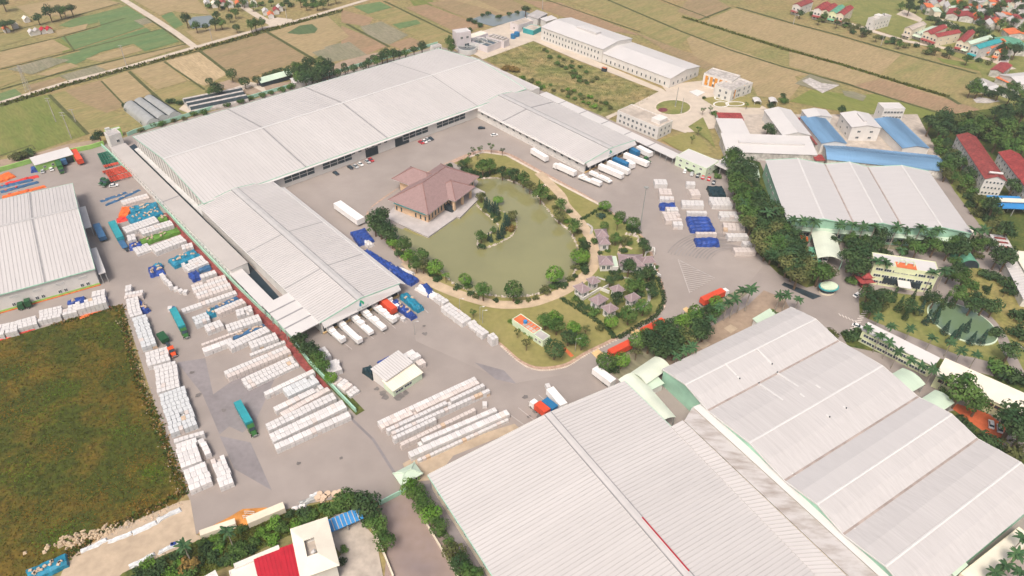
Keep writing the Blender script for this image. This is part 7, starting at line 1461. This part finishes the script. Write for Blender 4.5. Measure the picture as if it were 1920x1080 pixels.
# rough sandy mound beside the track
t = thing('soil_heap', 'pale rough soil heap between meadow and sand track', 'heap', G(165, 1005)); mb = MB()
for _ in range(90):
    x, y = rt.gauss(0, 4.5), rt.gauss(0, 1.6); mb.rbox((x+y*.6, y+x*.35), rt.uniform(.8, 2), rt.uniform(.7, 1.5), 0, rt.uniform(.4, 1.3), rt.uniform(0, 3), 0, .4)
tag(mb.build('soil', M['dirt_path'], t), kind='stuff')
# scrap at the yard edge
for i, (x, y, r, h) in enumerate(((628, 928, 1.1, .5), (608, 934, 1.0, .6), (615, 928, 1.0, .6), (600, 928, .9, .5), (637, 925, .8, .7), (596, 936, 1.0, .6), (605, 940, .8, .5))):
    t = thing('cable_drum', nth(i, 7)+' of the round drums at the yard lower edge', 'drum', G(x, y), 0, 'round drums'); MB().tube((0, 0, 0), (0, 0, .15), r, r, 14).build('flange', M['wrap_tan'], t); MB().tube((0, 0, .15), (0, 0, h+.3), r*.5, r*.5, 12).build('core', M['dirt'], t); MB().tube((0, 0, h+.3), (0, 0, h+.45), r, r, 14).build('flange', M['wrap_tan'], t)
for i, (a, b, c, m) in enumerate((((563, 945), (590, 935), (560, 940), 'steel'), ((583, 930), (598, 924), (582, 926), 'wrap_cool'), ((550, 955), (572, 948), (548, 950), 'wrap_white'))):
    tarp(['grey', 'pale', 'white'][i]+' scrap heap at the yard lower edge', m, a, b, c, 1.0, 0, 'scrap_heap', low=.7)
t = thing('cylinder_cage', 'white tubular cage beside the spilt soil', 'cage', G(468, 970)); 
for x in (-1.5, 1.5):
    for y in (-.8, .8): MB().tube((x, y, 0), (x, y, 2), .08, .08, 5).build('post', M['trim'], t)
for z in (.1, 1.0, 2.0): MB().box(-1.5, 1.5, -.86, -.74, z-.06, z+.06).build('rail', M['trim'], t); MB().box(-1.5, 1.5, .74, .86, z-.06, z+.06).build('rail', M['trim'], t)
# ------------------------------------------------------------------ masts and poles
def mast(label, base, h, heads=True):
    t = thing('lamp_mast', label, 'lamp post', G(*base)); MB().tube((0, 0, 0), (0, 0, h), .32, .16, 8).build('pole', M['steel'], t); MB().box(-.5, .5, -.5, .5, 0, .35).build('footing', M['concrete'], t)
    if heads:
        for i in range(6):
            a = i*math.pi/3; MB().rbox((math.cos(a)*.9, math.sin(a)*.9), .6, .45, h-.1, h+.25, a).build('floodlight', M['steel'], t)
        MB().tube((0, 0, h-.3), (0, 0, h+.3), .5, .5, 10).build('ring', M['steel'], t)
mast('tall grey lamp mast beside the villa garden and yard', (1199, 434), 24.5); mast('tall pole standing on the roundabout', (1266, 200), 13, False); mast('thin lamp mast at the lodge beside the right wing', (1277, 212), 10, False)
def lamp(label, base, h=8):
    t = thing('street_lamp', label, 'lamp post', G(*base)); MB().tube((0, 0, 0), (0, 0, h), .12, .08, 6).build('pole', M['steel'], t); MB().tube((0, 0, h), (1.4, 0, h+.3), .07, .05, 6).build('arm', M['steel'], t); MB().box(1.1, 1.9, -.15, .15, h+.2, h+.38).build('lamp_head', M['trim'], t)
for i, b in enumerate(((778, 628), (905, 607), (1078, 660), (900, 600), (862, 585))): lamp(['first', 'second', 'third', 'fourth', 'fifth'][i]+' thin street lamp on the lawn below the pond', b, 7)
def pylon(label, base, h, arms=2, lattice=False):
    t = thing('utility_pole', label, 'pole', G(*base))
    if lattice:
        mb = MB()
        for sx in (-1, 1):
            for sy in (-1, 1): mb.tube((sx*1.4, sy*1.4, 0), (sx*.25, sy*.25, h), .1, .07, 4)
        for i in range(9):
            f0, f1 = i/9, (i+1)/9; r0, r1 = 1.4-1.15*f0, 1.4-1.15*f1
            for sy in (-1, 1): mb.tube((-r0, sy*r0, h*f0), (r1, sy*r1, h*f1), .06, .06, 4); mb.tube((sy*r0, -r0, h*f0), (sy*r1, r1, h*f1), .06, .06, 4)
        mb.build('lattice', M['concrete'], t)
    else: MB().tube((0, 0, 0), (0, 0, h), .28, .16, 6).build('shaft', M['concrete'], t)
    for i in range(arms): MB().box(-1.5, 1.5, -.1, .1, h-.5-i*1.6, h-.3-i*1.6).build('crossarm', M['steel'], t)
pylon('lattice pylon in the left fields beside the dirt road', (54, 171), 17, 3, True); pylon('utility pole in the left green field, upper', (105, 228), 15); pylon('utility pole in the left green field, nearest the hall', (134, 259), 16); pylon('thin pole behind the left green field poles', (142, 228), 8, 1)
pylon('utility pole beside the dirt road above the tan fields', (237, 122), 14); pylon('utility pole near the grey farm pond', (398, 76), 9, 1); pylon('utility pole by the hamlet junction', (538, 36), 10, 1); pylon('utility pole at the paddy edge left of the village', (1487, 46), 11, 1); pylon('utility pole at the paddy edge mid village', (1651, 86), 8, 1); pylon('utility pole behind the taller white hall', (1017, 18), 10, 1); pylon('utility pole on the bank beside the dormitory', (1774, 325), 9, 1)
# ------------------------------------------------------------------ painted markings
def line(pts, wd, m='paint', z=.25): return strip('painted_line', pts, wd, z, M[m])
A, B, C = (1271, 488), (1340, 523), (1293, 551)
for i in range(17):
    t_ = i/16; s = (A[0]+(C[0]-A[0])*t_, A[1]+(C[1]-A[1])*t_); best = None
    for P, Q in ((A, B), (B, C)):
        dx, dy = Q[0]-P[0], Q[1]-P[1]; den = 1.0*dy-.16*dx
        if abs(den) < 1e-6: continue
        k = ((P[0]-s[0])*dy-(P[1]-s[1])*dx)/den; u_ = ((P[0]-s[0])*.16-(P[1]-s[1])*1.0)/den
        if k > .5 and -.01 <= u_ <= 1.01: best = k if best is None else min(best, k)
    if best: line([s, (s[0]+best, s[1]+.16*best)], .45, 'faint_paint')
line([A, C], .35, 'faint_paint'); line([A, B], .35, 'faint_paint')
for i in range(9): line([(1590+i*3.4, 622-i*4.6), (1606+i*2.6, 618-i*4.2)], .55)
for i in range(6): line([(1572+i*6, 589+i*2.6), (1576+i*6, 594+i*2.6)], .5)
for i in range(8):
    a = zd(905+i*100, 735-i*48); b = zd(1105+i*98, 895-i*47); line([a, b], .25, 'faint_paint')
for a, b in (((955, 778), (985, 800)), ((972, 766), (1002, 790)), ((990, 754), (1018, 778)), ((1010, 742), (1030, 760)), ((1042, 734), (1062, 752))): line([a, b], .25, 'faint_paint')
# ------------------------------------------------------------------ village houses
def tube_house(label, p0, p1, p3, h, wall, roof, fl=2, name='village_house', rise=1.4):
    t, L, W = hall(name, label, 'house', p0, p1, p3, h, h+rise, roof=roof, wall=wall, rib=0, ridge=None, oh=.3)
    for f in range(fl): put_windows(t, 'v0', L, W, rows(L, 2, .3), 1.0+f*3.1, min(1.5, L*.3), 1.6, cols=1); put_windows(t, 'u1', L, W, rows(W, 3, 1), 1.0+f*3.1, 1.0, 1.2, cols=1)
    MB().slab([(0, -2.6, 2.9), (L, -2.6, 2.9), (L, -.05, 3.5), (0, -.05, 3.5)], .15).build('porch_roof', M[roof], t)
VH = [((1527, 16), (1541, 19), (1538, 3), 8.5, 'white_wall', 'red_roof', 'first row house from the left with red roof'), ((1541, 19), (1555, 22), (1552, 6), 8.5, 'cream_wall', 'red_roof', 'second row house with cream front and red roof'), ((1555, 22), (1569, 25), (1566, 9), 8.5, 'yellow_wall', 'green_roof', 'third row house with green roof'), ((1569, 25), (1583, 28), (1582, 10), 8.5, 'cream_wall', 'red_roof', 'last row house with red roof and white side wall'),
      ((1487, 8), (1502, 12), (1500, -4), 8, 'white_wall', 'rust_roof', 'house at the top edge left of the row houses'), ((1697, 52), (1711, 56), (1712, 38), 8, 'cream_wall', 'old_concrete', 'cream house left of the mint roof in the village'), ((1712, 62), (1732, 68), (1737, 46), 4, 'white_wall', 'mint_roof', 'low house with broad mint roof in the village'),
      ((1732, 60), (1746, 64), (1752, 44), 8, 'cream_wall', 'red_roof', 'left of two joined red roofed village houses'), ((1746, 64), (1759, 69), (1768, 48), 8, 'cream_wall', 'red_roof', 'right of two joined red roofed village houses'), ((1795, 76), (1808, 79), (1816, 57), 8, 'cream_wall', 'red_roof', 'village house with red roof beside the teal roof'),
      ((1808, 79), (1820, 83), (1828, 60), 8, 'cream_wall', 'mint_roof', 'village house with mint roof between red and teal'), ((1822, 86), (1837, 91), (1842, 66), 8.5, 'grey_wall', 'teal_roof', 'tall village house with teal roof'), ((1846, 86), (1860, 90), (1868, 72), 6.5, 'grey_wall', 'orange_roof', 'village house with orange roof beside the road'), ((1866, 95), (1876, 98), (1877, 87), 7, 'cream_wall', 'orange_roof', 'small orange fronted house near the village corner')]
for a, b, c, h, wl, rf, lb in VH: tube_house(lb, a, b, c, h, wl, rf)
t, L, W = flat('white_house', 'tall narrow white house with roof tanks in the paddy village', 'house', (1628, 33), (1640, 37), (1645, 20), 9, top='concrete', para=.5); auto_windows(t, L, W, 2, 3.4, 1.2, 1.5, 1.0, 3.2); MB().tube((L*.5, W*.7, 8.6), (L*.5, W*.7, 10.6), 1.0, 1.0, 10).build('water_tank', M['steel'], t); MB().box(.4, L-.4, W*.3, W*.55, 8.6, 10.6).build('stair_head', M['white_wall'], t)
FH = [((1775, 26), (1797, 30), (1785, 16), 'red_roof', 'rounded red roof in the far village, left'), ((1800, 30), (1826, 34), (1806, 22), 'red_roof', 'red roof in the far village, right of the rounded one'), ((1868, 30), (1905, 30), (1870, 24), 'orange_roof', 'long orange roof at the far right of the village'), ((1872, 14), (1895, 14), (1874, 8), 'orange_roof', 'orange roof at the top right corner'), ((1832, 16), (1852, 16), (1834, 8), 'orange_roof', 'orange roof left of the top right corner'), ((1785, 18), (1835, 20), (1786, 12), 'mint_roof', 'long mint roof in the far village'), ((1870, 40), (1885, 40), (1872, 34), 'red_roof', 'small red roof under the long orange one'), ((1893, 64), (1930, 66), (1895, 55), 'orange_roof', 'orange roof at the right edge above the dark green shed'), ((1886, 92), (1935, 96), (1890, 72), 'green_roof', 'large dark green shed at the right edge of the village'), ((1835, 5), (1860, 5), (1838, -4), 'grey_roof', 'grey roof at the very top of the village'), ((1840, 26), (1860, 28), (1842, 18), 'grey_roof', 'grey roof amid the far village trees')]
for a, b, c, rf, lb in FH: gab('village_roof', lb, a, b, c, 4.5, 6, rf, 'old_wall')
gab('village_works', 'big white barn roof cut by the right edge of the village', (1876, 140), (1912, 158), (1906, 112), 6, 8, 'pale_roof'); gab('village_works', 'red roof left of the big white barn roof', (1858, 130), (1880, 136), (1878, 117), 5, 6, 'red_roof', 'old_wall'); mono('village_works', 'orange lean-to in front of the big white barn', 'shed', (1868, 145), (1898, 158), (1872, 138), 4, 5, 'orange_roof', rib=0, wall='old_wall')
mono('village_works', 'grey low roof at the village works yard', 'shed', (1820, 153), (1845, 164), (1830, 143), 4, 4.6, 'grey_roof', rib=0, wall='old_wall'); mono('village_works', 'white low roof right of the grey one', 'shed', (1841, 164), (1868, 170), (1852, 157), 4, 4.4, 'pale_roof', rib=0, wall='old_wall')
wall_line('boundary_wall', 'curved pale wall round the village works yard', smooth([(1860, 172), (1885, 184), (1900, 182), (1922, 170)], 4, False), .6, 2.5, 'white_wall')
for i, (x, y, rf) in enumerate(((50, 33, 'cream_roof'), (28, 44, 'cream_roof'), (12, 52, 'orange_roof'), (70, 56, 'grey_roof'), (82, 54, 'crimson_roof'), (93, 53, 'crimson_roof'), (60, 58, 'pale_roof'))):
    gab('hamlet_house', nth(i, 7)+' in sketch order of the small hamlet houses upper left' if False else ['cream roofed house under the upper left trees', 'second cream roofed house at the upper left', 'orange roofed house at the upper left edge', 'grey tomb house in the upper left field', 'left crimson tomb house in the upper left field', 'right crimson tomb house in the upper left field', 'pale tomb house in the upper left field'][i], (x-5, y+3), (x+5, y+1), (x-5, y-1), 3, 4.4, rf)
for i, (x, y, rf) in enumerate(((388, 4, 'pale_roof'), (402, 6, 'cream_roof'), (418, 4, 'red_roof'), (432, 6, 'pale_roof'), (447, 5, 'orange_roof'), (460, 4, 'pale_roof'), (476, 5, 'cream_roof'), (498, 20, 'pale_roof'), (508, 26, 'orange_roof'), (518, 18, 'red_roof'), (525, 13, 'pale_roof'))):
    gab('hamlet_house', nth(i, 11)+' small house of the hamlet beside the top dirt road', (x-5, y+2), (x+5, y+1), (x-4, y-3), 3.2, 4.6, rf)

# tyre sweeps on the right hand yard and block yard
MM('tyre_mark', (.262, .240, .232), .9, .15, .1)
for i in range(13):
    k = 1+i*.09; pts = [(1372+70*k*math.cos(a)*.62-10*i*.3, 498+30*k*math.sin(a)) for a in [R(200+8*j+rt.uniform(-2, 2)) for j in range(10+i % 4)]]
    strip('tyre_mark', pts, rt.uniform(.3, .8), .11, M['tyre_mark'])

# oil stains and worn spots
def stain(x, y, r):
    c = G(x, y); n = 9; a0 = rt.uniform(0, 6); global ZN
    ZN += .0006; mb = MB(); mb.add([(c.x+math.cos(a0+i*6.283/n)*r*rt.uniform(.5, 1.2), c.y+math.sin(a0+i*6.283/n)*r*rt.uniform(.5, 1.2), .1+ZN) for i in range(n)], [tuple(range(n))]); tag(mb.build('oil_stain', M['stain']), kind='structure')
for i in range(8):
    for k in range(3): stain(625+i*17+k*14+rt.uniform(-3, 3), 628-i*9+k*13+rt.uniform(-2, 2), rt.uniform(.3, 1.0))
for x, y, r in ((717, 738, 1.4), (722, 745, 1.6), (748, 745, 2.0), (760, 738, 1.4), (706, 730, 1.0), (797, 627, 1.2), (360, 700, 1.0), (372, 742, 1.2), (795, 612, .7), (560, 870, .8), (420, 770, .9), (640, 860, .7), (985, 745, 1.2), (1003, 770, 1.4), (1010, 782, 1.0), (992, 782, .8)): stain(x, y, r)

# more roofs of the far village
rv = random.Random(5); VS = []
while len(VS) < 22:
    x, y = rv.uniform(1745, 1915), rv.uniform(-4, 62)
    if y < 62-(1920-x)*.30+ (0 if x > 1800 else 8) and all(abs(x-a)+2*abs(y-b) > 17 for a, b in VS) and not (1770 < x < 1830 and 12 < y < 36) and y < 52: VS.append((x, y))
VS.sort()
for i, (x, y) in enumerate(VS):
    rf = ['red_roof', 'orange_roof', 'grey_roof', 'mint_roof', 'rust_roof', 'pale_roof', 'orange_roof'][i % 7]; wd = rv.uniform(5, 9)
    gab('village_house', nth(i, len(VS))+' small gabled house of the dense far village', (x-wd, y+3), (x+wd*.7, y+4), (x-wd+4, y-4), rv.choice((3.6, 4.5, 6.5)), 8 if rf == 'x' else 6.8, rf, rv.choice(('white_wall', 'cream_wall', 'old_wall')))
# ------------------------------------------------------------------ haze
hz = MB().box(-1620, 1620, -420, 2220, -1.2, 199).build('haze', None); hz['kind'] = 'stuff'
hm = bpy.data.materials.new('haze'); hm.use_nodes = True; hn = hm.node_tree.nodes; hn.remove(hn['Principled BSDF'])
pv = hn.new('ShaderNodeVolumePrincipled'); pv.inputs['Density'].default_value = .0002; pv.inputs['Color'].default_value = (.86, .90, .93, 1); pv.inputs['Anisotropy'].default_value = .2
hm.node_tree.links.new(pv.outputs[0], hn['Material Output'].inputs['Volume']); hz.data.materials.clear(); hz.data.materials.append(hm)
bpy.context.view_layer.update()
